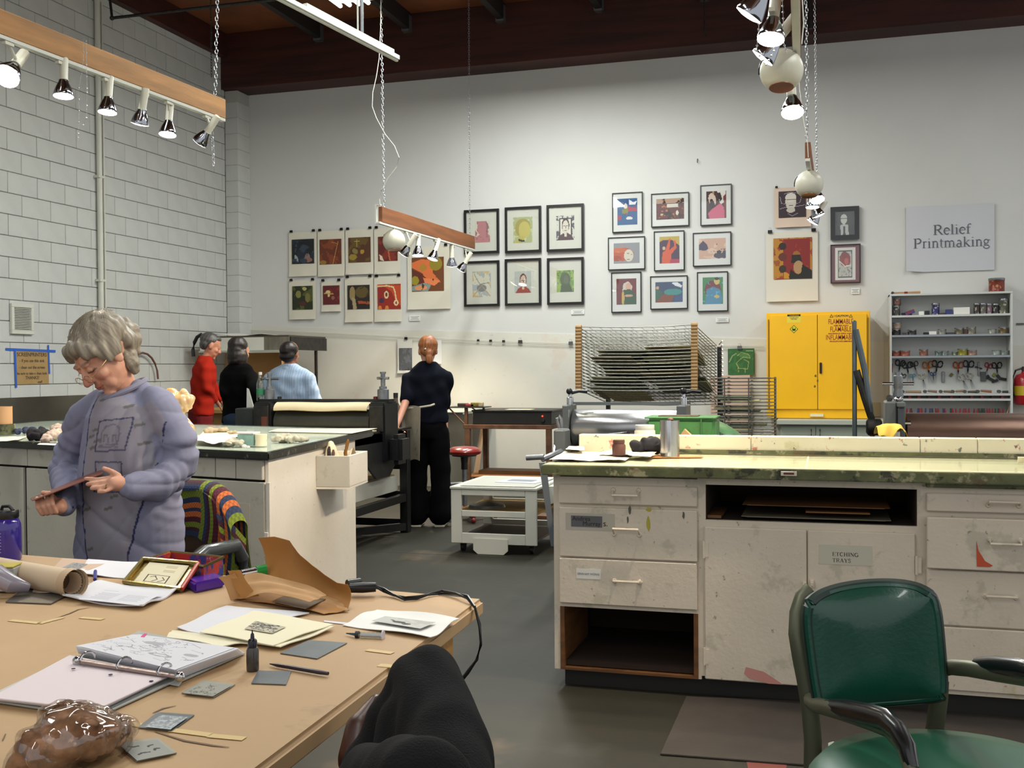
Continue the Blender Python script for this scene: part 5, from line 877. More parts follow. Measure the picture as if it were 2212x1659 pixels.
# ---------------------------------------------------------------- hot plate on its rusty table, with bracket shelf, and the grey counter behind the woman
HY = 10.9; m_rustf = mat('rusty_frame', '#6b4a34', .6, .3, var=.35, vs_=9)
def HX(x, y=900, Y=HY): return AY(x, y, Y).x
def HZ(x, y, Y=HY): return AY(x, y, Y).z
t = thing('hot_plate', 'long black hot plate with a glowing red pilot light', 'hot plate', (HX(1105), HY+.3, HZ(1100,918)))
hx0, hx1, hz0, hz1 = HX(1021), HX(1191), HZ(1100,917), HZ(1100,890); obj('body', MB().box((hx0, HY, hz0), (hx1, HY+.62, hz1)), mat('hotplate_black', '#1d1b17', .5, var=.2, vs_=9, bump=.2), t, bev=.004); obj('plate', MB().box((hx0-.01, HY-.01, hz1), (hx1+.01, HY+.63, hz1+.02)), m_iron, t, bev=.003)
obj('pilot_light', MB().ball((HX(1172), HY-.006, HZ(1172,899)), .009, 8), mat('pilot_red', '#ff2a18', emit=6), t); obj('knob', MB().lathe([(.024,0),(.02,.02),(.001,.021)], (HX(1173), HY, HZ(1173,908)), (0,-1,0), 14), m_iron, t, smooth=True)
obj('paper_sheet', MB().box((HX(1085), HY+.1, hz1+.0205), (HX(1140), HY+.3, hz1+.0225)), m_cream, label='small cream sheet lying on the hot plate', cat='paper')
t = thing('steel_table', 'rusty steel frame table carrying the hot plate', 'table', (HX(1105), HY+.3, 0)); tz = hz0-.002; b = MB().box((HX(1003), HY-.04, tz-.045), (HX(1193), HY+.68, tz)); obj('top_frame', b, m_rustf, t, bev=.003)
for x in (HX(1011), HX(1186)):
    for y in (HY-.01, HY+.62): obj('leg', MB().box((x-.028, y-.028, 0), (x+.028, y+.028, tz-.045)), m_rustf, t, bev=.002)
obj('low_shelf', MB().box((HX(1003), HY-.0, .17), (HX(1190), HY+.6, .185)), mat('orange_board','#a8703c',.6,var=.15,vs_=5,stretch=(.3,1,1)), t, bev=.002); obj('shelf_block', MB().box((HX(1020), HY+.2, .186), (HX(1185), HY+.5, .225)), m_dkwood, t, bev=.002)
t = thing('bracket_shelf', 'small metal bracket shelf left of the hot plate with pads on it', 'shelf', (HX(1005), HY+.1, HZ(1005,880))); sz = HZ(1005,879)
obj('shelf_plate', MB().box((HX(966), HY-.03, sz-.01), (HX(1047), HY+.25, sz)), m_iron, t); obj('upright', MB().box((HX(1004), HY-.01, tz), (HX(1010), HY+.02, sz-.01)), m_rustf, t); obj('diagonal', MB().tube([(HX(970), HY, sz-.01), (HX(1004), HY, tz)], .009, 6), m_rustf, t); obj('diagonal', MB().tube([(HX(1020), HY, sz-.01), (HX(1032), HY, sz-.05)], .007, 6), m_rustf, t); obj('upright', MB().box((HX(1043), HY-.01, hz1+.02), (HX(1047), HY+.01, sz-.01)), m_iron, t)
for x0, x1, h_, cc, lb in ((980,1003,.035,'#3a2a20','dark brown pad on the bracket shelf'),(1000,1020,.03,'#8a2f28','red and white rag roll on the bracket shelf'),(1012,1032,.045,'#7a6a28','olive sponge on the bracket shelf'),(1032,1042,.05,'#a89a78','small beige box at the right of the bracket shelf')):
    dy = .0 if x0 != 1000 else -.0; obj('pad', MB().box((HX(x0), HY+.02+(x0 % 3)*.05, sz+.001), (HX(x1)-.004, HY+.07+(x0 % 3)*.05, sz+h_)), mat('pad'+cc[1:], cc, .8, var=.3, vs_=30), label=lb, cat='pad', bev=.006)
t = thing('side_counter', 'pale grey counter along the back wall behind the red-haired woman', 'counter', (-5, 11.6, 0)); m_lg = mat('pale_grey', '#a3a69c', .5, var=.05, vs_=2)
cz = .86; obj('top', MB().box((HX(700), 11.3, cz-.035), (HX(1001, 915, 11.3), 12.4, cz)), m_lg, t, bev=.004); obj('steel_edge', MB().box((HX(700), 11.285, cz-.03), (HX(1001, 915, 11.3), 11.299, cz-.01)), m_chrome, t)
obj('base', MB().box((HX(700)+.1, 11.4, 0), (HX(960, 915, 11.3), 12.3, cz-.036)), mat('beige_base','#8d897b',.6,var=.05), t)
# wood plank leaning by the hot plate table
obj('leaning_plank', MB().hexa([AY(1022,1030,11.9), AY(1034,1030,11.9), AY(1034,1030,11.95), AY(1022,1030,11.95)], [AY(1038,925,12.2), AY(1046,925,12.2), AY(1046,925,12.25), AY(1038,925,12.25)]), mat('tan_plank','#b08a64',.7), label='tan plank leaning against the wall under the hot plate table', cat='plank')
# ---------------------------------------------------------------- red stool
SY = 8.95; p = AY(1003, 975, SY); t = thing('stool', 'round red vinyl swivel stool on a grey pole', 'stool', (p.x, SY, 0)); s = 1/ppm(p); zs = p.z
obj('seat', MB().lathe([(.001,-.03),(.12,-.03),(35*s,-.022),(37*s,0),(34*s,.022),(24*s,.04),(.001,.048)], (p.x, SY, zs), n=30), mat('red_vinyl', '#7d1f1b', .3, coat=.4, var=.1, vs_=5), t, smooth=True)
obj('seat_plate', MB().lathe([(.03,-.1),(.035,-.05),(.11,-.04),(.11,-.03)], (p.x, SY, zs), n=20), m_black, t, smooth=True); obj('pole', MB().tube([(p.x,SY,.12),(p.x,SY,zs-.06)], .022, 12), m_steel, t, smooth=True); obj('sleeve', MB().tube([(p.x,SY,zs-.16),(p.x,SY,zs-.05)], .03, 12), m_blk, t, smooth=True)
obj('foot_ring', MB().tube([(p.x+.2*math.cos(q), SY+.2*math.sin(q), .3) for q in [2*PI*i/24 for i in range(24)]], .013, 8, closed=True), m_steel, t, smooth=True)
for k in range(5): q = 2*PI*k/5+.3; obj('foot', MB().tube([(p.x, SY, .1), (p.x+.27*math.cos(q), SY+.27*math.sin(q), .05)], [.03,.018], 8).ball((p.x+.27*math.cos(q), SY+.27*math.sin(q), .026), .025, 8), mat('red_foot','#6b1a18',.4), t, smooth=True)
for k in range(3): q = 2*PI*k/3; obj('ring_spoke', MB().tube([(p.x, SY, .3), (p.x+.2*math.cos(q), SY+.2*math.sin(q), .3)], .008, 6), m_steel, t)
# ---------------------------------------------------------------- white open cart with papers
CY = 7.3; x0, x1 = AY(974,1100,CY).x, AY(1159,1100,CY).x; zt_, zb_ = AY(1065,1058,CY).z, AY(1065,1176,CY).z; zb_ = max(zb_, .07)
t = thing('cart', 'low white wooden cart with open shelves, papers lying on top', 'cart', ((x0+x1)/2, CY+.4, 0)); D = .78; w_ = (x1-x0)*.125
def cartframe(y):
    b = MB(); h = zt_-zb_; zm = AY(1065,1111,CY).z; zz2 = [zb_, zb_+.07]
    for q in ((x0, zb_, x0+w_, zt_), (x1-w_*1.05, zb_, x1, zt_), (x0+w_, zb_, x1-w_*1.05, zb_+.075), (x0+w_, zt_-.045, x1-w_*1.05, zt_), (x0+w_, zm-.022, x1-w_*1.05, zm+.022)): b.box((q[0], y, q[1]), (q[2], y+.025, q[3]))
    return b
for y in (CY, CY+D-.025):
    for i, q in enumerate(((x0, zb_, x0+w_, zt_), (x1-w_*1.05, zb_, x1, zt_), (x0+w_, zb_, x1-w_*1.05, zb_+.075), (x0+w_, zt_-.045, x1-w_*1.05, zt_), (x0+w_, AY(1065,1111,CY).z-.022, x1-w_*1.05, AY(1065,1111,CY).z+.022))): obj('post' if i < 2 else 'rail', MB().box((q[0]+.0005, y, q[1]), (q[2]-.0005, y+.025, q[3])), m_white, t, bev=.003)
zm = AY(1065,1111,CY).z
obj('shelf', MB().box((x0+.01, CY+.026, zm-.005), (x1-.01, CY+D-.026, zm+.01)), mat('yellow_shelf','#b08f50',.7), t); obj('bottom_board', MB().box((x0+.01, CY+.026, zb_+.02), (x1-.01, CY+D-.026, zb_+.035)), mat('grey_brown_board','#5a5248',.8), t); obj('top', MB().box((x0-.005, CY-.01, zt_), (x1+.005, CY+D+.01, zt_+.018)), m_white, t, bev=.003)
xm = (x0+x1)/2; tabw = .13; obj('front_tab', MB().poly([(xm-.02-tabw, CY-.012, zb_+.04), (xm-.02-tabw, CY-.012, .03), (xm-.02-tabw*.75, CY-.012, .002), (xm-.02+tabw*.75, CY-.012, .002), (xm-.02+tabw, CY-.012, .03), (xm-.02+tabw, CY-.012, zb_+.04)], (0,.011,0)), m_white, t)
for x in (x0+.06, x1-.06):
    for y in (CY+.1, CY+D-.1): obj('caster', MB().lathe([(.034,-.012),(.034,.012)], (x, y, .035), (1,0,0), 14).box((x-.018, y-.02, .04), (x+.018, y+.02, zb_)), m_iron, t)
obj('side_wing', MB().hexa([(x1+.006, CY+.3, .33), (x1+.09, CY+.3, .36), (x1+.09, CY+.7, .36), (x1+.006, CY+.7, .33)], [(x1+.006, CY+.3, zt_), (x1+.09, CY+.3, zt_), (x1+.09, CY+.7, zt_), (x1+.006, CY+.7, zt_)]), m_white, t)
z = zt_+.019
def flat(name, x0_, y0_, x1_, y1_, z, an, m, label, cat='paper', th=.002): cx, cy = (x0_+x1_)/2, (y0_+y1_)/2; return obj(name, MB().cbox((cx, cy, z+th/2), (x1_-x0_, y1_-y0_, th), R=(0,0,an)), m, label=label, cat=cat)
flat('paper_sheet', x0+.03, CY+.3, x0+.3, CY+.6, z, .2, m_cream, 'yellowish sheet sticking out at the left on the white cart'); flat('paper_sheet', x0+.06, CY+.02, x1-.03, CY+.66, z+.003, .02, mat('grey_sheet','#b9b8ae',.8), 'big pale sheet covering the top of the white cart'); flat('paper_sheet', xm-.05, CY+.25, x1-.05, CY+.6, z+.006, -.12, mat('bluish_sheet','#c3c8cc',.8), 'bluish white print sheet, topmost on the white cart')
p_ = Vector((xm+.1, CY+.42, z+.009)); flat('print_image', p_.x-.1, p_.y-.06, p_.x+.1, p_.y+.05, p_.z, -.12, mat('grey_print2','#8f9498',.8), 'grey printed rectangle lying on the topmost sheet of the cart', th=.001)
obj('round_tin', MB().lathe([(.001,.03),(.06,.034),(.13,.02),(.14,0),(.135,0),(.12,.012),(.001,.02)][::-1], (x0+w_+.1, CY+.3, zm+.0105), n=24), m_steel, smooth=True, label='round grey shallow tin on the middle shelf of the white cart', cat='tin')
t = thing('floor_jack', 'rust-brown trolley part standing on the floor behind the white cart', 'tool', AZ(1180, 1160, 0)); p = AZ(1176, 1150, 0)+Vector((0,.3,0)); obj('body', MB().box((p.x-.16, p.y, .04), (p.x+.1, p.y+.12, .1)), m_rustf, t, bev=.01); obj('column', MB().box((p.x-.02, p.y+.02, .1), (p.x+.1, p.y+.1, .24)), m_rustf, t, bev=.01); obj('wheel', MB().lathe([(.04,-.02),(.04,.02)], (p.x-.1, p.y+.06, .04), (0,1,0), 14), m_blk, t)
# ---------------------------------------------------------------- middle press with the bright chrome roller
QY = 6.6
def QX(x, y=920): return AY(x, y, QY).x
def QZ(x, y): return AY(x, y, QY).z
t = thing('chrome_press', 'grey table press with a bright chrome roller behind the workbench', 'press', (QX(1350), QY, 0))
for x0_, x1_ in ((QX(1224), QX(1237)), (QX(1467), QX(1487))): obj('side_frame', MB().box((x0_, QY-.12, .62), (x1_, QY+.12, QZ(1230,874))), m_grey, t, bev=.006)
rz = QZ(1350, 925); obj('roller', MB().lathe([(.03,-.02),(.115,0),(.118,.004),(.118,QX(1466)-QX(1238)-.01)], (QX(1238)+.005, QY+.02, rz), (1,0,0), 40), mat('ground_chrome','#b9babb',.24,1.), t, smooth=True); obj('tie_bar', MB().box((QX(1226), QY+.13, QZ(1350,877)), (QX(1486), QY+.15, QZ(1350,870))), m_grey, t)
for x in (QX(1232), QX(1477)):
    z = QZ(1232, 874); k = obj('pressure_screw', MB().lathe([(.022,0),(.022,.045),(.012,.05),(.012,.075)], (x, QY, z), n=12), m_chrome, t, smooth=True); obj('knob', MB().ball((x, QY-.02, z+.085), .021, 10).tube([(x, QY, z+.075), (x+.05, QY+.03, z+.085), (x+.1, QY+.05, z+.08)], [.014,.01,.012], 8), m_blk, k, smooth=True)
obj('bed', MB().box((QX(1240), 6.3, .8), (QX(1465), 7.6, .82)), m_grey, t, bev=.003)
for x in (QX(1226), QX(1487)-.08):
    for y0_, y1_ in ((6.25, 6.4), (7.4, 7.1)): obj('leg', MB().hexa([(x,y0_-.03,0),(x+.06,y0_-.03,0),(x+.06,y0_+.03,0),(x,y0_+.03,0)], [(x,y1_-.03,.62),(x+.06,y1_-.03,.62),(x+.06,y1_+.03,.62),(x,y1_+.03,.62)]), m_grey, t)
    obj('rail', MB().box((x, 6.4, .62), (x+.06, 7.2, .7)), m_grey, t)
# crank side, left of the worktop
g = lambda x, y, Y: AY(x, y, Y)
obj('leg', MB().hexa([g(1190,1180,5.9), g(1200,1180,5.9), g(1200,1180,5.96), g(1190,1180,5.96)], [g(1164,1000,5.9), g(1180,1000,5.9), g(1180,1000,5.96), g(1164,1000,5.96)]), mat('blue_grey','#5d646b',.5), t)
obj('crank_housing', MB().box((g(1200,950,6.2).x, 6.15, g(1200,985,6.2).z), (g(1224,950,6.2).x, 6.3, g(1200,927,6.2).z)), m_grey, t, bev=.01); obj('crank_lever', MB().tube([g(1209,925,6.2), g(1205,912,6.2), g(1204,904,6.2), g(1208,899,6.2), g(1212,905,6.2), g(1213,925,6.2)], .012, 8), m_steel, t, smooth=True)
obj('crank_handle', MB().tube([g(1137,989,5.95), g(1175,987,5.95)], .016, 10), m_steel, t, smooth=True); obj('crank_arm', MB().tube([g(1172,992,5.95), g(1212,975,6.1)], .018, 8), m_steel, t, smooth=True); obj('crank_arm', MB().tube([g(1196,985,6.1), g(1200,950,6.2)], .008, 6), m_chrome, t, smooth=True)
# items seen between the press and the ledge
SZ_ = .845
def shelfthing(x, y, Y): p = AY(x, y, Y); return p
bt_ = thing('press_table', 'grey table surface behind the workbench ledge', 'table', (.2, 5.6, 0)); obj('top', MB().box((AY(1225,960,5.25).x, 5.1, .86), (AY(1640,960,5.9).x, 6.12, .90)), m_grey, bt_, bev=.004)
for x in (AY(1225,960,5.25).x+.05, AY(1640,960,5.9).x-.05):
    for y in (5.15, 6.05): obj('leg', MB().box((x-.02, y-.02, 0), (x+.02, y+.02, .86)), m_grey, bt_)
p = AY(1393, 940, 5.3); p.z = .901; s = 1/ppm(p); t = thing('plastic_tub', 'white stained plastic tub with a screw lid behind the ledge', 'tub', p); top_ = AY(1393, 918, 5.3).z
obj('tub_body', MB().lathe([(.05,0),(.054,.01),(.052,top_-.901-.03),(.045,top_-.901-.022)], p, n=24), mat('stained_tub','#d8cdb8',.5,stains=(('#a07a4a',8,.6,.7),)), t, smooth=True); obj('lid', MB().lathe([(.046,top_-.901-.024),(.048,top_-.901-.02),(.048,top_-.901),(.001,top_-.901)], p, n=24), m_paper, t, smooth=True)
m_gm = mat('green_enamel', '#4f8a4c', .4, var=.15, vs_=7, bump=.15, stains=(('#2a4a2a', 9, .68, .6), ('#8a5030', 12, .72, .6)))
t = thing('green_tank', 'green enamelled box-shaped tank behind the tall canister', 'tank', AY(1470, 940, 5.55)); z1 = AY(1470, 899, 5.5).z; x0_, x1_ = AY(1397,915,5.45).x, AY(1546,915,5.45).x
obj('tank_body', MB().box((x0_, 5.42, .901), (x1_, 5.66, z1-.01)), m_gm, t, bev=.015, bseg=3); obj('rim', MB().box((x0_-.006, 5.412, z1-.0095), (x1_+.004, 5.662, z1)), m_gm, t, bev=.003); obj('rust_patch', MB().box((x0_+.06, 5.45, z1+.0005), (x0_+.26, 5.56, z1+.004)), m_rustf, t)
for x in (x0_+.12, x1_-.07): obj('seam', MB().box((x, 5.408, .905), (x+.004, 5.4195, z1-.01)), m_gm, t)
p = AY(1572, 922, 5.9); obj('green_disc', MB().lathe([(.001,.02),(.06,.018),(.12,.006),(.13,0),(.12,-.004),(.001,.0)][::-1], AY(1562, 922, 5.95)-Vector((0,0,.01)), (.55,-.12,1), 28), m_gm, smooth=True, label='tilted green round lid right of the green tank', cat='lid')
obj('coiled_hose', MB().tube([AY(1325+32*math.cos(q), 936, 5.38)+Vector((0,.07*math.sin(q),-.0072*q)) for q in [2*PI*i/16 for i in range(48)]], .01, 8), m_blk, smooth=True, label='coil of black hose in front of the chrome roller', cat='hose')
obj('wood_wedge', MB().poly([AY(1470,939,5.35), AY(1478,927,5.35), AY(1492,940,5.35)], (0,.05,0)), mat('pale_wood','#c2a070',.7), label='small pale wood wedge right of the tall canister', cat='block')
p = AY(1416, 932, 5.35); p.z = .901+.016; obj('tan_ball', MB().ball(p, .016, 10), mat('tan_ball','#b07a50',.7), smooth=True, label='small tan ball beside the white plastic tub', cat='ball')
# ---------------------------------------------------------------- drying racks
m_wire = mat('rack_wire', '#6e6e68', .35, .7); m_knob = mat('wooden_knob', '#a8865a', .7, var=.15, vs_=20)
t = thing('drying_rack', 'large drying rack of many wire trays with wooden corner knobs', 'rack', (-1.8, 10.4, 0))
RY0, RY1 = 9.75, 10.75; NT = 20
m_pr = [mat('rack_print_%d' % i, c, .8, var=.15, vs_=5) for i, c in enumerate(('#a8a884','#cfc99c','#6f745c','#b5ab80','#8a8f70','#d8cfa0','#5c5e4c','#b09a70'))]
for k in range(NT):
    y = 706+(k/(NT-1))*(835-706)*1.0 if k < 20 else 0
    yl, yr = 707+k*7.25, 701+k*7.2
    a, b_ = AY(1250, yl, RY0), AY(1500, yr, RY0); w = Vector((a.x, RY0, (a.z+b_.z)/2)); e = Vector((b_.x, RY0, w.z)); sag = .012; bk = .17
    def pt(u, v): return Vector((w.x+(e.x-w.x)*u+.10*v, RY0+(RY1-RY0)*v, w.z-sag*math.sin(PI*u)-bk*v))
    tr = obj('wire_tray', MB().tube([pt(0,0),pt(.25,0),pt(.5,0),pt(.75,0),pt(1,0),pt(1,.5),pt(1,1),pt(.5,1),pt(0,1),pt(0,.5)], .0045, 5, closed=True), m_wire, t)
    g_ = MB()
    if k < 5 or k > 15:
        for u in range(1, 11): g_.tube([pt(u/11,0), pt(u/11,1)], .002, 4, cap=False)
        for v in range(1, 8): g_.tube([pt(0,v/8), pt(.5,v/8), pt(1,v/8)], .002, 4, cap=False)
    else:
        for u in range(1, 8): g_.tube([pt(u/8,0), pt(u/8,1)], .002, 4, cap=False)
        for v in (.25,.5,.75): g_.tube([pt(0,v), pt(.5,v), pt(1,v)], .002, 4, cap=False)
    q = obj('wire_mesh', g_, m_wire, tr); q['kind'] = 'stuff'
    for p in (pt(0,0), pt(1,0)): obj('knob', MB().lathe([(.012,-.03),(.02,-.028),(.02,.028),(.012,.03)], p+Vector((0,-.004,0)), (1,0,0), 8), m_knob, tr, smooth=True)
for x in (pt(0,1).x-.02, pt(1,1).x+.03):
    obj('back_post', MB().box((x-.02, RY1-.02, .1), (x+.02, RY1+.03, AY(1500,750,RY1).z)), m_black, t)
    for k in range(NT): z = AY(1500, 745+k*9, RY1).z; obj('spring', MB().tube([(x, RY1-.02, z), (x+.04, RY1-.1, z+.035)], .006, 5), m_chrome, t) if x > -1.5 else None
for x in (pt(0,1).x, pt(1,1).x): obj('foot', MB().box((x-.03, RY0-.0, .06), (x+.03, RY1, .12)), m_black, t); obj('caster', MB().lathe([(.03,-.015),(.03,.015)], (x, RY0+.1, .03), (1,0,0), 12), m_blk, t); obj('caster', MB().lathe([(.03,-.015),(.03,.015)], (x, RY1-.1, .03), (1,0,0), 12), m_blk, t)
random.seed(11)
for k in range(6, 20):
    zr_ = AY(1375, 704+k*7.2, RY0).z
    for j in range(2 if k < 17 else 1):
        u0 = random.uniform(.06,.2)+j*.42; x0_ = pt(0,0).x+(1.12)*u0; wd = random.uniform(.36,.5); yy = random.uniform(.03,.25)
        w = Vector((w.x, 0, zr_)); obj('print_sheet', MB().hexa([(x0_,RY0+yy,zr_-bk*yy+.0),(x0_+wd,RY0+yy,zr_-bk*yy),(x0_+wd,RY0+yy+.7,zr_-bk*(yy+.7)),(x0_,RY0+yy+.7,zr_-bk*(yy+.7))], [(x0_,RY0+yy,zr_-bk*yy+.006),(x0_+wd,RY0+yy,zr_-bk*yy+.006),(x0_+wd,RY0+yy+.7,zr_-bk*(yy+.7)+.006),(x0_,RY0+yy+.7,zr_-bk*(yy+.7)+.006)]), random.choice(m_pr), label='%s sheet drying on tray %s of the large rack' % (('left' if j == 0 else 'right'), ('seven','eight','nine','ten','eleven','twelve','thirteen','fourteen','fifteen','sixteen','seventeen','eighteen','nineteen','twenty')[k-6]+' from the top'), cat='print', group='sheets drying on the large rack')
# small rack
t = thing('drying_rack', 'smaller wire drying rack with board sheets, left of the yellow cabinet', 'rack', (-.8, 10.3, 0)); SY0, SY1 = 9.9, 10.35
for x in (AY(1575,870,SY1).x, AY(1625,870,SY1).x): obj('post', MB().tube([(x, SY0-.02, .1), (x, SY0-.02, AY(1600,816,SY0).z)], .007, 6), m_wire, t)
for k in range(17):
    y = 816+k*7.6; a, b_ = AY(1537, y, SY0), AY(1665, y+1, SY0); z = (a.z+b_.z)/2
    tr = obj('wire_tray', MB().tube([(a.x,SY0,z),(b_.x,SY0,z),(b_.x+.03,SY1,z-.01),(a.x+.03,SY1,z-.01)], .004, 5, closed=True), m_wire, t)
    g_ = MB()
    for u in (.2,.4,.6,.8): g_.tube([(a.x+(b_.x-a.x)*u, SY0, z), (a.x+(b_.x-a.x)*u+.03, SY1, z-.01)], .002, 4)
    q = obj('wire_mesh', g_, m_wire, tr); q['kind'] = 'stuff'; 
    for x in (AY(1575,y,SY0).x, AY(1625,y,SY0).x): obj('clip', MB().box((x-.012, SY0-.03, z-.008), (x+.008, SY0-.008, z+.012)), m_wire, tr)
    if k in (6,7,9,10,12,14,15): x0_ = a.x+.02+(k%3)*.06; obj('board_sheet', MB().box((x0_, SY0+.02, z+.006), (x0_+.34, SY0+.4, z+.02)), m_pr[(k*3)%8], label='board lying on tray %s of the smaller wire rack' % ('six','seven','','nine','ten','','twelve','','fourteen','fifteen')[k-6], cat='board', group='boards on the smaller rack')
for x in (AY(1540,900,SY0).x, AY(1660,900,SY0).x): obj('side_post', MB().tube([(x+.04, SY1+.01, 0), (x+.04, SY1+.01, AY(1540,816,SY0).z)], .012, 6), m_wire, t)
obj('pink_sheet', MB().grid(lambda u, v: AY(1535+85*u, 812-120*0+110*(1-v)-2*u, 12.40)+Vector((0, .02*math.sin(u*4), 0)), 8, 8, th=(0,.002,0)), mat('pinkish_paper','#c9ac98',.85), smooth=True, label='tall pinkish paper sheet standing against the wall behind the smaller rack', cat='paper')
# ---------------------------------------------------------------- yellow flammables cabinet and the base cabinet under it
YY = 12.0; m_yel = mat('safety_yellow', '#f2b705', .4, var=.04, vs_=3)
def rY(x0, y0, x1, y1, Y=YY):
    a, b = AY(x0, (y0+y1)/2, Y), AY(x1, (y0+y1)/2, Y); return a.x, b.x, AY((x0+x1)/2, y1, Y).z, AY((x0+x1)/2, y0, Y).z
X0, X1, Z0, Z1 = rY(1656, 674, 1880, 904); t = thing('flammables_cabinet', 'yellow two-door metal cabinet lettered FLAMMABLE', 'cabinet', ((X0+X1)/2, 12.2, Z0))
obj('body', MB().box((X0, YY+.02, Z0), (X1, BW-.06, Z1)), m_yel, t, bev=.004); xd = AY(1766, 780, YY).x; zd = AY(1766, 885, YY).z; e_ = .035
dl = obj('door', MB().box((X0+e_, YY, zd+.005), (xd-.003, YY+.018, Z1-.03)), m_yel, t, bev=.003); dr_ = obj('door', MB().box((xd+.003, YY, zd+.005), (X1-e_, YY+.018, Z1-.03)), m_yel, t, bev=.003)
obj('door_gap', MB().box((xd-.003, YY+.012, zd), (xd+.003, YY+.0195, Z1-.03)), m_blk, t)
for x in (X0+e_*.6, X1-e_*.6): obj('hinge_rod', MB().tube([(x, YY+.012, zd+.01), (x, YY+.012, Z1-.07)], .006, 6), mat('dark_yellow','#8f7008',.5), t)
x, z = XZ(1773, 795, YY); obj('handle', MB().box((x-.012, YY-.015, z-.06), (x+.012, YY, z+.06)), m_blk, dr_, bev=.006)
for x_, y_ in ((1762,812),(1766,822),(1760,835)): x, z = XZ(x_, y_, YY); obj('scratch', MB().poly([(x+.012*math.cos(q)*(.6+random.random()*.7), YY-.0003, z+.016*math.sin(q)*(.6+random.random()*.7)) for q in [k*PI/4 for k in range(8)]], (0,-.0004,0)), mat('chipped','#6b5a1a',.7), dl if x_ < 1766 else dr_)
obj('name_plate', MB().box((xd-.08, YY+.0, zd-.075), (xd+.06, YY+.019, zd-.045)), m_cream, t)
m_rl = mat('red_lettering', '#8e2a12', .6); m_bl = mat('black_lettering', '#1e1c1a', .7)
cxr = AY(1815, 700, YY).x; k = 1/ppm((cxr, YY, 1.6)); L1 = YY-.0006
def lab(s_, y, size, m, x=1817, sx=1.): p = AY(x, y, YY); text(s_, dr_, wallM(p.x, L1, p.z), size, m, sx=sx, off=.0008 if sx == 1 else .0004)
lab('FLAMMABLE', 695, 15.5*k, m_rl, 1816, .62); lab('KEEP FIRE AWAY', 703.5, 4*k, m_rl); lab('FLAMABLE', 711.5, 15.5*k, m_rl, 1816, .62); lab('MANTENGA EL FUEGO ALEJADO', 720.5, 3.6*k, m_rl); lab('INFLAMMABLE', 729, 15.5*k, m_rl, 1816, .62); lab('PRODUITS INFLAMMABLES', 737.5, 4*k, m_rl)
lab('! CAUTION', 682.5, 6*k, m_bl)
for x in (1796, 1838): p = AY(x, 682.5, YY); h = 4*k; obj('warning_triangle', MB().poly([(p.x-h, L1, p.z-h*.8), (p.x+h, L1, p.z-h*.8), (p.x, L1, p.z+h)], (0,-.0004,0)), m_bl, dr_); obj('triangle_centre', MB().poly([(p.x-h*.55, L1-.0005, p.z-h*.55), (p.x+h*.55, L1-.0005, p.z-h*.55), (p.x, L1-.0005, p.z+h*.5)], (0,-.0003,0)), m_yel, dr_)
p = AY(1715, 688, YY); obj('warning_label', MB().box((p.x-15*k, YY-.001, p.z-9.5*k), (p.x+15*k, YY-.0002, p.z+9.5*k)), mat('pale_yellow_label','#e2c93a',.6), dl); obj('label_bar', MB().box((p.x-14*k, YY-.0016, p.z+4.6*k), (p.x+14*k, YY-.0011, p.z+9*k)), m_bl, dl)
def ll(s_, y, size, m): q = AY(1715, y, YY); text(s_, dl, wallM(q.x, YY-.0018, q.z), size, m)
ll('! WARNING', 681.5, 3.8*k, m_yel); ll('CAUSES AND\nFIRE RISK', 688, 3.2*k, m_bl)
p = AY(1715, 711, YY); obj('diamond', MB().poly([(p.x-9*k,YY-.0002,p.z),(p.x,YY-.0002,p.z-9*k),(p.x+9*k,YY-.0002,p.z),(p.x,YY-.0002,p.z+9*k)], (0,-.0006,0)), m_bl, dl); obj('diamond_face', MB().poly([(p.x-7.5*k,YY-.0009,p.z),(p.x,YY-.0009,p.z-7.5*k),(p.x+7.5*k,YY-.0009,p.z),(p.x,YY-.0009,p.z+7.5*k)], (0,-.0004,0)), mat('label_lime','#c9cf20',.6), dl); obj('hand_symbol', MB().poly([(p.x+a*k,YY-.0014,p.z+b*k) for a, b in ((-3,-3.5),(3,-3.5),(3.6,0),(3.2,3),(2,3),(1.8,.5),(-1.4,.5),(-1.8,4),(-2.8,4),(-3.4,0))], (0,-.0003,0)), m_bl, dl)
X0, X1, Z0b, Z1b = rY(1678, 905, 1900, 916, 11.75); t = thing('base_cabinet', 'grey-green base cabinet under the yellow cabinet', 'cabinet', ((X0+X1)/2, 12.1, 0)); m_gg = mat('grey_green', '#9ba394', .5); Z1b = Z0-.004
obj('counter', MB().box((X0, 11.72, Z1b-.05), (X1+.06, BW-.06, Z1b)), mat('light_counter','#aeb2a4',.5), t, bev=.004); obj('body', MB().box((X0+.03, 11.8, .08), (X1+.03, BW-.06, Z1b-.051)), m_gg, t)
xm = AY(1762, 930, 11.8).x
for x0_, x1_ in ((X0+.04, xm-.003), (xm+.003, X1+.02)): d = obj('door', MB().box((x0_, 11.78, .1), (x1_, 11.799, Z1b-.07)), m_gg, t, bev=.002); x = xm-.045 if x1_ < xm else xm+.045; obj('handle', MB().tube([(x, 11.779, Z1b-.1), (x, 11.75, Z1b-.105), (x, 11.75, Z1b-.165), (x, 11.779, Z1b-.17)], .005, 6), m_iron, d)
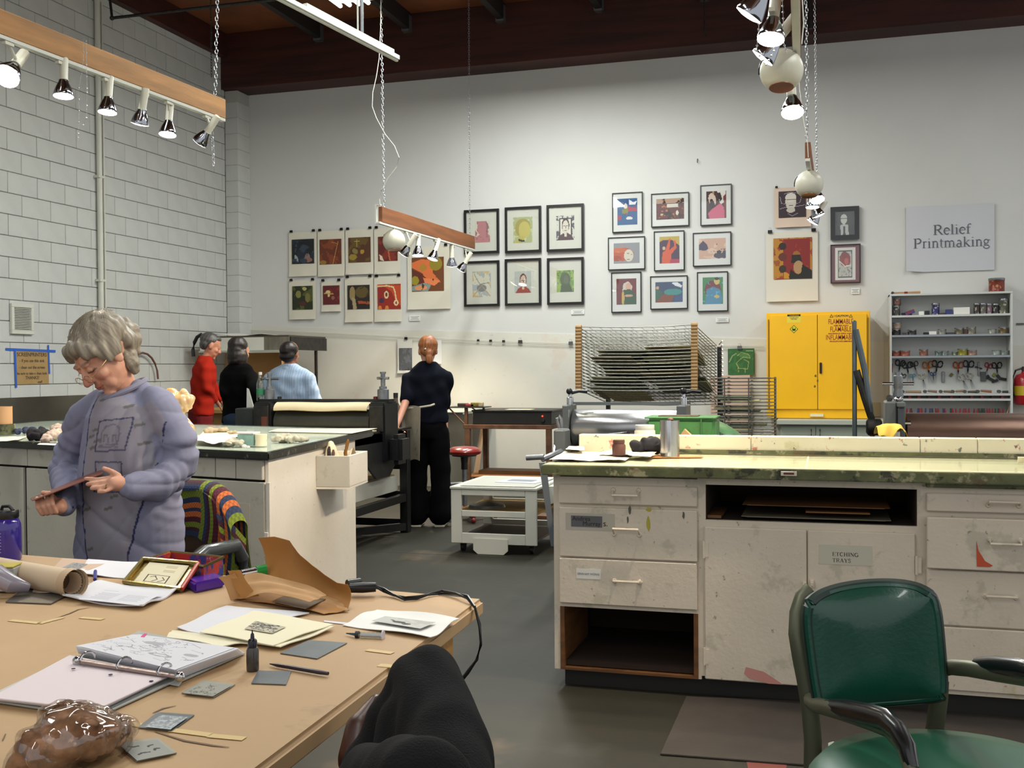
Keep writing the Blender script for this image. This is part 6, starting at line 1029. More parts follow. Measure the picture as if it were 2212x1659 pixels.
# ---------------------------------------------------------------- grey hoist frame and the large press at right
HYY = 5.9
def G(x, y, Y=HYY): return AY(x, y, Y)
t = thing('tripod_brace', 'grey steel triangular brace standing in front of the yellow cabinet', 'frame', (G(1846,900).x, HYY, 0)); m_gs = mat('blue_grey_steel', '#5f6a70', .35, .6, var=.15, vs_=6)
a, b_ = G(1846, 690), G(1846, 945); obj('upright', MB().box((G(1841,800).x, HYY-.0, 0), (G(1851,800).x, HYY+.06, G(1846,692).z)), m_gs, t, bev=.006); obj('diagonal', MB().tube([G(1848,712), G(1868,800), G(1882,905)], .016, 8), m_gs, t, smooth=True); obj('diagonal', MB().tube([G(1850,800), G(1868,860), G(1886,915)], .018, 8), m_iron, t, smooth=True); obj('hub', MB().lathe([(.03,-.04),(.045,-.03),(.045,.03),(.03,.04)], G(1888,922), (1,0,0), 16), m_iron, t, smooth=True); obj('shaft', MB().tube([G(1872,928), G(1912,926)], .012, 8), m_rustf, t); obj('strut', MB().tube([G(1884,925), (G(1880,945).x, HYY, .0)], .014, 8), m_rustf, t)
t = thing('large_press', 'large grey press with a long brown steel roller at right', 'press', (G(2050,930).x, HYY, 0))
obj('side_frame', MB().box((G(1910,890).x, HYY-.12, .55), (G(1935,890).x, HYY+.12, G(1920,866).z)), m_grey, t, bev=.008); obj('side_frame', MB().box((G(1935,890).x+.002, HYY-.15, .55), (G(1951,890).x, HYY+.1, G(1940,878).z)), mat('darker_grey','#4a5054',.45), t, bev=.006); obj('frame_cap', MB().box((G(1934,870).x, HYY-.16, G(1940,878).z), (G(1952,870).x, HYY+.1, G(1940,866).z)), m_grey, t, bev=.006)
obj('screw_post', MB().lathe([(.02,0),(.028,.03),(.02,.06),(.024,.07),(.024,.13),(.016,.135),(.016,.15)], (G(1940,866).x, HYY, G(1940,866).z), n=14), m_steel, t, smooth=True); obj('tee_bar', MB().tube([G(1906,829), G(1974,829)], .009, 10), m_chrome, t, smooth=True); obj('screw_head', MB().box((G(1934,830).x, HYY-.02, G(1940,834).z), (G(1946,830).x, HYY+.02, G(1940,823).z)), m_steel, t, bev=.004)
obj('bolt', MB().lathe([(.014,0),(.018,.02),(.001,.024)], G(1920,862)-Vector((0,.05,0)), (0,-1,.4), 10), m_iron, t, smooth=True); obj('bolt', MB().ball(G(1938,861)-Vector((0,.1,0)), (.025,.02,.014), 10), m_chrome, t, smooth=True); obj('bolt', MB().lathe([(.012,-.03),(.012,.03)], G(1951,912)-Vector((0,.1,0)), (1,0,0), 10), m_chrome, t)
rz = G(2100, 932).z-.035; obj('roller', MB().lathe([(.05,-.0),(.13,.004),(.13,1.3)], (G(1955,925).x, HYY, rz), (1,0,0), 40), mat('brown_steel', '#6b5347', .32, .75, var=.25, vs_=2.5, stretch=(1,4,6)), t, smooth=True)
for x in (G(1912,890).x, G(1955,900).x+1.3):
    obj('leg', MB().box((x, HYY-.1, 0), (x+.08, HYY+.1, .56)), m_grey, t)
obj('bed', MB().box((G(1955,900).x+.02, 5.35, .75), (G(1955,900).x+1.28, 7.2, .77)), m_grey, t)
# can wrapped in a yellow rag, on the ledge shelf behind the worktop
bt2 = thing('back_shelf', 'narrow shelf behind the ledge carrying the rag-covered can', 'shelf', (G(1925,945,5.2).x, 5.2, 0)); xx = G(1925,945,5.2).x; obj('shelf_top', MB().box((xx-.12, 5.08, .88), (xx+.14, 5.34, .9)), m_grey, bt2); obj('post', MB().box((xx-.02, 5.2, 0), (xx+.02, 5.24, .88)), m_grey, bt2)
s = 1/ppm((xx, 5.2, 1)); R_ = 21*s; zc = G(1925,925,5.2).z; p = Vector((xx, 5.2, .901)); obj('steel_can', MB().lathe([(R_,0),(R_*1.03,.004),(R_,.01),(R_,zc-.901),(R_*.9,zc-.9)], p, n=26), m_can, smooth=True, label='steel can under the yellow rag, left of the long brown roller', cat='can')
def fr(u, v):
    q = 2*PI*u; r = R_*(.45+v*1.15)+.006*math.sin(q*5)*v; return (xx+r*math.cos(q), 5.2+r*math.sin(q)*.95, zc+.022-.012*v-max(0,v-.45)*(.055+.035*math.sin(q*3+1)+.02*math.sin(q*7)))
obj('yellow_rag', MB().grid(fr, 40, 10, th=(0,0,-.002)), mat('yellow_cloth','#cfae4a',.85,var=.15,vs_=12), smooth=True, label='stiff yellow rag draped over the steel can', cat='rag')
# ---------------------------------------------------------------- white wall shelf with ink cans, scissors and tools
SH = 12.2; X0, X1, Z0s, Z1s = rY(1922, 632, 2188, 945, SH); Z0s = .35; m_sw = mat('shelf_white', '#c6c8c4', .5, var=.03)
t = thing('tool_shelf', 'white open wall shelf filled with ink cans, scissors and tools', 'shelf', ((X0+X1)/2, 12.3, Z0s)); th = .022
obj('side_board', MB().box((X0, SH, Z0s), (X0+th, BW-.012, Z1s)), m_sw, t, bev=.002); obj('side_board', MB().box((X1-th, SH, Z0s), (X1, BW-.012, Z1s)), m_sw, t, bev=.002); obj('back_board', MB().box((X0+th, BW-.03, Z0s), (X1-th, BW-.013, Z1s-th)), m_sw, t)
obj('top_board', MB().box((X0, SH-.003, Z1s-th), (X1, BW-.013, Z1s)), m_sw, t, bev=.002)
SZ = []
for y, k_ in ((679,0),(722,1),(768,1),(850,0),(861,0)):
    z = AY(2055, y, SH).z; SZ.append(z); s_ = obj('shelf_board', MB().box((X0+th, SH+.003, z-.022), (X1-th, BW-.031, z)), m_sw if not k_ else mat('grey_shelf','#8f959c',.4), t)
S1, S2, S3, S4, S5 = SZ
def can(x, y_top, zb, rpx, m, label, lidm=None, Y=SH+.09, group='ink cans on the white wall shelf', name='ink_can'):
    p = AY(x, 700, Y); s = 1/ppm(p); r = rpx*s; h = AY(x, y_top, Y).z-zb-.001; q = Vector((p.x, Y, zb+.001)); c = thing(name, label, 'can', q, group)
    obj('tin_body', MB().lathe([(r,0),(r*1.03,.003),(r,.006),(r,h*.8),(r*1.02,h*.82)], q, n=18), m, c, smooth=True); obj('lid', MB().lathe([(r*1.02,h*.82),(r*1.05,h*.84),(r*1.05,h*.97),(r*.98,h),(r*.9,h-.004),(.001,h-.004)], q, n=18), lidm or m_steel, c, smooth=True); return q
def cm(c, c2=None): return mat('can'+c[1:], c, .4, .3, var=.25, vs_=25, stains=((c2 or '#c9c4b4', 30, .55, .8),))
cz = AY(2137, 605, SH+.1).z
can(2153, 601, Z1s, 16, cm('#7a3020','#b5895a'), 'large rust-red ink can on top of the white shelf', Y=SH+.12, group=None)
h_ = thing('hammer', 'hammer with a wooden handle and red band lying on top of the white shelf', 'hammer', (AY(1957,628,SH+.06).x, SH+.06, Z1s)); z = Z1s+.016; a, b_ = AY(1932,629,SH+.06).x, AY(1988,629,SH+.06).x
obj('hammer_head', MB().tube([(a-.02,SH+.03,z),(a-.02,SH+.1,z)], .014, 10), m_iron, h_, smooth=True); obj('hammer_handle', MB().tube([(a-.02,SH+.06,z),(a+.1,SH+.06,z),(b_-.03,SH+.06,z),(b_,SH+.06,z)], [.009,.009,.013,.012], 8), mat('tan_handle','#b08a60',.6), h_, smooth=True); obj('red_band', MB().tube([(a+.1,SH+.06,z),(a+.135,SH+.06,z)], .0115, 8), m_red, h_)
yS = {'A': S1, 'B': S2, 'C': S3}
A1 = can(1936,660,S1,8,cm('#4a4a48'),'lower can of the two stacked at the left of the top shelf'); can(1938,644,AY(1936,660,SH+.09).z+.001,8,cm('#7a5048'),'upper can of the two stacked at the left of the top shelf')
can(2021,655,S1,8,cm('#33346a'),'purple-labelled can in the middle of the top shelf'); can(2110,655,S1,6.5,cm('#3a2f2c'),'dark can, first of the row at the right of the top shelf'); can(2124,655,S1,7,cm('#5c5a52'),'silver-labelled can, second of the row at the right of the top shelf'); can(2137,656,S1,6,cm('#7a6070'),'pinkish can, third of the row at the right of the top shelf'); can(2151,656,S1,7,cm('#2a2a2c'),'black can, fourth of the row at the right of the top shelf'); can(2168,645,S1,9.5,cm('#56584a'),'tallest can at the far right of the top shelf')
can(1936,710,S2,9,cm('#2a2624'),'dark lower can of the stack at the left of the second shelf'); can(1938,697,AY(1936,710,SH+.09).z+.001,9,cm('#a08a78'),'beige upper can of the stack at the left of the second shelf'); can(1970,712,S2,9,cm('#38363a'),'short dark can on the second shelf, left part'); can(2035,711,S2,8.5,cm('#8a8a82'),'short grey can in the middle of the second shelf'); can(2072,708,S2,9.5,cm('#6a6252'),'brownish can right of the middle on the second shelf'); can(2098,706,S2,9.5,cm('#7a7668'),'taller grey-beige can on the second shelf'); can(2143,711,S2,8.5,cm('#8a8c84'),'pale can on the second shelf, second from the right'); can(2167,706,S2,9.5,cm('#6a5a3a'),'brown-gold can at the right end of the second shelf')
can(1935,757,S3,9,cm('#8a4a3a'),'reddish can at the left end of the third shelf'); can(1955,757,S3,10,cm('#9a5a48'),'pink-red can second from the left on the third shelf'); can(1995,754,S3,9,cm('#8a5a4c'),'rose-labelled can standing alone on the third shelf'); can(2028,758,S3,8,cm('#5a6a68'),'grey-green can, left of a pair on the third shelf'); can(2041,758,S3,7,cm('#74807c'),'pale green can, right of a pair on the third shelf'); can(2062,760,S3,5.5,cm('#5a6a52'),'tiny green can on the third shelf'); can(2079,753,S3,10,cm('#8a8428'),'olive-yellow can on the third shelf'); can(2100,756,S3,9.5,cm('#9a7a6a'),'pinkish can right of the olive-yellow one on the third shelf'); can(2152,757,S3,9,cm('#8c9490'),'pale grey can, second from the right on the third shelf'); can(2170,757,S3,9.5,cm('#707870'),'grey can at the right end of the third shelf')
def sbox(x0, y0, x1, y1, zb, m, label, Y=SH+.05, name='small_box', cat='box', rz=0., d=.05):
    a, b = AY(x0, y0, Y), AY(x1, y1, Y); h = a.z-AY(x0, y1, Y).z; return obj(name, MB().cbox(((a.x+b.x)/2, Y+d/2, zb+.001+h/2), (b.x-a.x, d, h), R=(0,rz,0)), m, label=label, cat=cat, bev=.002)
sbox(2043,663,2058,674,S1,mat('blue_box','#2a3468',.5,stains=(('#b08a60',20,.6,.8),)),'small dark blue box on the top shelf beside the white carton'); sbox(2060,660,2095,675,S1,m_paper,'white carton with black lettering on the top shelf',d=.07)
sbox(1955,668,1976,676,S1+.012,mat('red_tube','#7a2a34',.5,stains=(('#2a3a7a',18,.5,.9),)),'red and blue ink tube lying tilted on the top shelf',rz=-.35,name='ink_tube',cat='tube'); sbox(1948,671,1970,677,S1,mat('navy_tube','#1f2440',.5),'dark navy ink tube on the top shelf',name='ink_tube',cat='tube',Y=SH+.1); sbox(1985,669,1996,677,S1,m_paper,'crumpled white tube on the top shelf left of the purple can',name='ink_tube',cat='tube'); sbox(1998,668,2008,677,S1,m_blk,'black and white tube beside the purple can',name='ink_tube',cat='tube'); sbox(2028,673,2042,677,S1,mat('dark_tube','#3a3238',.5),'thin dark tube lying right of the purple can',name='ink_tube',cat='tube')
sbox(1995,718,2007,723,S2,m_blk,'black brush tip lying on the second shelf',name='brush',cat='brush'); sbox(2007,714,2023,721,S2,m_paper,'white ink tube lying on the second shelf',name='ink_tube',cat='tube'); sbox(2045,717,2062,721,S2,mat('dark_tube','#3a3238',.5),'flat dark tube lying between cans on the second shelf',name='ink_tube',cat='tube'); sbox(2084,710,2090,721,S2,mat('brown_small','#4a3028',.5),'small brown bottle between two cans on the second shelf',name='small_bottle',cat='bottle'); sbox(1950,716,1958,721,S2,mat('dark_tube','#3a3238',.5),'small dark lump beside the stacked cans on the second shelf',name='ink_lump',cat='lump')
# scissors hung on the back board
def scissors(x, y, px_, ang, col, label, closed=.16):
    Y = BW-.05; p = AY(x, y, Y); L = px_/ppm(p); s = thing('scissors', label, 'scissors', p, 'scissors hung on the white shelf'); m = mat('handle'+col[1:], col, .4); M = Matrix.Translation(p) @ Matrix.Rotation(ang, 4, 'Y')
    for sg in (-1, 1):
        R2 = Matrix.Rotation(sg*closed, 4, 'Y'); T = lambda a, b, c=0.: M @ (R2 @ Vector((a*L, c, b*L)))
        obj('blade', MB().add([T(-.035,0), T(.035,0), T(.03*sg,-.62), T(-.035,0,.004), T(.035,0,.004), T(.03*sg,-.62,.004)], [(0,2,1),(3,4,5),(0,1,4,3),(1,2,5,4),(2,0,3,5)]), m_steel, s)
        obj('handle', MB().tube([T(0,0), T(0,.12)]+[T(sg*.08+.1*math.sin(q)*1., .26-.15*math.cos(q)) for q in [2*PI*i/9 for i in range(1,9)]]+[T(0,.12)], L*.032, 6), m, s, smooth=True)
    return s
for a in ((1943,795,44,.15,'#222226','black scissors hung leftmost in the upper row'),(1961,800,46,-.1,'#26282c','black scissors second in the upper row'),(1977,795,36,-.25,'#26282c','dark scissors third in the upper row, tangled with its neighbour'),(2006,800,48,-.12,'#c46a1c','orange-handled scissors hung left in the upper row'),(2023,798,48,.15,'#222226','black scissors right of the left orange pair'),(2070,800,46,.02,'#b5531e','orange-red scissors in the middle of the upper row'),(2091,798,48,.1,'#23283a','navy scissors right of the middle orange pair'),(2133,798,36,.3,'#9a2430','red-handled scissors right in the upper row'),(2154,800,44,-.05,'#222428','black scissors right of the red-handled pair'),
  (1947,818,30,.35,'#202226','black scissors leftmost in the lower row'),(1972,817,24,-.1,'#2f93a8','turquoise scissors in the lower row'),(1994,820,32,-.2,'#c4bfb2','white-handled scissors left in the lower row'),(2016,814,26,-.05,'#26406a','small blue scissors in the lower row'),(2081,822,34,-.35,'#cdc8bc','white-handled scissors in the lower row beneath the navy pair'),(2097,820,34,-.3,'#c9c4b8','white-handled scissors second from right in the lower row')): scissors(*a)
Yb = BW-.045
def bbox(x0, y0, x1, y1, m, label, name, cat, Y=Yb, R=0., d=.02, bev=.003):
    a, b = AY(x0, y0, Y), AY(x1, y1, Y); h = a.z-AY(x0,y1,Y).z; return obj(name, MB().cbox(((a.x+b.x)/2, Y, a.z-h/2), (b.x-a.x, d, h), R=(0,R,0)), m, label=label, cat=cat, bev=bev)
bbox(2034,803,2041,826,m_steel,'flat grey opener hung between the scissors','metal_opener','tool'); bbox(2052,806,2058,814,mat('green_tag','#6a6a3a',.6),'small greenish square tag hung on the back board','key_tag','tag',R=.7); bbox(2106,793,2122,796,m_iron,'dark pliers-like tool hung in the upper row','pliers','tool',R=.3); bbox(2112,782,2116,812,m_steel,'steel scissors blade hung in the upper row right','steel_tool','tool'); bbox(2118,803,2130,824,mat('grey_pouch','#5a5c5e',.7),'grey pouch hung right of the white-handled scissors','pouch','pouch'); bbox(2144,806,2150,814,mat('yellow_tag','#8a8a3a',.6),'small yellowish tag hung among the black tools','key_tag','tag',R=.5)
bbox(1925,785,1928,805,m_red,'red strip hung at the far left of the scissors row','red_tool','tool'); bbox(2175,785,2179,800,m_red,'red tool hung at the far right of the scissors row','red_tool','tool')
b = MB()
for k in range(5): bbox(2124+k*9, 812+(k%3)*4, 2138+k*9, 818+(k%3)*4, m_blk, 'black clamp %s among those bunched at the right of the hanging tools' % ('leftmost','second from left','in the middle','second from right','rightmost')[k], 'black_clamp', 'clamp', Y=Yb-.02*(k%2), R=(-.6,.5,-.3,.9,.2)[k], d=.015)
# brayers and rollers lying on the fourth shelf
for k, (x0, x1, y, an, c1, lb) in enumerate(((1950,1990,838,.05,'#8f7458','wooden-handled roller leftmost on the fourth shelf'),(1998,2024,838,.35,'#7a6450','brown-handled roller second on the fourth shelf'),(2032,2058,838,.15,'#6f5a48','dark-handled roller third on the fourth shelf'),(2058,2082,836,-.2,'#8a6f56','tan-handled roller fourth on the fourth shelf'),(2084,2112,838,.0,'#4f4438','dark roller fifth on the fourth shelf'),(2112,2142,838,.35,'#8a5a40','red-brown handled roller sixth on the fourth shelf'),(2158,2178,838,0,'#2a2c30','black roller at the right end of the fourth shelf'))):
    Y = SH+.06; a, b_ = AY(x0, y, Y), AY(x1, y, Y); h = thing('brayer', lb, 'tool', ((a.x+b_.x)/2, Y, S4), 'rollers lying on the fourth shelf'); z = S4+.016; dz_ = (b_.x-a.x)*math.sin(an)*.25
    obj('handle', MB().tube([(a.x+.03,Y,z+abs(dz_)),(b_.x,Y,z+abs(dz_)-dz_*.8)], [.011,.014], 8), mat('brayer'+c1[1:], c1, .6), h, smooth=True); obj('roller', MB().tube([(a.x,Y-.04,z+.004),(a.x,Y+.05,z+.004)], .017, 10), mat('dull_rubber','#4c4a48',.6), h, smooth=True); obj('yoke', MB().tube([(a.x,Y-.042,z+.004),(a.x+.03,Y-.02,z+abs(dz_)),(a.x+.03,Y+.02,z+abs(dz_)),(a.x,Y+.052,z+.004)], .003, 5), m_chrome, h)
obj('drawer_dark', MB().box((X0+th+.001, SH+.06, S5+.001), (X1-th-.001, BW-.032, S4-.023)), m_blk, t)
for k, x in enumerate((1944,1966,1986,2008,2030,2056,2078,2100,2122,2145,2166)):
    p = AY(x, 856, SH+.05); obj('slot_tool', MB().box((p.x-.02, SH+.03, S5+.002), (p.x+.008, SH+.055, S4-.024)), mat('slot%d' % (k%3), ('#7a1a1f','#b5431e','#3a1518')[0 if k != 3 else 1] if k%4 else '#3a1518', .5), label='tool handle number %s from the left in the narrow slot shelf' % ('one','two','three','four','five','six','seven','eight','nine','ten','eleven')[k], cat='tool', group='tool handles in the narrow slot shelf')
# gouge handles standing in a row at the bottom
rs = random.Random(5); zt3 = AY(2060, 882, SH+.06).z; zb3 = AY(2060, 904, SH+.06).z
obj('tool_holder', MB().box((X0+th+.001, SH+.02, zb3-.06), (X1-th-.001, SH+.12, zb3+.005)), m_sw, t)
cols = [('#8e1f2e','red'),('#2b3a66','blue'),('#26382e','dark green'),('#7a1c2a','dark red')]
ORD = 'first second third fourth fifth sixth seventh eighth ninth tenth eleventh twelfth thirteenth fourteenth fifteenth sixteenth seventeenth eighteenth'.split(); cnt = {}
xs = [1950,1958,1966,1971,1982,1986,1993,1998,2009,2015,2023,2028,2039,2043,2054,2060,2066,2072,2080,2087,2093,2104,2110,2114,2118,2122,2127,2133,2139,2145,2150,2156,2161,2165]
for k, x in enumerate(xs):
    c, nm = cols[2] if 2112 <= x <= 2128 else cols[rs.choice((0,0,0,1,2,3))]; p = AY(x, 895, SH+.07); cnt[nm] = cnt.get(nm, -1)+1; l_ = rs.uniform(-.012,.012)
    obj('gouge', MB().tube([(p.x, SH+.07, zb3+.006), (p.x+l_*.5, SH+.07, (zb3+zt3)/2), (p.x+l_, SH+.07, zt3)], [.008,.011,.007], 8), mat('gouge'+c[1:], c, .4), smooth=True, label='%s %s gouge from the left in the bottom row of the white shelf' % (ORD[cnt[nm]], nm), cat='gouge', group='gouges in the bottom row')
p = AY(2176, 895, SH+.09); obj('wooden_ruler', MB().tube([(p.x-.02, SH+.09, zb3+.006), (p.x+.03, SH+.09, zt3+.05)], .006, 6), mat('pale_wood','#c2a070',.7), label='thin wooden stick leaning at the right end of the gouge row', cat='stick')
# fire extinguisher at the right edge
p = AY(2213, 860, BW-.12); t = thing('fire_extinguisher', 'red fire extinguisher on the wall at the right edge', 'extinguisher', p); s = 1/ppm(p); z0, z1 = AY(2213,874,BW-.12).z, AY(2213,806,BW-.12).z; r = 22*s; q = Vector((p.x, BW-.14, z0))
obj('cylinder', MB().lathe([(r*.85,0),(r,.02),(r,z1-z0-.06),(r*.8,z1-z0-.02),(r*.35,z1-z0),(r*.3,z1-z0+.02)], q, n=24), mat('extinguisher_red','#a81420',.3,coat=.4), t, smooth=True); obj('valve', MB().box((q.x-.03, q.y-.02, z1+.02), (q.x+.03, q.y+.02, z1+.07)), m_iron, t, bev=.006); obj('label', MB().lathe([(r*1.01,.1),(r*1.01,.2)], q, n=24), mat('yellow_label','#c9b02a',.5), t, smooth=True)
obj('hose', MB().tube([(q.x-.03,q.y,z1+.05),(q.x-.09,q.y-.01,z1+.03),(q.x-.13,q.y-.02,z1-.08),(q.x-.13,q.y-.03,z0+.15),(q.x-.1,q.y-.03,z0+.08)], .011, 8), m_blk, t, smooth=True); obj('bracket', MB().box((q.x-.02, q.y+r*.9, z0+.2), (q.x+.02, BW, z0+.24)), m_iron, t)
obj('wall_scuff', MB().box((AY(2195,700,WY).x, WY, AY(2195,702,WY).z), (AY(2212,700,WY).x, WY+.001, AY(2195,698,WY).z)), m_stain, wb)
# ---------------------------------------------------------------- corner: hood shelf, carton and plywood box behind the three men and women
CYY = 11.2
def K(x, y, Y=CYY): return AY(x, y, Y)
t = thing('corner_hood', 'wide grey and white hood cabinet in the back left corner', 'cabinet', (K(520,740).x, 11.6, 0)); hx0, hx1, hx2 = K(432,740).x, K(570,740).x, K(624,740).x; z1, z0 = K(520,729).z, K(520,757).z
obj('hood_front', MB().box((hx0, CYY, z0), (hx1, CYY+.02, z1)), m_white, t); obj('hood_front', MB().box((hx1+.002, CYY, z0), (hx2, CYY+.02, z1)), mat('stained_grey','#6f6a5c',.6,var=.3,vs_=5,stretch=(3,1,.5)), t); obj('hood_top', MB().box((hx0, CYY, z1), (hx2, 12.15, z1+.02)), mat('hood_edge','#4a4034',.7), t); obj('hood_side', MB().box((hx2-.002, CYY+.021, z0), (hx2+.016, 12.15, z1)), m_iron, t); obj('light_strip', MB().box((hx0, CYY-.03, z0-.02), (hx2, CYY+.02, z0)), m_lg, t)
obj('back_board', MB().box((hx0, 11.75, .9), (K(565,800).x, 11.77, z0-.021)), mat('tan_ply','#a8844e',.7,var=.08,vs_=3), t); obj('side_board', MB().hexa([(K(565,800).x+.002,11.77,.9),(K(604,800).x,CYY+.05,.9),(K(604,800).x,CYY+.07,.9),(K(565,800).x+.002,11.79,.9)], [(K(565,800).x+.002,11.77,z0-.021),(K(604,800).x,CYY+.05,z0-.021),(K(604,800).x,CYY+.07,z0-.021),(K(565,800).x+.002,11.79,z0-.021)]), mat('orange_ply','#c08f54',.7), t)
obj('table_top', MB().box((hx0+.1, 10.6, .86), (K(620,800).x, 11.74, .899)), mat('tan_ply','#a8844e',.7), t); obj('table_front', MB().box((hx0+.15, 10.7, .0), (K(615,800).x, 10.72, .859)), mat('tan_ply','#a8844e',.7), t)
for x in (hx0+.01, hx2-.03): obj('post', MB().box((x, 11.9, 0), (x+.03, 11.93, z0)), m_iron, t)
obj('flat_paper', MB().grid(lambda u, v: (hx0+.02+u*.8-.1*v, CYY+.05+v*.7, z1+.03+.06*(1-u)*(v*.6+.2)+.012*math.sin(u*8)), 12, 6, th=.004), m_paper, smooth=True, label='big white paper sheet curling on top of the corner hood', cat='paper')
obj('vent_hose', MB().tube([K(418,770), K(417,755), K(420,740), K(426,728), K(436,722)], .022, 8), m_blk, smooth=True, label='black hose curving at the left of the corner hood', cat='hose')
obj('red_vest', MB().box((K(555,815).x, 10.75, .901), (K(562,815).x, 10.8, K(555,817).z)), mat('dark_red','#4a1418',.7), label='narrow dark red board between the black sweater and the blue shirt', cat='board')
# ---------------------------------------------------------------- foreground table covered with kraft paper
TT = .75
m_kraftp = mat('kraft_paper', '#b8966c', .62, var=.08, vs_=2, bump=.12, bs=9, world=True, stains=(('#c9a272', 1.7, .6, .4), ('#8a6a48', 5, .72, .35)))
NRx = -.80; P_tr = AZ(1045, 1292, TT); P_fl = AZ(0, 1196, TT); near = .75
t = thing('work_table', 'big wooden table covered with taped brown kraft paper', 'table', (-2, 1.8, 0))
ex = P_fl+(P_fl-P_tr)*.35
bot = [Vector((ex.x, near, TT-.045)), Vector((P_tr.x+.06, near, TT-.045)), Vector((P_tr.x, P_tr.y, TT-.045)), Vector((ex.x, ex.y, TT-.045))]
obj('kraft_cover', MB().hexa(bot, [v+Vector((0,0,.044)) for v in bot]), m_kraftp, t, bev=.009, bseg=3, smooth=True)
m_leg = mat('pale_timber_leg', '#b98a4c', .6, var=.15, vs_=4, stretch=(4,4,.5))
fr_ = [Vector((v.x, v.y, 0)) for v in bot]
for (x, y) in ((P_tr.x-.06, P_tr.y-.2), (P_tr.x-.1, near+.3), (ex.x+.15, ex.y-.2)): obj('leg', MB().box((x-.035, y-.035, 0), (x+.035, y+.035, TT-.0455)), m_leg, t, bev=.003)
obj('apron_board', MB().box((P_tr.x-.13, near+.35, TT-.13), (P_tr.x-.105, P_tr.y-.2, TT-.046)), mat('dark_apron','#3a2418',.7), t); obj('apron_board', MB().hexa([(ex.x+.2,ex.y-.19,TT-.13),(P_tr.x-.16,P_tr.y-.19,TT-.13),(P_tr.x-.16,P_tr.y-.165,TT-.13),(ex.x+.2,ex.y-.165,TT-.13)], [(ex.x+.2,ex.y-.19,TT-.046),(P_tr.x-.16,P_tr.y-.19,TT-.046),(P_tr.x-.16,P_tr.y-.165,TT-.046),(ex.x+.2,ex.y-.165,TT-.046)]), mat('dark_apron','#3a2418',.7), t)
m_mt = mat('masking_tape', '#cdb27a', .6, alpha=1); ZP = TT+.0006
def onT(x, y, z=TT): return AZ(x, y, z)
def tape(p, q, wd, nm='masking_tape'):
    a, b = onT(*p), onT(*q); d = (b-a).normalized(); n_ = Vector((-d.y, d.x, 0))*wd/2; obj(nm, MB().poly([a-n_, b-n_, b+n_, a+n_], (0,0,.0006)), m_mt, t)
for p, q in (((22,1340),(85,1346)),((85,1347),(135,1334)),((175,1334),(222,1338)),((282,1563),(330,1572)),((370,1577),(455,1588)),((452,1589),(528,1596)),((793,1404),(848,1411))): tape(p, q, .017)
for (x0, y0, x1, y1) in ((816,1440,814,1465),(678,1546,672,1556)):
    a = AX(x0, y0, NRx-.02+.02); 
p = onT(818,1436); obj('masking_tape', MB().box((NRx-.06, p.y-.012, TT-.001), (NRx-.062+.05, p.y+.008, TT+.0004)), m_mt, t)
m_stainl = mat('ink_streak', '#6b5138', .7)
for P_ in (((118,1336),(150,1325),(170,1316),(195,1312)),((330,1540),(352,1530),(380,1524)),((335,1580),(400,1600),(460,1610),(495,1614)),((5,1600),(12,1585)),):
    W_ = [onT(x, y, TT+.0002) for x, y in P_]; obj('pencil_streak', MB().tube(W_, [.0012]+[.003]*(len(W_)-2)+[.001], 5, flat=.1), m_stainl, t)
def card4(pts, z, m, name, label, cat='paper', th=.002, curl=0., seed=0, n=6, group=None, par=None, bow=0.):
    """thin sheet whose four corners are seen at these pixels: near-left, near-right, far-right, far-left"""
    P = [AZ(x, y, z) for x, y in pts]
    def f(u, v):
        p = (P[0]*(1-u)+P[1]*u)*(1-v)+(P[3]*(1-u)+P[2]*u)*v; e = max(abs(u-.5), abs(v-.5))*2
        return (p.x, p.y, z+th+curl*(e**3)*(.5+.5*math.sin(5*u+7*v+seed))+bow*math.sin(PI*u))
    return obj(name, MB().grid(f, n if curl or bow else 1, n if curl or bow else 1, th=th), m, par, smooth=bool(curl or bow), label=label, cat=None if par else cat, group=group)
def marks(host, pts, z, img, m=m_print, par=None):
    """flat print on a sheet: raster mapped on the quad"""
    P = [AZ(x, y, z) for x, y in pts]; h_, w_ = img.shape[:2]; b = MB(); W = w_+1
    vs = []
    for j in range(h_+1):
        for i in range(w_+1): u, v = i/w_, 1-j/h_; p = (P[0]*(1-u)+P[1]*u)*(1-v)+(P[3]*(1-u)+P[2]*u)*v; vs.append((p.x, p.y, z))
    b.add(vs, [(j*W+i, (j+1)*W+i, (j+1)*W+i+1, j*W+i+1) for j in range(h_) for i in range(w_)]); return obj('print', b, m, host, cols=img.reshape(-1,3))
def scrib(n, seed, bg, ink, wd=.006, rows=None):
    rs_ = random.Random(seed); ops = [('bg', bg)]
    for k in range(n):
        if rows: y = .12+.8*(k/n); x = .1+rs_.random()*.1; ops.append(('l', [(x,y),(x+.3+.4*rs_.random(),y)], wd, ink))
        else:
            x, y = rs_.uniform(.1,.9), rs_.uniform(.1,.9); P_ = [(x,y)]
            for _ in range(5): x += rs_.uniform(-.09,.09); y += rs_.uniform(-.07,.07); P_.append((x,y))
            ops.append(('l', P_, wd, ink))
    return ops
m_wp = mat('copy_paper', '#d6d6dc', .8); m_rag2 = mat('rag_paper', '#e6dfc2', .85, bump=.1, bs=60)
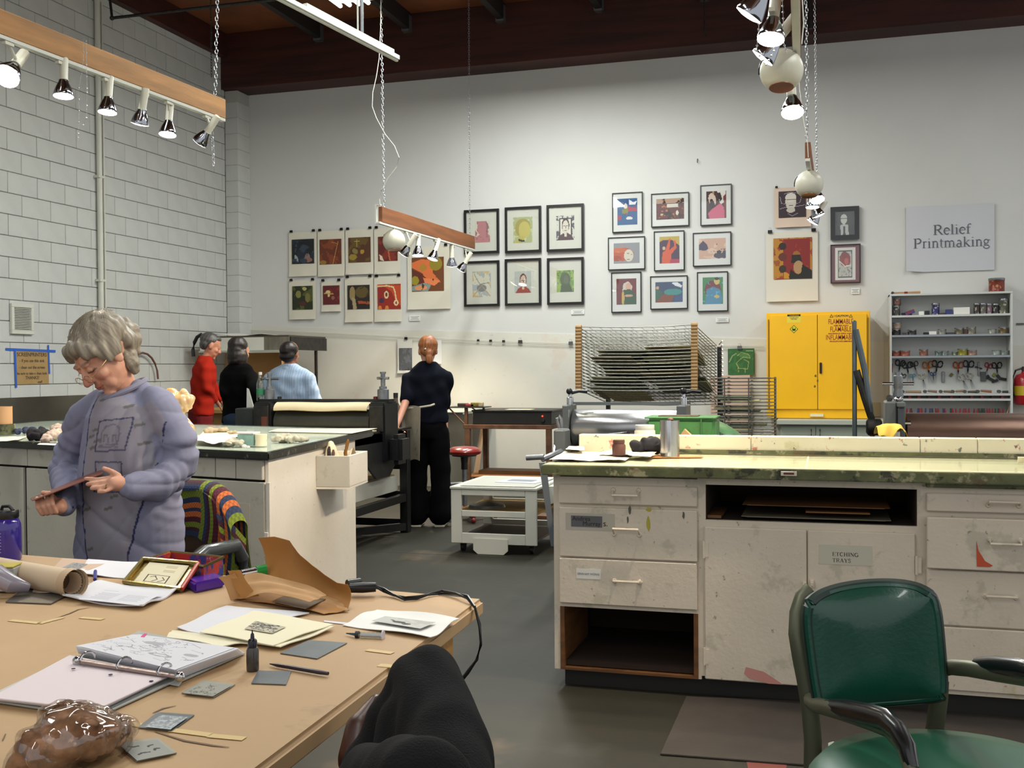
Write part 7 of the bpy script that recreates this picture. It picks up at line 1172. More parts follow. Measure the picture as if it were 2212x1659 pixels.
# loose sheets, back to front
o = card4([(-20,1225),(110,1235),(160,1208),(10,1196)], TT, mat('tan_sheet2','#b59a7a',.8), 'paper_sheet', 'brownish sheet under the purple bottle at the far left of the table', th=.001)
o = card4([(165,1243),(290,1252),(335,1216),(190,1213)], TT, m_wp, 'paper_sheet', 'white sheet with a folded edge in front of the standing woman', curl=.006, seed=1)
o = card4([(110,1232),(170,1240),(240,1213),(135,1206)], TT+.0025, mat('pinkish_sheet','#c4aa96',.8), 'paper_sheet', 'pinkish printed sheet between the paper roll and the standing woman', th=.001); marks(o, [(130,1228),(165,1232),(190,1218),(158,1215)], TT+.0046, raster(40,20,scrib(20,3,'#8d8f90','#5a5c5e',.012),3))
obj('blue_pen', MB().tube([onT(206,1234,TT+.01), onT(205,1252,TT+.012)], .005, 8), mat('blue_pen','#2a2f8a',.4), smooth=True, label='short blue pen cap lying on the white sheet in front of the woman', cat='pen')
o = card4([(135,1296),(310,1318),(388,1278),(218,1262)], TT, m_wp, 'paper_stack', 'bent white typed sheets in front of the open metal tin lid', curl=.012, seed=2, th=.004, n=10)
o.data.materials.append(m_wp)
def typed(pts, z, host, seed): marks(host, pts, z, raster(110, 70, [('bg','#d2d2da')]+[('l',[(.06,.18),(.3,.18)],.008,'#8d8d98')]+[('l',[(.08+.02*(k%3),.3+k*.045),(.42,.3+k*.045)],.007,'#a0a0aa') for k in range(13)]+[('l',[(.55,.3+k*.045),(.85+.02*(k%3),.3+k*.045)],.007,'#a0a0aa') for k in range(12)], seed))
typed([(168,1294),(300,1308),(352,1282),(230,1270)], TT+.0125, o, 4)
card4([(12,1302),(110,1306),(180,1270),(60,1266)], TT, mat('lead_sheet','#6b675f',.4,.5,var=.12,vs_=8), 'metal_plate', 'dull grey metal sheet lying in front of the paper roll', 'plate', th=.003)
card4([(70,1280),(165,1284),(200,1262),(80,1250)], TT+.0035, mat('sketch_sheet','#c2b09c',.8,stains=(('#8a7464',14,.6,.6),)), 'paper_sheet', 'sketched brownish sheet behind the grey metal sheet', curl=.006, seed=4, th=.001)
# cream paper roll
t2 = thing('paper_roll', 'thick roll of cream paper lying at the left of the table', 'roll', onT(80,1250)); r = .034; a, b_ = onT(-40,1226,TT+r), onT(158,1262,TT+r); a.z = b_.z = TT+r+.003
d_ = (b_-a).normalized(); obj('roll', MB().tube([a, b_], r, 28, cap=False).tube([a, b_], r-.006, 28, cap=False), mat('cream_roll','#cdb79a',.7,var=.04), t2, smooth=True); obj('loose_layer', MB().tube([b_-d_*.02, b_+d_*.012], r+.0035, 28, cap=False), mat('roll_edge','#c2a888',.7), t2, smooth=True); obj('inner_core', MB().tube([b_-d_*.004, b_], r-.006, 24, cap=False).tube([b_-d_*.06, b_-d_*.058], r-.007, 24), mat('roll_dark','#5a452f',.9), t2, smooth=True)
# grey film curl and box at far left
obj('grey_film', MB().tube([onT(-10,1240,TT+.06), onT(25,1262,TT+.035), onT(62,1270,TT+.02)], [.028,.024,.012], 16), mat('grey_film','#8f8894',.25,spec=.8,var=.2,vs_=7), smooth=True, label='curled grey glossy sheet at the left edge of the table', cat='sheet')
t3 = thing('small_carton', 'small grey and white carton with red and yellow edge at the left of the table', 'box', onT(5,1275)); q = onT(8,1276); obj('box_body', MB().cbox((q.x, q.y, TT+.035), (.08,.07,.062), R=(0,0,.35)), mat('carton_grey','#a8a6a2',.6), t3, bev=.002); obj('red_stripe', MB().cbox((q.x+.043, q.y-.0, TT+.02), (.006,.05,.03), R=(0,0,.35)), m_red, t3); obj('yellow_stripe', MB().cbox((q.x-.0, q.y, TT+.069), (.078,.07,.003), R=(0,0,.35)), mat('yellow_edge','#b0a030',.6), t3)
# purple water bottle
q = onT(16, 1212); s = 1/ppm(q); t4 = thing('water_bottle', 'translucent purple water bottle with a black screw cap', 'bottle', q); R_ = 29*s; H2 = AY(16,1100,q.y).z-TT
m_pb = mat('purple_plastic', '#4433a8', .12, trans=.45, coat=.5); obj('body', MB().lathe([(R_*.85,0),(R_,.008),(R_,H2*.62),(R_*.97,H2*.72),(R_*.8,H2*.82),(R_*.72,H2*.84)], q, n=32), m_pb, t4, smooth=True); obj('cap', MB().lathe([(R_*.8,H2*.83),(R_*.84,H2*.85),(R_*.84,H2*.96),(R_*.78,H2*.985),(.001,H2*.985)], q, n=32), m_blk, t4, smooth=True); obj('cap_loop', MB().tube([(q.x-.02,q.y,TT+H2*.98),(q.x-.015,q.y,TT+H2*1.05),(q.x+.01,q.y,TT+H2*1.06),(q.x+.025,q.y,TT+H2*.98)], .005, 8), m_blk, t4, smooth=True)
for k in range(7): obj('scale_mark', MB().box((q.x-.012+.004*(k%2), q.y-R_-.0012, TT+H2*(.2+.06*k)), (q.x+.014, q.y-R_+.0015, TT+H2*(.2+.06*k)+.003)), mat('pale_violet','#8a82c8',.5), t4)
# open metal tin: lid with a paper inside, and the box with colourful sides
m_gold = mat('gold_tin', '#a8955a', .22, .9); m_tinr = mat('red_tin_edge','#a83020',.35)
t5 = thing('tin_tray', 'open gold tin tray holding a cream drawing of a face, red outside rim', 'lid', onT(345,1250)); L4 = [onT(268,1262,TT+.004), onT(392,1278,TT+.004), onT(428,1222,TT+.05), onT(310,1212,TT+.05)]
def lf(u, v, dz=0.): p = (L4[0]*(1-u)+L4[1]*u)*(1-v)+(L4[3]*(1-u)+L4[2]*u)*v; return Vector((p.x, p.y, p.z+dz))
obj('plate', MB().grid(lambda u, v: lf(u, v), 2, 2, th=.002), m_gold, t5)
for (u0,v0,u1,v1), m in (((0,0,1,0),m_gold),((1,0,1,1),m_tinr),((1,1,0,1),m_gold),((0,1,0,0),m_gold)): obj('rim', MB().tube([lf(u0,v0,.006), lf(u1,v1,.006)], .0065, 8), m, t5, smooth=True)
o = obj('drawing', MB().grid(lambda u, v: lf(.14+.72*u, .06+.86*v, .004), 2, 2, th=.001), m_rag2, t5)
img = raster(60, 46, [('bg','#ddd4b4')]+[('l',[(.5,.12+.07*k),(.8,.12+.07*k)],.008,'#9a8a60') for k in range(5)]+[('l',[(.2,.6),(.75,.6),(.75,.95),(.2,.95),(.2,.6)],.014,'#3a3020'),('l',[(.3,.7),(.4,.65),(.5,.8),(.4,.9)],.014,'#3a3020'),('l',[(.6,.68),(.68,.8),(.55,.9)],.014,'#3a3020')])
b = MB(); W = 61; vs_l = [lf(.16+.68*i/60, .9-.8*j/46, .0052) for j in range(47) for i in range(61)]; b.add(vs_l, [(j*W+i, (j+1)*W+i, (j+1)*W+i+1, j*W+i+1) for j in range(46) for i in range(60)]); obj('ink_drawing', b, m_print, o, cols=img.reshape(-1,3))
t6 = thing('tin_box', 'open metal tin box with red, blue and white painted sides', 'box', onT(410,1250)); zt6 = .052; q = [AZ(x, y, TT+zt6)-Vector((0,0,zt6)) for x, y in ((328,1205),(440,1224),(482,1204),(368,1192))]
m_ptin = mat('painted_tin', '#2a3f8a', .3, coat=.4, stains=(('#b5382c', 18, .45, .95), ('#d8cfc0', 30, .62, .9), ('#c96a2a', 24, .66, .7)))
for i in range(4):
    a, c = q[i], q[(i+1)%4]; inn = [(p*.92+(q[0]+q[1]+q[2]+q[3])/4*.08) for p in (a, c)]
    obj('side', MB().hexa([a, c, Vector((inn[1].x,inn[1].y,TT)), Vector((inn[0].x,inn[0].y,TT))], [a+Vector((0,0,zt6)), c+Vector((0,0,zt6)), Vector((inn[1].x,inn[1].y,TT+zt6)), Vector((inn[0].x,inn[0].y,TT+zt6))]), m_ptin, t6)
obj('rolled_rim', MB().tube([p+Vector((0,0,zt6)) for p in q], .0045, 6, closed=True), m_gold, t6, smooth=True); obj('inside_bottom', MB().poly([p+Vector((0,0,.002)) for p in q], (0,0,.003)), m_gold, t6)
# purple plastic case
q = onT(438,1272); obj('purple_case', MB().hexa([onT(402,1270),onT(421,1282),onT(486,1268),onT(465,1258)], [p+Vector((0,0,.028)) for p in (onT(402,1270),onT(421,1282),onT(486,1268),onT(465,1258))]), mat('purple_case','#4a1f9a',.25,coat=.3), bev=.005, bseg=2, label='shiny purple plastic case beside the tin box', cat='case')
# green marker behind the paper bag
t7 = thing('green_marker', 'silver marker with a bright green cap behind the paper bag', 'pen', onT(550,1240)); a, b_ = AZ(522,1240,TT+.03), AZ(575,1230,TT+.036); obj('barrel', MB().tube([a, a.lerp(b_,.6)], .012, 12), m_chrome, t7, smooth=True); obj('cap', MB().tube([a.lerp(b_,.6), b_], .015, 12), mat('green_cap','#1f9a3f',.35), t7, smooth=True)
# torn kraft bag
m_bagk = mat('bag_kraft', '#a87436', .7, var=.1, vs_=5, bump=.15, bs=30); m_bagk2 = mat('bag_kraft_inside', '#b58a58', .7, var=.08, vs_=6)
t8 = thing('paper_bag', 'torn open brown paper bag with an upright flap, lying on the table', 'bag', onT(620,1290))
def V(x, y, z): return AZ(x, y, z)
yb = onT(755,1308).y
base_l, base_r = onT(572,1248,TT+.012), onT(752,1316,TT+.004)
top_px = [(558,1162),(590,1160),(625,1168),(640,1185),(650,1200),(672,1222),(700,1242),(730,1258),(752,1262)]
def flap(u, v):
    p = base_l.lerp(base_r, u); i = u*(len(top_px)-1); k = min(int(i), len(top_px)-2); f_ = i-k; tx = top_px[k][0]*(1-f_)+top_px[k+1][0]*f_; ty = top_px[k][1]*(1-f_)+top_px[k+1][1]*f_; tp_ = AY(tx, ty, p.y+.03); q = p.lerp(tp_, v); return q+Vector((0, .02*math.sin(PI*v)+.006*math.sin(u*12), 0))
obj('torn_flap', MB().grid(flap, 24, 10, th=(0,.0012,0)), m_bagk, t8, smooth=True)
def quadf(P, amp, seed, lift=None):
    def f(u, v):
        p = (P[0]*(1-u)+P[1]*u)*(1-v)+(P[3]*(1-u)+P[2]*u)*v; return p+Vector((0,0,amp*noise.noise(Vector((u*3+seed,v*3,seed)))+(lift(u,v) if lift else 0)))
    return f
obj('bottom_layer', MB().grid(quadf([V(500,1292,TT+.002),V(752,1322,TT+.002),V(745,1305,TT+.008),V(570,1262,TT+.01)], .006, 2, lambda u,v: .004+.012*math.sin(PI*u)*v), 14, 8, th=.0012), m_bagk2, t8, smooth=True)
obj('upper_layer', MB().grid(quadf([V(500,1292,TT+.006),V(668,1300,TT+.03),V(705,1285,TT+.04),V(530,1240,TT+.05)], .01, 5, lambda u,v: .015*math.sin(PI*u)), 14, 10, th=.0012), m_bagk2, t8, smooth=True)
obj('left_flap', MB().grid(quadf([V(498,1296,TT+.006),V(525,1288,TT+.012),V(506,1238,TT+.075),V(472,1248,TT+.06)], .004, 7, lambda u,v: .012*math.sin(PI*v)), 8, 10, th=.0012), m_bagk2, t8, smooth=True)
obj('left_flap', MB().grid(quadf([V(524,1292,TT+.012),V(560,1286,TT+.02),V(520,1232,TT+.08),V(492,1232,TT+.08)], .004, 9, lambda u,v: -.01*math.sin(PI*v)), 8, 10, th=.0012), m_bagk, t8, smooth=True)
obj('front_flap', MB().grid(quadf([V(520,1296,TT+.002),V(700,1326,TT+.003),V(755,1318,TT+.004),V(668,1298,TT+.012)], .004, 11, lambda u,v: .006*math.sin(PI*u)), 10, 6, th=.0012), m_bagk, t8, smooth=True)
card4([(588,1300),(660,1316),(712,1292),(648,1272)], TT+.014, mat('zinc_brown','#6f6152',.4,.5), 'metal_plate', 'brownish etched metal plate lying inside the torn paper bag', 'plate', th=.002)
# black power tool handle with cord
q = onT(790,1277); t9 = thing('power_cord', 'black handle tool with a long black twisted cord running off the table', 'tool', q)
a, b_ = AZ(755,1270,TT+.022), AZ(812,1268,TT+.022); obj('handle', MB().tube([a, a.lerp(b_,.5), b_], [.016,.018,.016], 12, flat=.8), m_blk, t9, smooth=True); obj('handle_back', MB().tube([AZ(750,1262,TT+.03), AZ(778,1258,TT+.03)], .012, 10), m_blk, t9, smooth=True)
cpx = [(812,1267,.024),(830,1275,.012),(850,1285,.006),(875,1293,.006),(900,1291,.006),(930,1283,.006),(955,1279,.006),(985,1282,.01),(1010,1290,.012)]
CP = [AZ(x, y, TT+z) for x, y, z in cpx]+[AY(x, y, CP_) for x, y, CP_ in ((1026,1312,2.5),(1036,1350,2.48),(1039,1390,2.47),(1030,1425,2.46),(1012,1450,2.45),(995,1472,2.44),(985,1520,2.44),(975,1600,2.44))]
for s_ in (1, -1): obj('cord', MB().tube([p+Vector((0, .003*s_*math.cos(i*1.3), .0035*s_*math.sin(i*1.3))) for i, p in enumerate(CP)], .0032, 6), m_blk, t9, smooth=True)
# etchings on rag paper
card4([(382,1358),(455,1378),(668,1328),(490,1310)], TT, m_wp, 'paper_sheet', 'white sheet sticking out behind the small etching proof', curl=.004, seed=3)
card4([(360,1378),(470,1398),(545,1392),(372,1364)], TT+.003, m_rag2, 'paper_sheet', 'cream torn-edge sheet between the binder and the etching proof', curl=.004, seed=5)
o = card4([(440,1370),(606,1402),(722,1358),(568,1338)], TT+.004, m_rag2, 'paper_sheet', 'lowest cream sheet under the small etching proof', curl=.004, seed=2)
o = card4([(432,1368),(590,1396),(720,1350),(548,1322)], TT+.009, m_rag2, 'etching_proof', 'cream sheet with a small dark rectangular etching in the middle of the table', 'print', curl=.003, seed=6, n=8)
marks(o, [(528,1358),(588,1368),(618,1354),(552,1341)], TT+.0135, raster(56, 34, scrib(46, 9, '#b5ae98', '#2a2a2c', .016), 9), par=o)
o = card4([(740,1352),(930,1383),(993,1340),(815,1318)], TT, mat('bright_rag','#e6e6e2',.85), 'etching_proof', 'white torn-edge sheet with a grey rectangle and black squiggle at the table edge', 'print', curl=.008, seed=4, th=.0015, n=10)
marks(o, [(802,1341),(908,1358),(942,1344),(832,1331)], TT+.008, raster(70, 34, [('bg','#b9b9b4'),('n','#a9a9a4',6,.6),('e',.45,.6,.13,.14,'#1c1c1e'),('e',.62,.7,.09,.12,'#26262a'),('l',[(.25,.4),(.35,.55),(.45,.55)],.03,'#1c1c1e')],4), par=o)
card4([(700,1344),(752,1350),(752,1346),(700,1341)], TT, m_wp, 'paper_strip', 'narrow white strip between the two etching proofs', th=.001)
# syringe, plates, ink bottle, scribing needle
t10 = thing('syringe', 'small clear plastic syringe lying right of the zinc plate', 'syringe', onT(790,1373)); a, b_ = AZ(772,1371,TT+.006), AZ(826,1373,TT+.006); obj('barrel', MB().tube([a, b_], .0065, 12), m_pet, t10, smooth=True); obj('plunger', MB().tube([a.lerp(b_,.15), b_], .0045, 10), mat('white_plunger','#c9c6d0',.4), t10, smooth=True); obj('flange', MB().tube([b_, b_+(b_-a).normalized()*.003], .012, 12), mat('white_plunger','#c9c6d0',.4), t10); obj('needle', MB().tube([a, AZ(748,1368,TT+.004)], [.004,.0012], 6), mat('blue_steel_tip','#4a6a80',.3,.7), t10, smooth=True); obj('collar', MB().tube([a-(b_-a).normalized()*.004, a+(b_-a).normalized()*.004], .008, 10), m_blk, t10)
m_zn = mat('zinc_plate', '#7f868c', .35, .75, var=.08, vs_=12, bump=.1, bs=90); m_zn2 = mat('etched_zinc', '#8f9088', .45, .6, var=.1, vs_=20, bump=.3, bs=160, stains=(('#3c3c38', 60, .6, .8),))
card4([(605,1412),(685,1424),(750,1390),(668,1384)], TT, m_zn, 'zinc_plate', 'plain bluish zinc plate right of the ink bottle', 'plate', th=.0018)
card4([(543,1477),(618,1480),(629,1452),(558,1450)], TT, m_zn, 'zinc_plate', 'small shiny square zinc plate in front of the ink bottle', 'plate', th=.0018)
o = card4([(392,1498),(462,1507),(508,1480),(440,1471)], TT, mat('pale_zinc','#9a9a90',.45,.5), 'zinc_plate', 'small zinc plate with fine etched lines right of the binder', 'plate', th=.0018); marks(o, [(396,1497),(460,1504),(502,1480),(440,1473)], TT+.0042, raster(60, 40, scrib(26, 5, '#8f8f84', '#4a4a44', .01), 5))
o = card4([(298,1573),(372,1580),(420,1546),(340,1540)], TT, m_zn, 'zinc_plate', 'zinc plate with a frosted rectangle, in front of the binder', 'plate', th=.0018); marks(o, [(312,1570),(368,1576),(406,1549),(348,1544)], TT+.0042, raster(60, 40, [('bg','#8f979c'),('n','#a9b0b4',14,.5),('n','#7f868c',9,.6),('p',[(0,1),(.12,.9),(.3,1)],'#b5b9ba')], 8))
o = card4([(252,1606),(294,1646),(382,1628),(342,1596)], TT, mat('pale_zinc','#9a9a90',.45,.5), 'zinc_plate', 'zinc plate with four black blotches, nearest the viewer', 'plate', th=.0018); marks(o, [(256,1607),(296,1643),(376,1627),(340,1598)], TT+.0042, raster(60, 50, [('bg','#91928c'),('l',[(.28,.25),(.32,.38),(.38,.4)],.03,'#1f1f20'),('l',[(.55,.2),(.53,.3),(.62,.34)],.035,'#1f1f20'),('l',[(.25,.6),(.27,.75),(.2,.85)],.03,'#1f1f20'),('l',[(.68,.5),(.66,.7),(.72,.82)],.03,'#1f1f20')], 8))
q = onT(546,1448); s = 1/ppm(q); t11 = thing('ink_bottle', 'small dark ink bottle with a pointed dropper cap', 'bottle', q); R_ = 13.5*s; H2 = 50*s
obj('body', MB().lathe([(R_*.95,0),(R_,.003),(R_,H2*.88),(R_*.8,H2),(R_*.55,H2*1.02)], q, n=26), mat('ink_bottle_body','#3a3632',.3,coat=.4), t11, smooth=True); obj('dropper_cap', MB().lathe([(R_*.72,H2),(R_*.74,H2*1.28),(R_*.6,H2*1.34),(R_*.34,H2*1.38),(R_*.26,H2*1.58),(R_*.12,H2*1.62),(R_*.08,H2*1.75),(.0005,H2*1.76)], q, n=22), mat('violet_black','#120e22',.25), t11, smooth=True)
obj('etching_needle', MB().tube([AZ(583,1434,TT+.004), AZ(600,1437,TT+.005), AZ(690,1452,TT+.006), AZ(709,1455,TT+.006)], [.0012,.004,.0045,.0035], 8), mat('pencil_black','#2a1c28',.35), smooth=True, label='dark scribing pencil lying between the two zinc plates', cat='pencil')
# ring binder
t12 = thing('ring_binder', 'open white three-ring binder with printed sheets on its right side', 'binder', onT(270,1450)); m_bc = mat('binder_cover','#a9ada8',.4)
def slab4(nm, pts, z0, th, m, par=t12, bev=.001):
    P = [AZ(x, y, z0) for x, y in pts]; return obj(nm, MB().hexa(P, [p+Vector((0,0,th)) for p in P]), m, par, bev=bev)
slab4('front_cover', [(-40,1514),(210,1552),(388,1470),(160,1418)], TT+.001, .004, m_bc); slab4('spine', [(160,1440),(386,1484),(398,1468),(170,1424)], TT+.001, .003, m_bc); slab4('back_cover', [(170,1424),(392,1474),(530,1413),(300,1366)], TT+.001, .004, m_bc)
for k in range(3): slab4('page_block', [(-25+k*2,1512-k),(208,1540-k*2),(372-k,1460),(150+k,1418)], TT+.006+k*.0035, .003, mat('page_pinkish','#dccfd2',.8) if k == 2 else m_wp)
slab4('card_strip', [(140,1533),(214,1543),(236,1533),(166,1518)], TT+.0165, .0006, mat('grey_card','#8f8a78',.6,stains=(('#4a463c',40,.6,.7),)))
for k in range(6): o = slab4('page_block', [(168-k,1412-k*2.6),(388-k,1466-k*3),(526-k*2,1412-k*1.6),(298-k*2,1374)], TT+.0055+k*.0042, .0038, m_wp)
marks(o, [(172,1396),(378,1447),(508,1399),(300,1370)], TT+.0055+6*.0042+.0006, raster(120, 90, scrib(40, 12, '#d2d2d8', '#8f8f98', .004)+[('e',.35,.3,.1,.07,'#a4a4ac'),('e',.65,.68,.12,.05,'#9a9aa4'),('e',.65,.68,.07,.025,'#d2d2d8'),('e',.85,.5,.07,.05,'#a4a4ac'),('l',[(.1,.6),(.25,.5),(.3,.6),(.2,.7)],.006,'#8a8a94')], 12))
a, b_ = AZ(168,1428,TT+.022), AZ(388,1462,TT+.02); obj('ring_rail', MB().tube([a, b_], .008, 12, flat=.5), mat('binder_metal','#a8948e',.4,.5), t12, smooth=True)
for f_ in (.1,.47,.86):
    c = a.lerp(b_, f_); n_ = Vector((-(b_-a).y, (b_-a).x, 0)).normalized(); obj('ring', MB().tube([c+n_*.02*math.cos(q)+Vector((0,0,.017*math.sin(q)+.004)) for q in [PI*i/10 for i in range(11)]], .0022, 6), m_chrome, t12, smooth=True)
    obj('punch_hole', MB().lathe([(.004,0),(.004,.0006),(.001,.0006)], c-n_*.035+Vector((0,0,-.003)), n=10), mat('hole_dark','#2a2040',.9), t12)
for c in (a, b_): obj('ring_lever', MB().ball(c, (.012,.008,.01), 10), m_chrome, t12, smooth=True)
obj('pink_tab', MB().poly([AZ(x, y, TT+.031) for x, y in ((304,1376),(312,1369),(318,1370),(312,1377))], (0,0,.001)), mat('pink_tab','#d03a80',.6), t12)
# plastic bag of brown rags
b = MB()
for x, y, r, h in ((60,1640,.022,.02),(85,1625,.03,.03),(110,1612,.036,.04),(140,1598,.04,.045),(170,1590,.042,.045),(200,1590,.04,.035),(228,1585,.033,.028),(250,1572,.022,.02),(150,1572,.035,.04),(180,1568,.032,.035),(120,1632,.03,.02),(42,1650,.016,.012)): b.ball(AZ(x, y, TT+h), (r*1.15, r, max(.012, h*.85)), 10)
def crk(co, no): return np.array([.022*abs(noise.noise(Vector(c)*17))+.012*abs(noise.noise(Vector(c)*45))-.006 for c in co])
t13 = thing('plastic_bag', 'clear crinkled plastic bag of brown rags in the near left corner of the table', 'bag', AZ(150, 1610, TT))
m_ragb2 = mat('brown_rags','#8f6a4e',.85,var=.6,vs_=30,stains=(('#c9a78c',34,.6,.8),('#3f2a1e',20,.6,.8)))
blob('rags', b, m_ragb2, .005, t13, smooth=1, disp=crk)
blob('film', b, glassmat('bag_film', (.97,.95,.93), refl=.22, rough=.06), .006, t13, smooth=1, disp=lambda co, no: .005+np.array([.03*abs(noise.noise(Vector(c)*14+Vector((5,2,1))))+.016*abs(noise.noise(Vector(c)*38)) for c in co])-.004)
obj('table_clamp', MB().lathe([(.03,0),(.03,.05)], (NRx-.16, 1.42, TT-.12), n=14).box((NRx-.19, 1.4, TT-.07), (NRx-.13, 1.44, TT-.046)), m_iron, t)
# ---------------------------------------------------------------- people
m_skin = mat('skin', '#ffffff', .5, vcol=True, bump=.05, bs=200); m_hair = mat('hair', '#ffffff', .45, vcol=True); m_cloth = mat('painted_cloth', '#ffffff', .95, spec=.12, vcol=True, bump=.15, bs=300)
def basis(f, u):
    f = Vector(f).normalized(); r = f.cross(Vector(u)).normalized(); u = r.cross(f); return Matrix((r, f, u)).transposed()      # columns: right, forward, up
def headgeo(mb, c, M, s=1.):
    B = lambda p, r: mb.ball(Vector(c)+M@(Vector(p)*s), tuple(q*s for q in (r if hasattr(r,'__len__') else (r,r,r))), 14, M=M)
    K_ = lambda p, r, q, r2: cap(mb, Vector(c)+M@(Vector(p)*s), r*s, Vector(c)+M@(Vector(q)*s), r2*s, 10)
    B((0,-.012,.035),(.074,.092,.083)); B((0,.018,-.02),(.061,.068,.085)); B((0,.03,-.068),(.045,.048,.042)); B((0,.066,-.096),(.02,.017,.018)); K_((0,.08,.014),.008,(0,.102,-.027),.012); B((.011,.094,-.031),.008); B((-.011,.094,-.031),.008)
    for x in (-1, 1): B((x*.026,.074,.027),(.022,.014,.008)); B((x*.037,.056,-.024),(.023,.024,.022)); B((x*.029,.0735,.007),(.0145,.012,.009)); B((x*.072,-.005,-.006),(.009,.019,.031)); B((x*.03,.05,-.06),(.02,.022,.024))
    B((0,.079,-.055),(.021,.011,.0055)); B((0,.077,-.065),(.018,.011,.006))
def skinpaint(col, heads=(), ruddy='#a8604c', lash='#3a2820'):
    col = np.array(hx(col)); ru = np.array(hx(ruddy)); la = np.array(hx(lash))
    def f(co):
        out = np.tile(col, (len(co),1))
        for c, M, s in heads:
            L_ = ((co-np.array(c)) @ np.array(M))/s; x, y, z = L_[:,0], L_[:,1], L_[:,2]; ax = np.abs(x); near = (np.linalg.norm(L_, axis=1) < .14)
            def put(msk, c_, k): out[msk & near] = out[msk & near]*(1-k)+c_*k
            put((y > .075)&(ax < .022)&(z < -.048)&(z > -.071), ru, .75); put((y > .04)&(ax > .022)&(ax < .055)&(z < -.005)&(z > -.045), ru, .3); put((y > .095)&(z < -.01), ru, .45)
            put((y > .06)&(ax > .014)&(ax < .045)&(z < .002)&(z > -.004), la, .85); put((y > .06)&(ax > .012)&(ax < .046)&(z < .034)&(z > .028), np.array(hx('#6b5646')), .6); put((y > .07)&(ax < .02)&(z < -.0585)&(z > -.0612), la, .7)
        return out
    return f
def hairpaint(c, M, cols, fr=46, seed=0., whorl=(0,-.02,.1)):
    cols = [np.array(hx(q)) for q in cols]
    def f(co):
        L_ = (co-np.array(c)) @ np.array(M); a = np.arctan2(L_[:,0]-whorl[0], L_[:,1]-whorl[1]); r = L_[:,2]
        k = .5+.25*np.sin(a*fr+r*22+seed)+.25*np.sin(a*fr*.43+r*35+2*seed+1.3*np.sin(r*40)); k = np.clip(k, 0, 1)[:,None]; return cols[0]*(1-k)+cols[1]*k
    return f
def rings(mb, pts, up, n=28):     # pts: (centre, half width, half depth)
    k0 = len(mb.v); f = pts[0][2]/pts[0][1]; P = [Vector(p[0]) for p in pts]; up = Vector(up).normalized(); sd_ = Vector((up.y, -up.x, 0)); vs = []
    for c, a, b in pts: vs += [Vector(c)+sd_*a*math.cos(2*PI*j/n)+up*b*math.sin(2*PI*j/n) for j in range(n)]
    k = len(pts); return mb.add(vs, [(i*n+j, i*n+(j+1)%n, (i+1)*n+(j+1)%n, (i+1)*n+j) for i in range(k-1) for j in range(n)]+[tuple(range(n))[::-1], tuple((k-1)*n+j for j in range(n))])
def folds(a, fx=38, fz=11, s=0.): return lambda co, no: a*(np.sin(co[:,0]*fx+3.1*np.sin(co[:,2]*fz+s)+co[:,1]*23)*.6+np.sin(co[:,2]*fx*1.3+2.7*np.sin(co[:,0]*9+s))*.5)
def hand(mb, wrist, palm, fingers, r=.0085, pr=.022):
    wrist, palm = Vector(wrist), Vector(palm); cap(mb, wrist, pr*1.05, palm, pr, 12)
    for F in fingers:
        rr = F[0]*r; P = [palm.lerp(Vector(F[1]), .45)]+[Vector(p) for p in F[1:]]; k = len(P)-1
        for i in range(k): cap(mb, P[i], rr*(1.15-.3*i/k), P[i+1], rr*(1.15-.3*(i+1)/k), 8, 3)
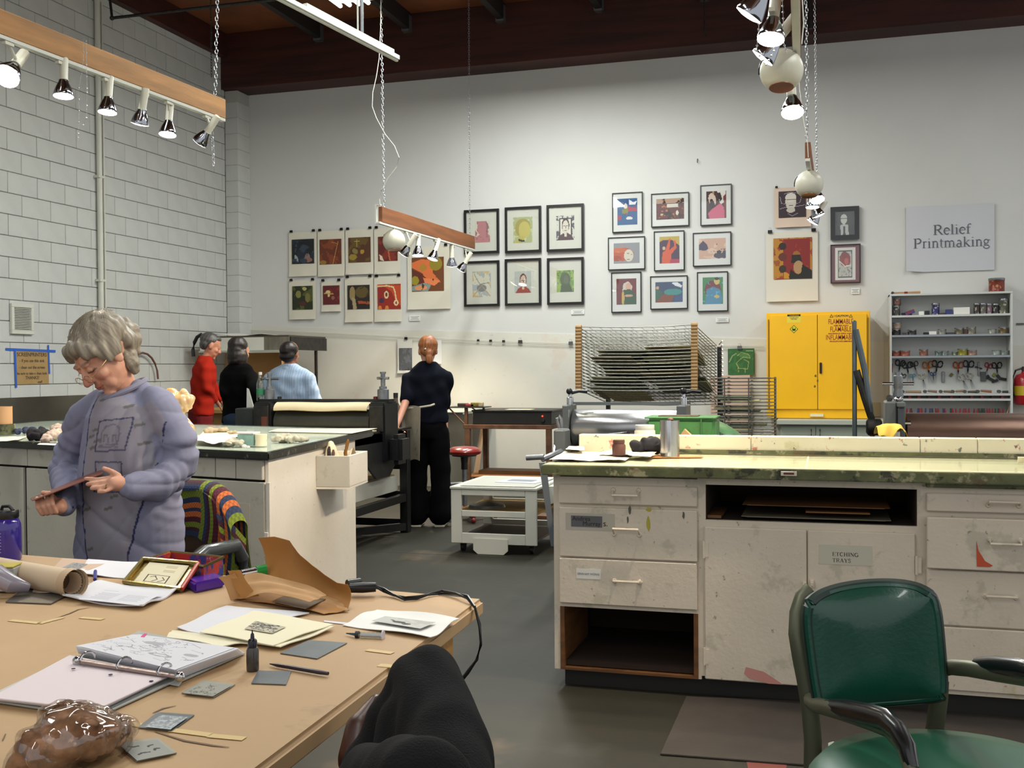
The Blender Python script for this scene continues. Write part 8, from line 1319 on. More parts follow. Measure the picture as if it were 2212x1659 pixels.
def stand(label, x, Y, zt, H, ang, skin, headM, top, pants, hair, arms, lean=0., sh=.2, wd=1., vox=.011, topk={}, shoes=('shoe','#2a2320'), waist=None, seat=1.):
    """standing figure: x column of the feet, Y depth, ang = heading (0 = facing away)"""
    base = Vector((x, Y, 0)); fw = Vector((-math.sin(ang), math.cos(ang), 0)); rt = Vector((fw.y, -fw.x, 0)); z = lambda k: k*H
    def T(a, b, c): return base+rt*a+fw*(b+lean*max(0, c-.52*H))+Vector((0,0,c))
    t = thing('person', label, 'person', base); HC = T(0, .02+.03*(lean>0), z(.918)); s = H*.128/.225*1.13
    mb = MB(); headgeo(mb, HC, headM, s); cap(mb, T(0,0,z(.83)), .05, HC-Vector((0,0,.05))-fw*.01, .05); rings(mb, [(T(0,0,z(.50)),.15*wd,.09),(T(0,0,z(.6)),.12*wd,.08),(T(0,0,z(.74)),.14*wd,.09),(T(0,0,z(.8)),.1*wd,.06),(T(0,0,z(.84)),.05,.05)], fw)
    for sg, (el, wr, fg) in zip((-1, 1), arms):
        S_ = T(sg*sh*.8, 0, z(.78)); el, wr = Vector(el), Vector(wr); cap(mb, S_, .035, el, .033); cap(mb, el, .036, wr, .025); d = (wr-el).normalized()
        if fg is None: fg = [(1, wr+d*.09+rt*.02*i+Vector((0,0,-.004*abs(i))), wr+d*.125+rt*.022*i-Vector((0,0,.01)), wr+d*.15+rt*.02*i-Vector((0,0,.025))) for i in (-1.4,-.5,.5,1.4)]+[(1.1, wr+d*.04-rt*sg*.03, wr+d*.075-rt*sg*.045)]
        hand(mb, wr, wr+d*.06, fg)
        L_ = T(sg*.09, 0, z(.5)); kn = T(sg*.1, .02, z(.28)); an = T(sg*.1, -.01, z(.05)); cap(mb, L_, .075, kn, .052); cap(mb, kn, .05, an, .035); cap(mb, an, .035, an+fw*.14-Vector((0,0,.035)), .03)
    blob('body', mb, m_skin, vox*.8, t, smooth=3, paint=skinpaint(skin, [(HC, headM, s)]))
    mb = MB(); rings(mb, [(T(0,0,z(top.get('hem',.5))),.175*wd,.125),(T(0,0,z(.6)),.165*wd,.12),(T(0,0,z(.7)),.185*wd,.13),(T(0,0,z(.785)),.19*wd,.12),(T(0,0,z(.825)),.15*wd,.09),(T(0,0,z(.845)),.095*wd,.07),(T(0,-.005,z(.862)),.064,.064)], fw)
    for sg, (el, wr, fg) in zip((-1, 1), arms):
        S_ = T(sg*sh*.84, 0, z(.773)); el, wr = Vector(el), Vector(wr); cap(mb, S_, .062*topk.get('arm',1), el, .058*topk.get('arm',1)); 
        if top.get('sleeve',1) > 0: cap(mb, el, .056*topk.get('arm',1), el.lerp(wr, top.get('sleeve',.93)), .04*topk.get('arm',1))
    cp, mt = hx(top['col']), m_cloth; blob(top['name'], mb, mt, vox, t, smooth=3, disp=folds(top.get('fold',.005)), paint=top.get('paint') or (lambda co: np.tile(np.array(cp), (len(co),1))), label=top.get('label'))
    mb = MB(); rings(mb, [(T(0,0,z(.46)),.17*seat,.125*seat),(T(0,-.01,z(.52)),.165*seat,.125*seat),(T(0,0,z(.6)),.14,.1)], fw)
    for sg in (-1, 1): kn = T(sg*.1, .015, z(.28)); cap(mb, T(sg*.085,0,z(.48)), .105*seat, kn, .092*seat); cap(mb, kn, .09*seat, T(sg*.105,-.015,z(.065)), .082*pants.get('flare',1))
    pc = hx(pants['col']); blob(pants['name'], mb, m_cloth, vox, t, smooth=3, disp=folds(.006, 26, 6, 1.), paint=pants.get('paint') or (lambda co: np.tile(np.array(pc), (len(co),1))))
    for sg in (-1, 1):
        a = T(sg*.1,-.05,.045); b = MB(); b.ball(a+fw*.03+Vector((0,0,.01)), (.045,.05,.042), 12, M=Matrix.Rotation(ang,3,'Z')); b.ball(a+fw*.13-Vector((0,0,.005)), (.046,.08,.036), 12, M=Matrix.Rotation(ang,3,'Z')); blob('shoe', b, mat('shoe'+shoes[1][1:], shoes[1], .6), .008, t, smooth=2); obj('sole', MB().cbox(a+fw*.085-Vector((0,0,.036)), (.085,.25,.018), R=(0,0,ang)), mat('sole', '#b5ad9a', .7), t, bev=.006)
    hb = MB()
    for q in hair['balls']: hb.ball(HC+headM@(Vector(q[0])*s), tuple(v*s for v in q[1]), 14, M=headM)
    blob('hair', hb, m_hair, .008, t, smooth=2, disp=folds(hair.get('amp',.0015), 90, 20), paint=hairpaint(HC, headM, hair['cols'], hair.get('fr',46)))
    return t, T, HC, s, fw, rt
back = lambda yaw, pit=0.: basis((-math.sin(yaw)*math.cos(pit), math.cos(yaw)*math.cos(pit), math.sin(pit)), (0,0,1))
SKULL = [((0,-.03,.05),(.084,.098,.085)), ((0,-.055,.0),(.078,.06,.075))]
# man in the red sweater, facing right into the corner table
Y = 9.85; x = AY(435, 900, Y).x; H = AY(455,718,Y).z
pnt = lambda a, b, dy=0.: AY(a, b, Y+dy)
t, T, HC, s, fw, rt = stand('grey-haired person in a red sweater and dark red apron, looking down at the corner table', x, Y, 0, H, -.95, '#c08468', basis((.72,.55,-.38),(.25,.2,1)), dict(name='sweater', col='#9e2416', hem=.5, sleeve=.78, fold=.007), dict(name='apron_trousers', col='#3a1a1c', paint=lambda co: np.where((co[:,1] < 9.87)[:,None], np.array(hx('#6e2426')), np.array(hx('#261c20')))),
  dict(balls=[((0,-.03,.045),(.08,.095,.08)), ((0,-.06,.0),(.074,.05,.06)), ((0,.03,.085),(.06,.04,.03))], cols=('#2e2c2a','#5c5a56')), [(pnt(462,842,.25), pnt(480,868,.3), None), (pnt(446,838,-.12), pnt(468,868,.1), None)], sh=.2, wd=1.12, lean=.08)
obj('apron_strap', MB().tube([HC+Vector((-.09,-.02,-.1)), HC+Vector((-.03,-.09,-.13)), HC+Vector((.02,-.09,-.2))], .006, 6), mat('strap','#5a1a1e',.8), t)
# woman in the black sweater, seen from behind
Y = 9.15; x = AY(516, 900, Y).x; H = AY(516,731,Y).z+.01
t, T, HC, s, fw, rt = stand('person with a dark bob in a black sweater and blue jeans, seen from behind', x, Y, 0, H, -.15, '#c08a70', back(-.35,-.2), dict(name='sweater', col='#050506', hem=.5, fold=.005), dict(name='jeans', col='#2e3c4e'),
  dict(balls=SKULL+[((0,-.05,-.045),(.086,.06,.08)), ((.062,-.01,-.06),(.032,.065,.085)), ((-.062,-.01,-.05),(.032,.06,.075)), ((.0,-.05,-.1),(.075,.045,.04))], cols=('#120d0c','#2c201c')), [(pnt(487,850,-.1), pnt(500,872,.35), None), (pnt(552,845,-.3), pnt(548,872,.1), None)], sh=.185, wd=1.05)
# man in the light blue shirt, seen from behind
Y = 9.0; x = AY(626, 900, Y).x; H = AY(626,738,Y).z+.015
def shirt(co): st = (np.sin(co[:,0]*260) > .2)[:,None]; return np.where(st, np.array(hx('#8ea4bf')), np.array(hx('#a5b6cb')))
t, T, HC, s, fw, rt = stand('broad person with dark thinning hair in a light blue striped shirt, seen from behind', x, Y, 0, H, -.05, '#8f5f48', back(-.05,-.12), dict(name='shirt', col='#9fb2c8', paint=shirt, fold=.005), dict(name='trousers', col='#2a2c34'),
  dict(balls=[((0,-.03,.035),(.083,.092,.08)), ((0,-.055,-.02),(.078,.05,.06))], cols=('#100b0a','#241a16')), [(pnt(575,880), pnt(590,905,.25), None), (pnt(682,880), pnt(665,905,.25), None)], sh=.235, wd=1.32, topk=dict(arm=1.25))
obj('collar', MB().lathe([(.085,0),(.072,.045),(.066,.05)], HC-Vector((0,.015,.145)), (0,.1,1), 20), mat('shirt_collar','#9db0c6',.85), t, smooth=True)
# red-haired woman leaning on the press
Y = 8.5; x = AY(922, 1125, Y).x; H = 1.63; pnt = lambda a, b, dy=0.: AY(a, b, Y+dy)
hl = pnt(862, 932, -.4)
t, T, HC, s, fw, rt = stand('red-haired person in a navy shirt, cream apron and black trousers, leaning on the black press', x+.02, Y, 0, H, .22, '#c98f76', back(.45,-.1), dict(name='shirt', col='#10121c', hem=.54, sleeve=0, fold=.008), dict(name='trousers', col='#050506', flare=1.25),
  dict(balls=[((0,-.03,.045),(.082,.094,.082)), ((0,-.06,-.0),(.07,.05,.06)), ((.0,-.1,-.03),(.035,.035,.03)), ((.0,-.11,-.075),(.03,.028,.045))], cols=('#7a4224','#a86a38'), fr=60), [(pnt(878,862,-.15), pnt(860,912,-.35), [(1, hl+Vector((.02*i,.0,.012)), hl+Vector((.03*i+.02,-.03,.004)), hl+Vector((.036*i+.04,-.06,-.006))) for i in (-1.2,-.4,.4,1.2)]+[(1.1, hl+Vector((-.03,.0,.0)), hl+Vector((-.045,-.02,-.01)))]), (pnt(958,875,.2), pnt(962,930,.1), None)], sh=.19, lean=-.0, seat=.93)
obj('hair_clip', MB().tube([HC+headM_@Vector(p) for headM_ in (back(.45,-.1),) for p in ((-.06,-.075,.0),(-.02,-.105,.0),(.03,-.105,.005),(.065,-.08,.01))], .006, 6).ball(HC+back(.45,-.1)@Vector((-.03,-.11,.002)), .013, 8), m_chrome, t, smooth=True)
ca = [(874,880),(905,872),(908,885),(902,935),(900,996),(886,996),(884,960),(870,915)]
def apf(u, v):
    x = 872+(36-2*v)*u+12*v*(1-u); y = 880+116*v-4*math.sin(u*3); return AY(x, y, Y-.25+.14*(1-u)+.02*math.sin(v*3+u*2))
obj('apron', MB().grid(apf, 8, 14, th=(0,.004,0)), mat('stained_apron','#b5ac98',.85,var=.15,vs_=9,stains=(('#6f6a60',9,.66,.6),)), t, smooth=True); wz = T(0,0,.98); obj('apron_tie', MB().tube([AY(874,883,Y-.12), AY(905,880,Y-.19), AY(930,876,Y-.17), AY(938,873,Y-.13)], .009, 6), mat('apron_tie','#c9c0ac',.85), t, smooth=True)
for sg in (-1, 1): a = T(sg*.1,.1,.05); obj('red_toe', MB().ball(a, (.04,.05,.03), 10), m_red, t, smooth=True)
# ---------------------------------------------------------------- the standing woman in the grey sweatshirt
WY_ = 3.42
def Q(x, y, dy=0.): return AY(x, y, WY_+dy)
HM = basis((-.27,-.69,-.66), (-.37,-.58,.73)); HC = Q(223, 770, -.06); s = 1.16
t = thing('person', 'grey-haired person in glasses and a grey-lavender sweatshirt, looking down at a metal plate', 'person', (Q(270,1200).x, WY_, 0))
mb = MB(); headgeo(mb, HC, HM, s); cap(mb, Q(266,858,.03), .056, HC+Vector((.02,.05,-.01)), .046)
tc = Q(275, 950); hipx = Q(283,1200).x
rings(mb, [(Vector((hipx,WY_,.8)),.15,.1),(Vector((hipx,WY_,.95)),.13,.09),(Q(272,950),.15,.1),(Q(270,885),.13,.08),(Q(268,865),.06,.06)], (0,-1,0))
eR, wR, eL, wL = Q(392,1010,.02), Q(272,1047,-.24), Q(142,1000,.05), Q(128,1096,-.22)
cap(mb, Q(345,888), .035, Q(384,955), .034); cap(mb, Q(384,955), .034, eR, .032); cap(mb, eR, .032, Q(345,1045,-.12), .03); cap(mb, Q(345,1045,-.12), .03, wR, .026); cap(mb, Q(185,893), .035, Q(160,955,.03), .032); cap(mb, Q(160,955,.03), .032, eL, .032); cap(mb, eL, .032, Q(145,1062,-.1), .03); cap(mb, Q(145,1062,-.1), .03, wL, .026)
h = lambda x, y, dy: Q(x, y, dy)
hand(mb, wR, h(247,1045,-.27), [(1, h(236,1033,-.26), h(212,1036,-.27), h(185,1034,-.27)), (1.05, h(234,1041,-.275), h(208,1045,-.285), h(189,1046,-.285)), (1, h(236,1049,-.285), h(214,1054,-.3), h(198,1055,-.3)), (.85, h(240,1056,-.29), h(226,1062,-.31), h(213,1063,-.31)), (1.1, h(256,1027,-.25), h(241,1018,-.255), h(225,1012,-.26))], .0092, .026)
hand(mb, wL, h(112,1097,-.24), [(1.05-.05*k, h(92+10*k,1110-1*k,-.27), h(82+11*k,1096-2*k,-.28), h(80+11*k,1076-3*k,-.255)) for k in range(4)]+[(1.1, h(118,1078,-.22), h(108,1066,-.225), h(92,1064,-.235))], .0092, .026)
for sg in (-1, 1): L_ = Vector((hipx+sg*.09, WY_, .8)); cap(mb, L_, .075, L_-Vector((0,0,.36)), .052); cap(mb, L_-Vector((0,0,.36)), .05, Vector((L_.x,WY_+.02,.07)), .035); cap(mb, Vector((L_.x,WY_+.02,.06)), .034, Vector((L_.x,WY_-.12,.035)), .03)
blob('body', mb, m_skin, .0048, t, smooth=2, paint=skinpaint('#c9957c', [(HC, HM, s)], '#a8584c'))
# sweatshirt
mb = MB(); Zc = lambda x, y: Q(x, y)
rings(mb, [(Vector((hipx,WY_,AY(280,1218,WY_).z-.12)),.222,.15),(Q(281,1200),.222,.155),(Q(280,1130),.215,.155),(Q(278,1050),.20,.15),(Q(276,960),.18,.14),(Q(274,900),.165,.125),(Q(272,872),.135,.1),(Q(266,846,.02),.088,.08)], (0,-1,0), 36)
cap(mb, Q(302,846,.04), .052, Q(345,880,.01), .068, 18); cap(mb, Q(215,866), .045, Q(190,886), .06, 18); cap(mb, Q(345,885), .07, Q(385,955), .068, 18); cap(mb, Q(385,955), .068, eR+Vector((0,0,-.0)), .066, 18); cap(mb, eR+Vector((-.01,0,-.0)), .066, Q(345,1045,-.12), .06, 18); cap(mb, Q(345,1045,-.12), .062, Q(285,1052,-.22), .05, 18)
cap(mb, Q(185,893), .066, Q(160,955,.03), .06, 18); cap(mb, Q(160,955,.03), .06, eL, .058, 18); cap(mb, eL, .064, Q(145,1062,-.1), .056, 18); cap(mb, Q(145,1062,-.1), .054, Q(137,1090,-.18), .046, 18)
pE = np.array(eR); pE2 = np.array(eL)
def swd(co, no):
    def rip(p, R_, f, a): d = np.linalg.norm(co-p, axis=1); return a*np.exp(-(d/R_)**2)*np.sin(d*f+2*np.sin(co[:,2]*14))
    g_ = rip(pE, .14, 150, .009)+rip(pE2, .13, 160, .008)+rip(np.array(Q(330,1045,-.12)), .1, 130, .006)
    cr = lambda ph: (1-np.abs(np.sin(ph)))**3; arm = np.clip((np.abs(co[:,0]-float(hipx))-.13)*9, 0, 1)
    return g_+.003*np.sin(co[:,0]*24+co[:,2]*16)-.009*cr(co[:,0]*11+co[:,2]*7+1.3*np.sin(co[:,2]*8))*(1-.4*arm)-.008*arm*cr(co[:,2]*26-co[:,0]*14+1.8*np.sin(co[:,0]*11))-.004*cr(co[:,0]*23-co[:,2]*19+2)
c0 = np.array(hx('#82849b')); c1 = np.array(hx('#928b8c')); c2 = np.array(hx('#33365a')); c3 = np.array(hx('#55584c')); c4 = np.array(hx('#6a6874'))
def swp(co):
    yk = WY_-.14; X_ = (co[:,0]*RC[0][0]+yk*RC[0][2]-(co[:,2]-EYE)*RC[0][1]); Z_ = (co[:,0]*RC[2][0]+yk*RC[2][2]-(co[:,2]-EYE)*RC[2][1]); Yc = (co[:,0]*RC[1][0]+yk*RC[1][2]-(co[:,2]-EYE)*RC[1][1])
    u = 1106+FPX*X_/Z_; v = 829.5+FPX*Yc/Z_; fr_ = co[:,1] < WY_-.06
    # panel, seams, motifs: dye and stitching of the front of the shirt, in the shirt's own front plane
    out = np.tile(c0, (len(co),1)); sx1 = 176+np.clip((v-850)/350, 0, 1)**.6*4+6*np.sin(v/60); sx2 = 342-(v-850)*.19; sx2 = np.maximum(sx2, 276)
    pan = fr_&(u > sx1)&(u < sx2)&(v > 840); out[pan] = c1*.55+c0*.45
    def seg(x0, y0, x1, y1, w, c, k=.85):
        dx, dy = x1-x0, y1-y0; tt = np.clip(((u-x0)*dx+(v-y0)*dy)/(dx*dx+dy*dy), 0, 1); m_ = fr_&((u-x0-tt*dx)**2+(v-y0-tt*dy)**2 < w*w); out[m_] = out[m_]*(1-k)+c*k
    m_ = fr_&(np.abs(u-sx1) < 1.6)&(v > 845); out[m_] = c2
    m_ = fr_&(np.abs(u-sx2) < 2.0)&(v > 845); out[m_] = c2
    for q in ((210,910,271,903),(271,903,265,972),(265,972,204,976),(204,976,210,910),(205,999,260,1000),(205,999,206,1062),(260,1000,255,1062),(206,1062,255,1064)): seg(*q, 1.5, c2)
    for q in ((216,956,217,935),(217,935,226,921),(226,921,238,917),(238,917,248,924),(248,924,251,938),(251,938,248,957),(222,955,223,941),(223,941,229,941),(229,941,231,955),(238,955,239,941),(239,941,245,941),(245,941,246,955),(214,961,250,961),(212,965,252,965)): seg(*q, 1.5, c4)
    for a, b in ((202,864),(254,879),(280,920),(201,929),(190,944),(206,953),(291,960),(322,842),(268,860),(196,968),(247,1072),(236,1098),(188,1100),(196,1186)): seg(a-5, b+2, a+6, b-2, 3.2, c3, .7)
    return out
blob('sweatshirt', mb, m_cloth, .0054, t, smooth=6, disp=swd, paint=swp)
obj('collar_band', MB().tube([Q(262,845,.02)+Vector((.09*math.cos(q), -.005+.088*math.sin(q), .03*math.sin(q)+.03*math.cos(q))) for q in [2*PI*i/30 for i in range(30)]], .011, 8, closed=True), mat('collar_grey','#7a7a8e',.85), t, smooth=True)
mb = MB(); rings(mb, [(Vector((hipx,WY_,.62)),.17,.12),(Vector((hipx,WY_,.8)),.18,.13)], (0,-1,0))
for sg in (-1, 1): L_ = Vector((hipx+sg*.09, WY_, .68)); cap(mb, L_, .09, L_-Vector((0,0,.26)), .075); cap(mb, L_-Vector((0,0,.26)), .072, Vector((L_.x,WY_+.02,.1)), .07); b = MB().ball((L_.x,WY_-.06,.04), (.045,.13,.038), 12); obj('shoe', b, m_blk, t, smooth=True)
blob('trousers', mb, m_cloth, .014, t, paint=lambda co: np.tile(np.array(hx('#2c3040')), (len(co),1)))
# hair: cap, fringe, gathered tail and loose strands
hb = MB(); HB = lambda p, r: hb.ball(HC+HM@(Vector(p)*1.12), tuple(q*1.12 for q in r), 16, M=HM)
HB((0,-.035,.055),(.086,.1,.082)); HB((0,.052,.078),(.066,.036,.032)); HB((.05,.05,.058),(.03,.03,.028)); HB((-.05,.05,.058),(.03,.03,.03)); HB((.074,-.005,.028),(.018,.05,.04)); HB((-.074,.0,.028),(.02,.05,.045)); HB((0,-.085,.0),(.07,.045,.055))
for a, b, r, dy in ((262,708,.045,.1),(278,716,.042,.1),(287,735,.036,.1),(289,757,.024,.1),(274,768,.036,.0),(284,785,.028,.0),(293,800,.016,.01)): hb.ball(Q(a, b, dy), r, 12)
blob('hair', hb, m_hair, .006, t, smooth=3, disp=lambda co, no: .0028*np.sin(co[:,0]*140+co[:,2]*60+co[:,1]*70)+.002*np.sin(co[:,0]*60-co[:,1]*150), paint=hairpaint(HC, HM, ('#6b6254','#968d7c'), 50))
rs_ = random.Random(3); b = MB()
for k in range(150):
    a = rs_.uniform(-PI, PI); e = rs_.uniform(.15, 1.25); p = Vector((.096*math.sin(e)*math.sin(a), -.035+.11*math.sin(e)*math.cos(a), .055+.09*math.cos(e))); P_ = []
    for i in range(6): w_ = Vector((0,-.06,.08)).lerp(p, .3+.16*i); d = (w_-Vector((0,-.035,.055))); k_ = math.sqrt((d.x/.096)**2+(d.y/.11)**2+(d.z/.09)**2); P_.append(HC+HM@(Vector((0,-.035,.055))*1.12+d/k_*(1.06+.02*rs_.random()+(.05 if i == 5 else 0)*rs_.random())))
    b.tube(P_, .0009, 3)
for k in range(26):
    x0, y0 = rs_.uniform(255,275), rs_.uniform(770,800); P_ = [Q(x0+i*rs_.uniform(3,7), y0+i*rs_.uniform(1,8), .02+.01*i) for i in range(5)]; b.tube(P_, .0008, 3)
q = obj('loose_strands', b, mat('grey_strand','#968d7c',.5), t); q['kind'] = 'stuff'
# glasses
G_ = lambda p: HC+HM@(Vector(p)*s)
for sx_1 in (-1, 1): obj('lens_rim', MB().tube([G_((sx_1*.031+.021*math.cos(q), .101-.0*math.sin(q), -.012+.014*math.sin(q))) for q in [2*PI*i/20 for i in range(20)]], .0011, 6, closed=True), mat('gold_wire','#c9a878',.25,.9), t, smooth=True); obj('temple', MB().tube([G_((sx_1*.052,.1,-.01)), G_((sx_1*.076,.06,.0)), G_((sx_1*.078,.0,.01))], .0012, 6), mat('gold_wire','#c9a878',.25,.9), t, smooth=True)
obj('bridge', MB().tube([G_((-.01,.101,-.008)), G_((0,.106,-.004)), G_((.01,.101,-.008))], .0011, 6), mat('gold_wire','#c9a878',.25,.9), t, smooth=True)
obj('gold_ring', MB().tube([h(232+0*i,1052,-.29)+Vector((0, .0098*math.cos(q), .0098*math.sin(q))) for i, q in enumerate([2*PI*i/14 for i in range(14)])], .0014, 6, closed=True), m_gold, t, smooth=True)
# the plate she holds
a, b_, c_, d_ = Q(70,1081,-.30), Q(222,1022,-.25), Q(216,1013,-.10), Q(66,1076,-.15); obj('held_plate', MB().hexa([v-Vector((0,0,.003)) for v in (a,b_,c_,d_)], [a,b_,c_,d_]), mat('copper_plate','#8a5040',.35,.6,var=.15,vs_=10), label='thin copper-coloured metal plate held between the hands of the person in glasses', cat='plate')
# ---------------------------------------------------------------- the photographer's crossed leg
KY = 1.12
m_jean = mat('black_denim', '#101012', .9, spec=.2, var=.15, vs_=30, bump=.4, bs=300)
t = thing('person', 'seated person at the bottom edge, bent knee in dark trousers and brown shoe', 'person', (-.45, 1.2, 0))
def Lg(x, y, Y_): return AY(x, y, Y_)
kn, hp, an = Lg(922,1468,1.5), Vector((-.40,1.05,.68)), Lg(790,1720,1.62)
mb = MB(); cap(mb, kn, .03, Lg(962,1640,1.36), .04); cap(mb, Lg(962,1640,1.36), .04, hp, .06); cap(mb, kn, .03, Lg(862,1580,1.5), .03); cap(mb, Lg(862,1580,1.5), .03, Lg(815,1700,1.48), .03); blob('body', mb, m_skin, .01, t, paint=skinpaint('#c08a70'))
mb = MB(); cap(mb, Lg(920,1468,1.5), .052, Lg(962,1640,1.36), .066, 20); cap(mb, Lg(962,1640,1.36), .066, hp, .09, 20); cap(mb, Lg(912,1470,1.51), .05, Lg(862,1580,1.5), .056, 20); cap(mb, Lg(862,1580,1.5), .056, Lg(815,1700,1.48), .066, 20); cap(mb, Lg(905,1560,1.45), .06, Lg(900,1720,1.4), .075, 20); cap(mb, Lg(800,1690,1.3), .05, Lg(900,1720,1.15), .07, 20)
blob('trousers', mb, m_jean, .006, t, smooth=6, disp=lambda co, no: .0025*np.sin(co[:,0]*70+co[:,2]*50+2*np.sin(co[:,1]*30)))
mb = MB(); cap(mb, Lg(783,1575,1.62), .03, Lg(812,1512,1.66), .012, 12); cap(mb, Lg(775,1640,1.6), .036, Lg(783,1575,1.62), .03, 12); blob('shoe', mb, mat('brown_leather','#4a2a20',.35,var=.2,vs_=20), .006, t)
# ---------------------------------------------------------------- green armchair, mat, chair with knitted blanket
m_gv = mat('green_vinyl', '#0f4a3a', .32, coat=.35, var=.08, vs_=4, bump=.12, bs=120); m_al = mat('dull_olive_metal', '#6a6c58', .38, .55, var=.1, vs_=8); m_arm = mat('black_armrest', '#101014', .25, coat=.4)
GY = 2.15
def Gp(x, y, Y_=GY): return AY(x, y, Y_)
t = thing('armchair', 'green vinyl armchair with olive metal frame and black armrests', 'chair', (Gp(1900,1600).x, GY-.3, 0))
bp = [(1740,1500),(1732,1440),(1724,1370),(1722,1310),(1738,1282),(1770,1270),(1850,1252),(1935,1238),(1965,1240),(1995,1262),(2012,1310),(2022,1400),(2030,1480),(2026,1492),(1950,1512),(1860,1530),(1775,1512)]
P0 = [Gp(x, y, GY+(.0 if x < 1850 else .05)) for x, y in ((1768,1512),(2032,1490),(2012,1262),(1738,1282))]
def bf(u, v, o=0.):
    # rounded panel: map the square to a superellipse-ish outline between the four measured corners
    a, c = u*2-1, v*2-1; k = 1-.085*(a*a*c*c)**2*(1.0 if c > 0 else .5); a2, c2_ = a*k, c*k; uu, vv = (a2+1)/2, (c2_+1)/2
    p = (P0[0]*(1-uu)+P0[1]*uu)*(1-vv)+(P0[3]*(1-uu)+P0[2]*uu)*vv; top_ = .007*(1-a*a) if c > 0 else -.012*(1-a*a); e = max(abs(a), abs(c)); bul = .022*(1-e**4)
    return p+Vector((0, .05*a*a*-1-o*(bul+.012), top_*abs(c)+.0*uu))
br = obj('backrest', MB().grid(lambda u, v: bf(u, v, 1), 24, 20), m_gv, t, smooth=True); obj('backrest_rear', MB().grid(lambda u, v: bf(1-u, v, -1), 24, 20), m_gv, t, smooth=True)
E_ = [(i/24, 0) for i in range(24)]+[(1, i/20) for i in range(20)]+[(1-i/24, 1) for i in range(24)]+[(0, 1-i/20) for i in range(20)]
obj('piping', MB().tube([bf(u, v, 1)+Vector((0,.006,0)) for u, v in E_], .0075, 8, closed=True), m_gv, br, smooth=True); obj('backrest_edge', MB().tube([bf(u, v, 0)+Vector((0,.0,0)) for u, v in E_], .0125, 8, closed=True), mat('dark_green_edge','#08281f',.4), t, smooth=True)
def bar_(nm, P_, w_, m, flat=.45, up=(0,1,0), par=t, n=10): return obj(nm, MB().tube(P_, w_, n, flat=flat, up=up), m, par, smooth=True)
bar_('frame_side', [Gp(1752,1274,GY+.03), Gp(1735,1290,GY+.02), Gp(1724,1325,GY+.01), Gp(1722,1370,GY), Gp(1730,1420,GY), Gp(1740,1470,GY), Gp(1750,1530,GY), Gp(1756,1600,GY), Gp(1754,1720,GY), Vector((Gp(1754,1720).x-.02, GY+.06, .0))], .017, m_al)
bar_('frame_side', [Gp(2030,1470,GY+.06), Gp(2028,1510,GY+.06), Gp(2020,1570,GY+.07), Gp(2004,1640,GY+.09), Vector((Gp(2000,1700).x, GY+.16, 0))], .017, m_al)
bar_('arm_frame', [Gp(1747,1512,GY-.01), Gp(1760,1522,GY-.05), Gp(1790,1530,GY-.12), Gp(1870,1556,GY-.2), Gp(1920,1576,GY-.25), Gp(1950,1612,GY-.3), Gp(1965,1659,GY-.33), Gp(1972,1760,GY-.35), Vector((Gp(1975,1800).x, GY-.5, 0))], .015, m_al, .7, (1,0,0))
bar_('armrest', [Gp(1787,1526,GY-.11), Gp(1830,1534,GY-.16), Gp(1885,1546,GY-.22), Gp(1915,1556,GY-.255), Gp(1940,1580,GY-.29), Gp(1960,1615,GY-.315), Gp(1970,1659,GY-.33)], [.013,.019,.02,.02,.019,.018,.015], m_arm, .8, (1,0,0))
bar_('arm_frame', [Gp(2028,1447,GY+.05), Gp(2055,1441,GY+.02), Gp(2090,1444,GY-.03), Gp(2150,1454,GY-.1), Gp(2230,1466,GY-.2), Gp(2300,1490,GY-.26), Gp(2330,1560,GY-.3), Vector((Gp(2335,1700).x, GY-.42, 0))], .015, m_al, .7, (1,0,0))
bar_('armrest', [Gp(2110,1434,GY-.04), Gp(2150,1437,GY-.1), Gp(2210,1446,GY-.18), Gp(2280,1462,GY-.25), Gp(2325,1520,GY-.29)], [.012,.017,.018,.018,.015], m_arm, .8, (1,0,0))
sc = Vector((Gp(1985,1700,GY-.2).x+.06, GY-.26, .44)); zs_ = AY(2030,1632,GY-.2).z
obj('seat', MB().lathe([(.001,-.07),(.2,-.07),(.235,-.055),(.245,-.03),(.225,-.008),(.16,.004),(.001,.008)], Vector((sc.x, sc.y, zs_)), n=40), mat('green_seat_vinyl','#1c5a40',.4,coat=.2,var=.08,vs_=4), t, smooth=True)
for v in ((sc.x-.2, GY-.42), (sc.x+.2, GY-.42)): obj('seat_rail', MB().tube([(v[0], GY+.02, zs_-.08), (v[0], GY-.44, zs_-.08)], .014, 8), m_al, t)
obj('label_tag', MB().ball(Gp(1785,1497,GY-.035), (.014,.003,.006), 10), mat('tan_tag','#8a9a6a',.6), br, smooth=True)
# floor mat
M4 = [AZ(1426,1632,0), AZ(1900,1668,0), AZ(1960,1526,0), AZ(1482,1508,0)]; M4[1] = M4[0]+(M4[1]-M4[0])*1.9; M4[2] = M4[3]+(M4[2]-M4[3])*1.9
obj('floor_mat', MB().hexa(M4, [v+Vector((0,0,.008)) for v in M4]), mat('rubber_mat','#39322c',.85,var=.15,vs_=6,bump=.4,bs=160), bev=.002, label='thin brown-grey rubber mat on the floor in front of the workbench', cat='mat')
obj('red_floor_mark', MB().poly([AZ(x, y, .0004) for x, y in ((1612,1644),(1700,1652),(1695,1675),(1620,1675))], (0,0,.0006)), mat('red_tape','#6b2a20',.7), label='red painted mark on the floor at the bottom edge, right of centre', cat='floor mark')
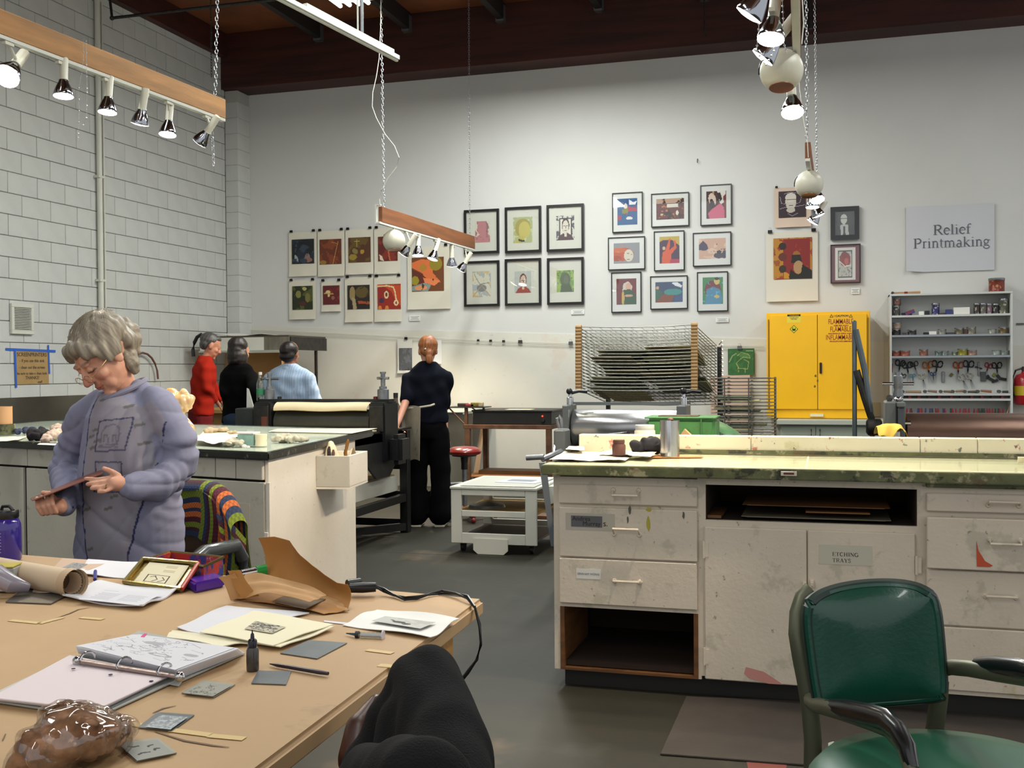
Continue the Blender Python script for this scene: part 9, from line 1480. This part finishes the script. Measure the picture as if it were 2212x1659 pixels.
# office chair with the striped knitted blanket behind the table
BYc = 3.78
def B_(x, y, d=0.): return AY(x, y, BYc+d)
t = thing('office_chair', 'brown-backed office chair with grey arm behind the table', 'chair', (B_(450,1250).x, BYc-.2, 0)); m_brn = mat('brown_vinyl','#5a4630',.5,var=.08,vs_=5)
zb0, zb1 = .56, B_(440,1078).z
mb = MB(); cx_ = B_(398,1150).x
for k in range(5): mb.ball((cx_-.11+.055*k, BYc, (zb0+zb1)/2), (.12,.045,(zb1-zb0)/2), 16)
blob('backrest', mb, m_brn, .012, t, smooth=4)
obj('seat', MB().cbox((cx_+.1, BYc-.26, .44), (.34,.46,.09)), m_brn, t, bev=.035, bseg=3, smooth=True); obj('post', MB().tube([(cx_+.1,BYc-.26,.1),(cx_+.1,BYc-.26,.4)], .028, 12), m_iron, t, smooth=True); obj('back_bar', MB().tube([(cx_,BYc+.03,.62),(cx_,BYc-.02,.42),(cx_,BYc-.2,.39)], .016, 8), m_iron, t, smooth=True)
for k in range(5): q = 2*PI*k/5+.5; c_ = Vector((cx_+.1+.19*math.cos(q), BYc-.22+.19*math.sin(q), .032)); obj('base_foot', MB().tube([(cx_+.1,BYc-.26,.1), c_+Vector((0,0,.04))], [.025,.015], 8), m_iron, t, smooth=True); obj('caster', MB().lathe([(.03,-.015),(.03,.015)], c_, (math.cos(q),math.sin(q),0), 12), m_blk, t, smooth=True)
for sg, nm in ((1, 0), (-1, 0)): xa = cx_+.265*sg; k_ = 1 if sg > 0 else .3; za = AY(500,1187,BYc-.35).z; obj('arm', MB().tube([(xa, BYc+.02, .5), (xa, BYc-.0, za-.1), (xa, BYc-.05, za-.04), (xa, BYc-.27*k_, za-.03), (xa, BYc-.34*k_, za-.05), (xa, BYc-.36*k_, za-.12), (xa, BYc-.34*k_, .42)], .028, 12), mat('grey_arm','#3f4347',.25,.2,coat=.3), t, smooth=True)
# blanket of stripes, draped
S_c = ['#22304e','#3a1626','#6b7a20','#4a1424','#b5602a','#22304e','#b5602a','#22304e','#6b7a20','#6b7a20']
def blf(u, v):
    # u across the backrest, v from the front hem over the top and down behind; shoulders follow the rounded back
    e = max(0, (u-.5)*2); zt_ = zb1+.012-.16*e**3; x = cx_-.1+.36*u+.012*math.sin(v*7); q = (v-.45)/.2
    if v < .45: return Vector((x, BYc-.072-.01*math.sin(u*11)-.02*(.45-v), zt_+.03-(.45-v)*(.34+.16*u)-.012*math.sin(u*8)))
    if v < .65: return Vector((x, BYc-.072*math.cos(q*PI), zt_+.03+.035*math.sin(q*PI)))
    return Vector((x, BYc+.075, zt_+.03-(v-.65)*.6))
NU, NV = 56, 60; cols_ = []
for j in range(NV):
    for i in range(NU):
        u, v = (i+.5)/NU, (j+.5)/NV
        c = S_c[int((u-.66)*26) % 10] if u > .66 else S_c[int(v*22) % 10]
        if .6 < u <= .66: c = '#6b7a20'
        k = .8+.4*((i+j) % 2); cols_.append(tuple(q*k for q in hx(c)))
obj('knitted_blanket', MB().grid(lambda u, v: blf(u, v), NU, NV), mat('knit','#ffffff',.95,vcol=True,bump=.5,bs=180), cols=cols_, label='striped knitted blanket in orange, navy, olive and maroon draped over the office chair', cat='blanket')
def sf(u, v): return Vector((cx_+.205+.07*u+.03*v+.012*math.sin(v*5+u*4), BYc-.09+.12*u, zb1-.04-.12*u-.42*v))
cols2 = []
for j in range(50):
    for i in range(24): c = S_c[int((j/50*1.0+i/24*.0)*18+ (2 if i > 12 else 0)) % 10]; k = .8+.4*((i+j)%2); cols2.append(tuple(q*k for q in hx(c)))
obj('blanket_corner', MB().grid(sf, 24, 50), mat('knit','#ffffff',.95,vcol=True), [o for o in C.objects if o.name.startswith('knitted_blanket')][0], cols=cols2)
bpy.context.view_layer.update()
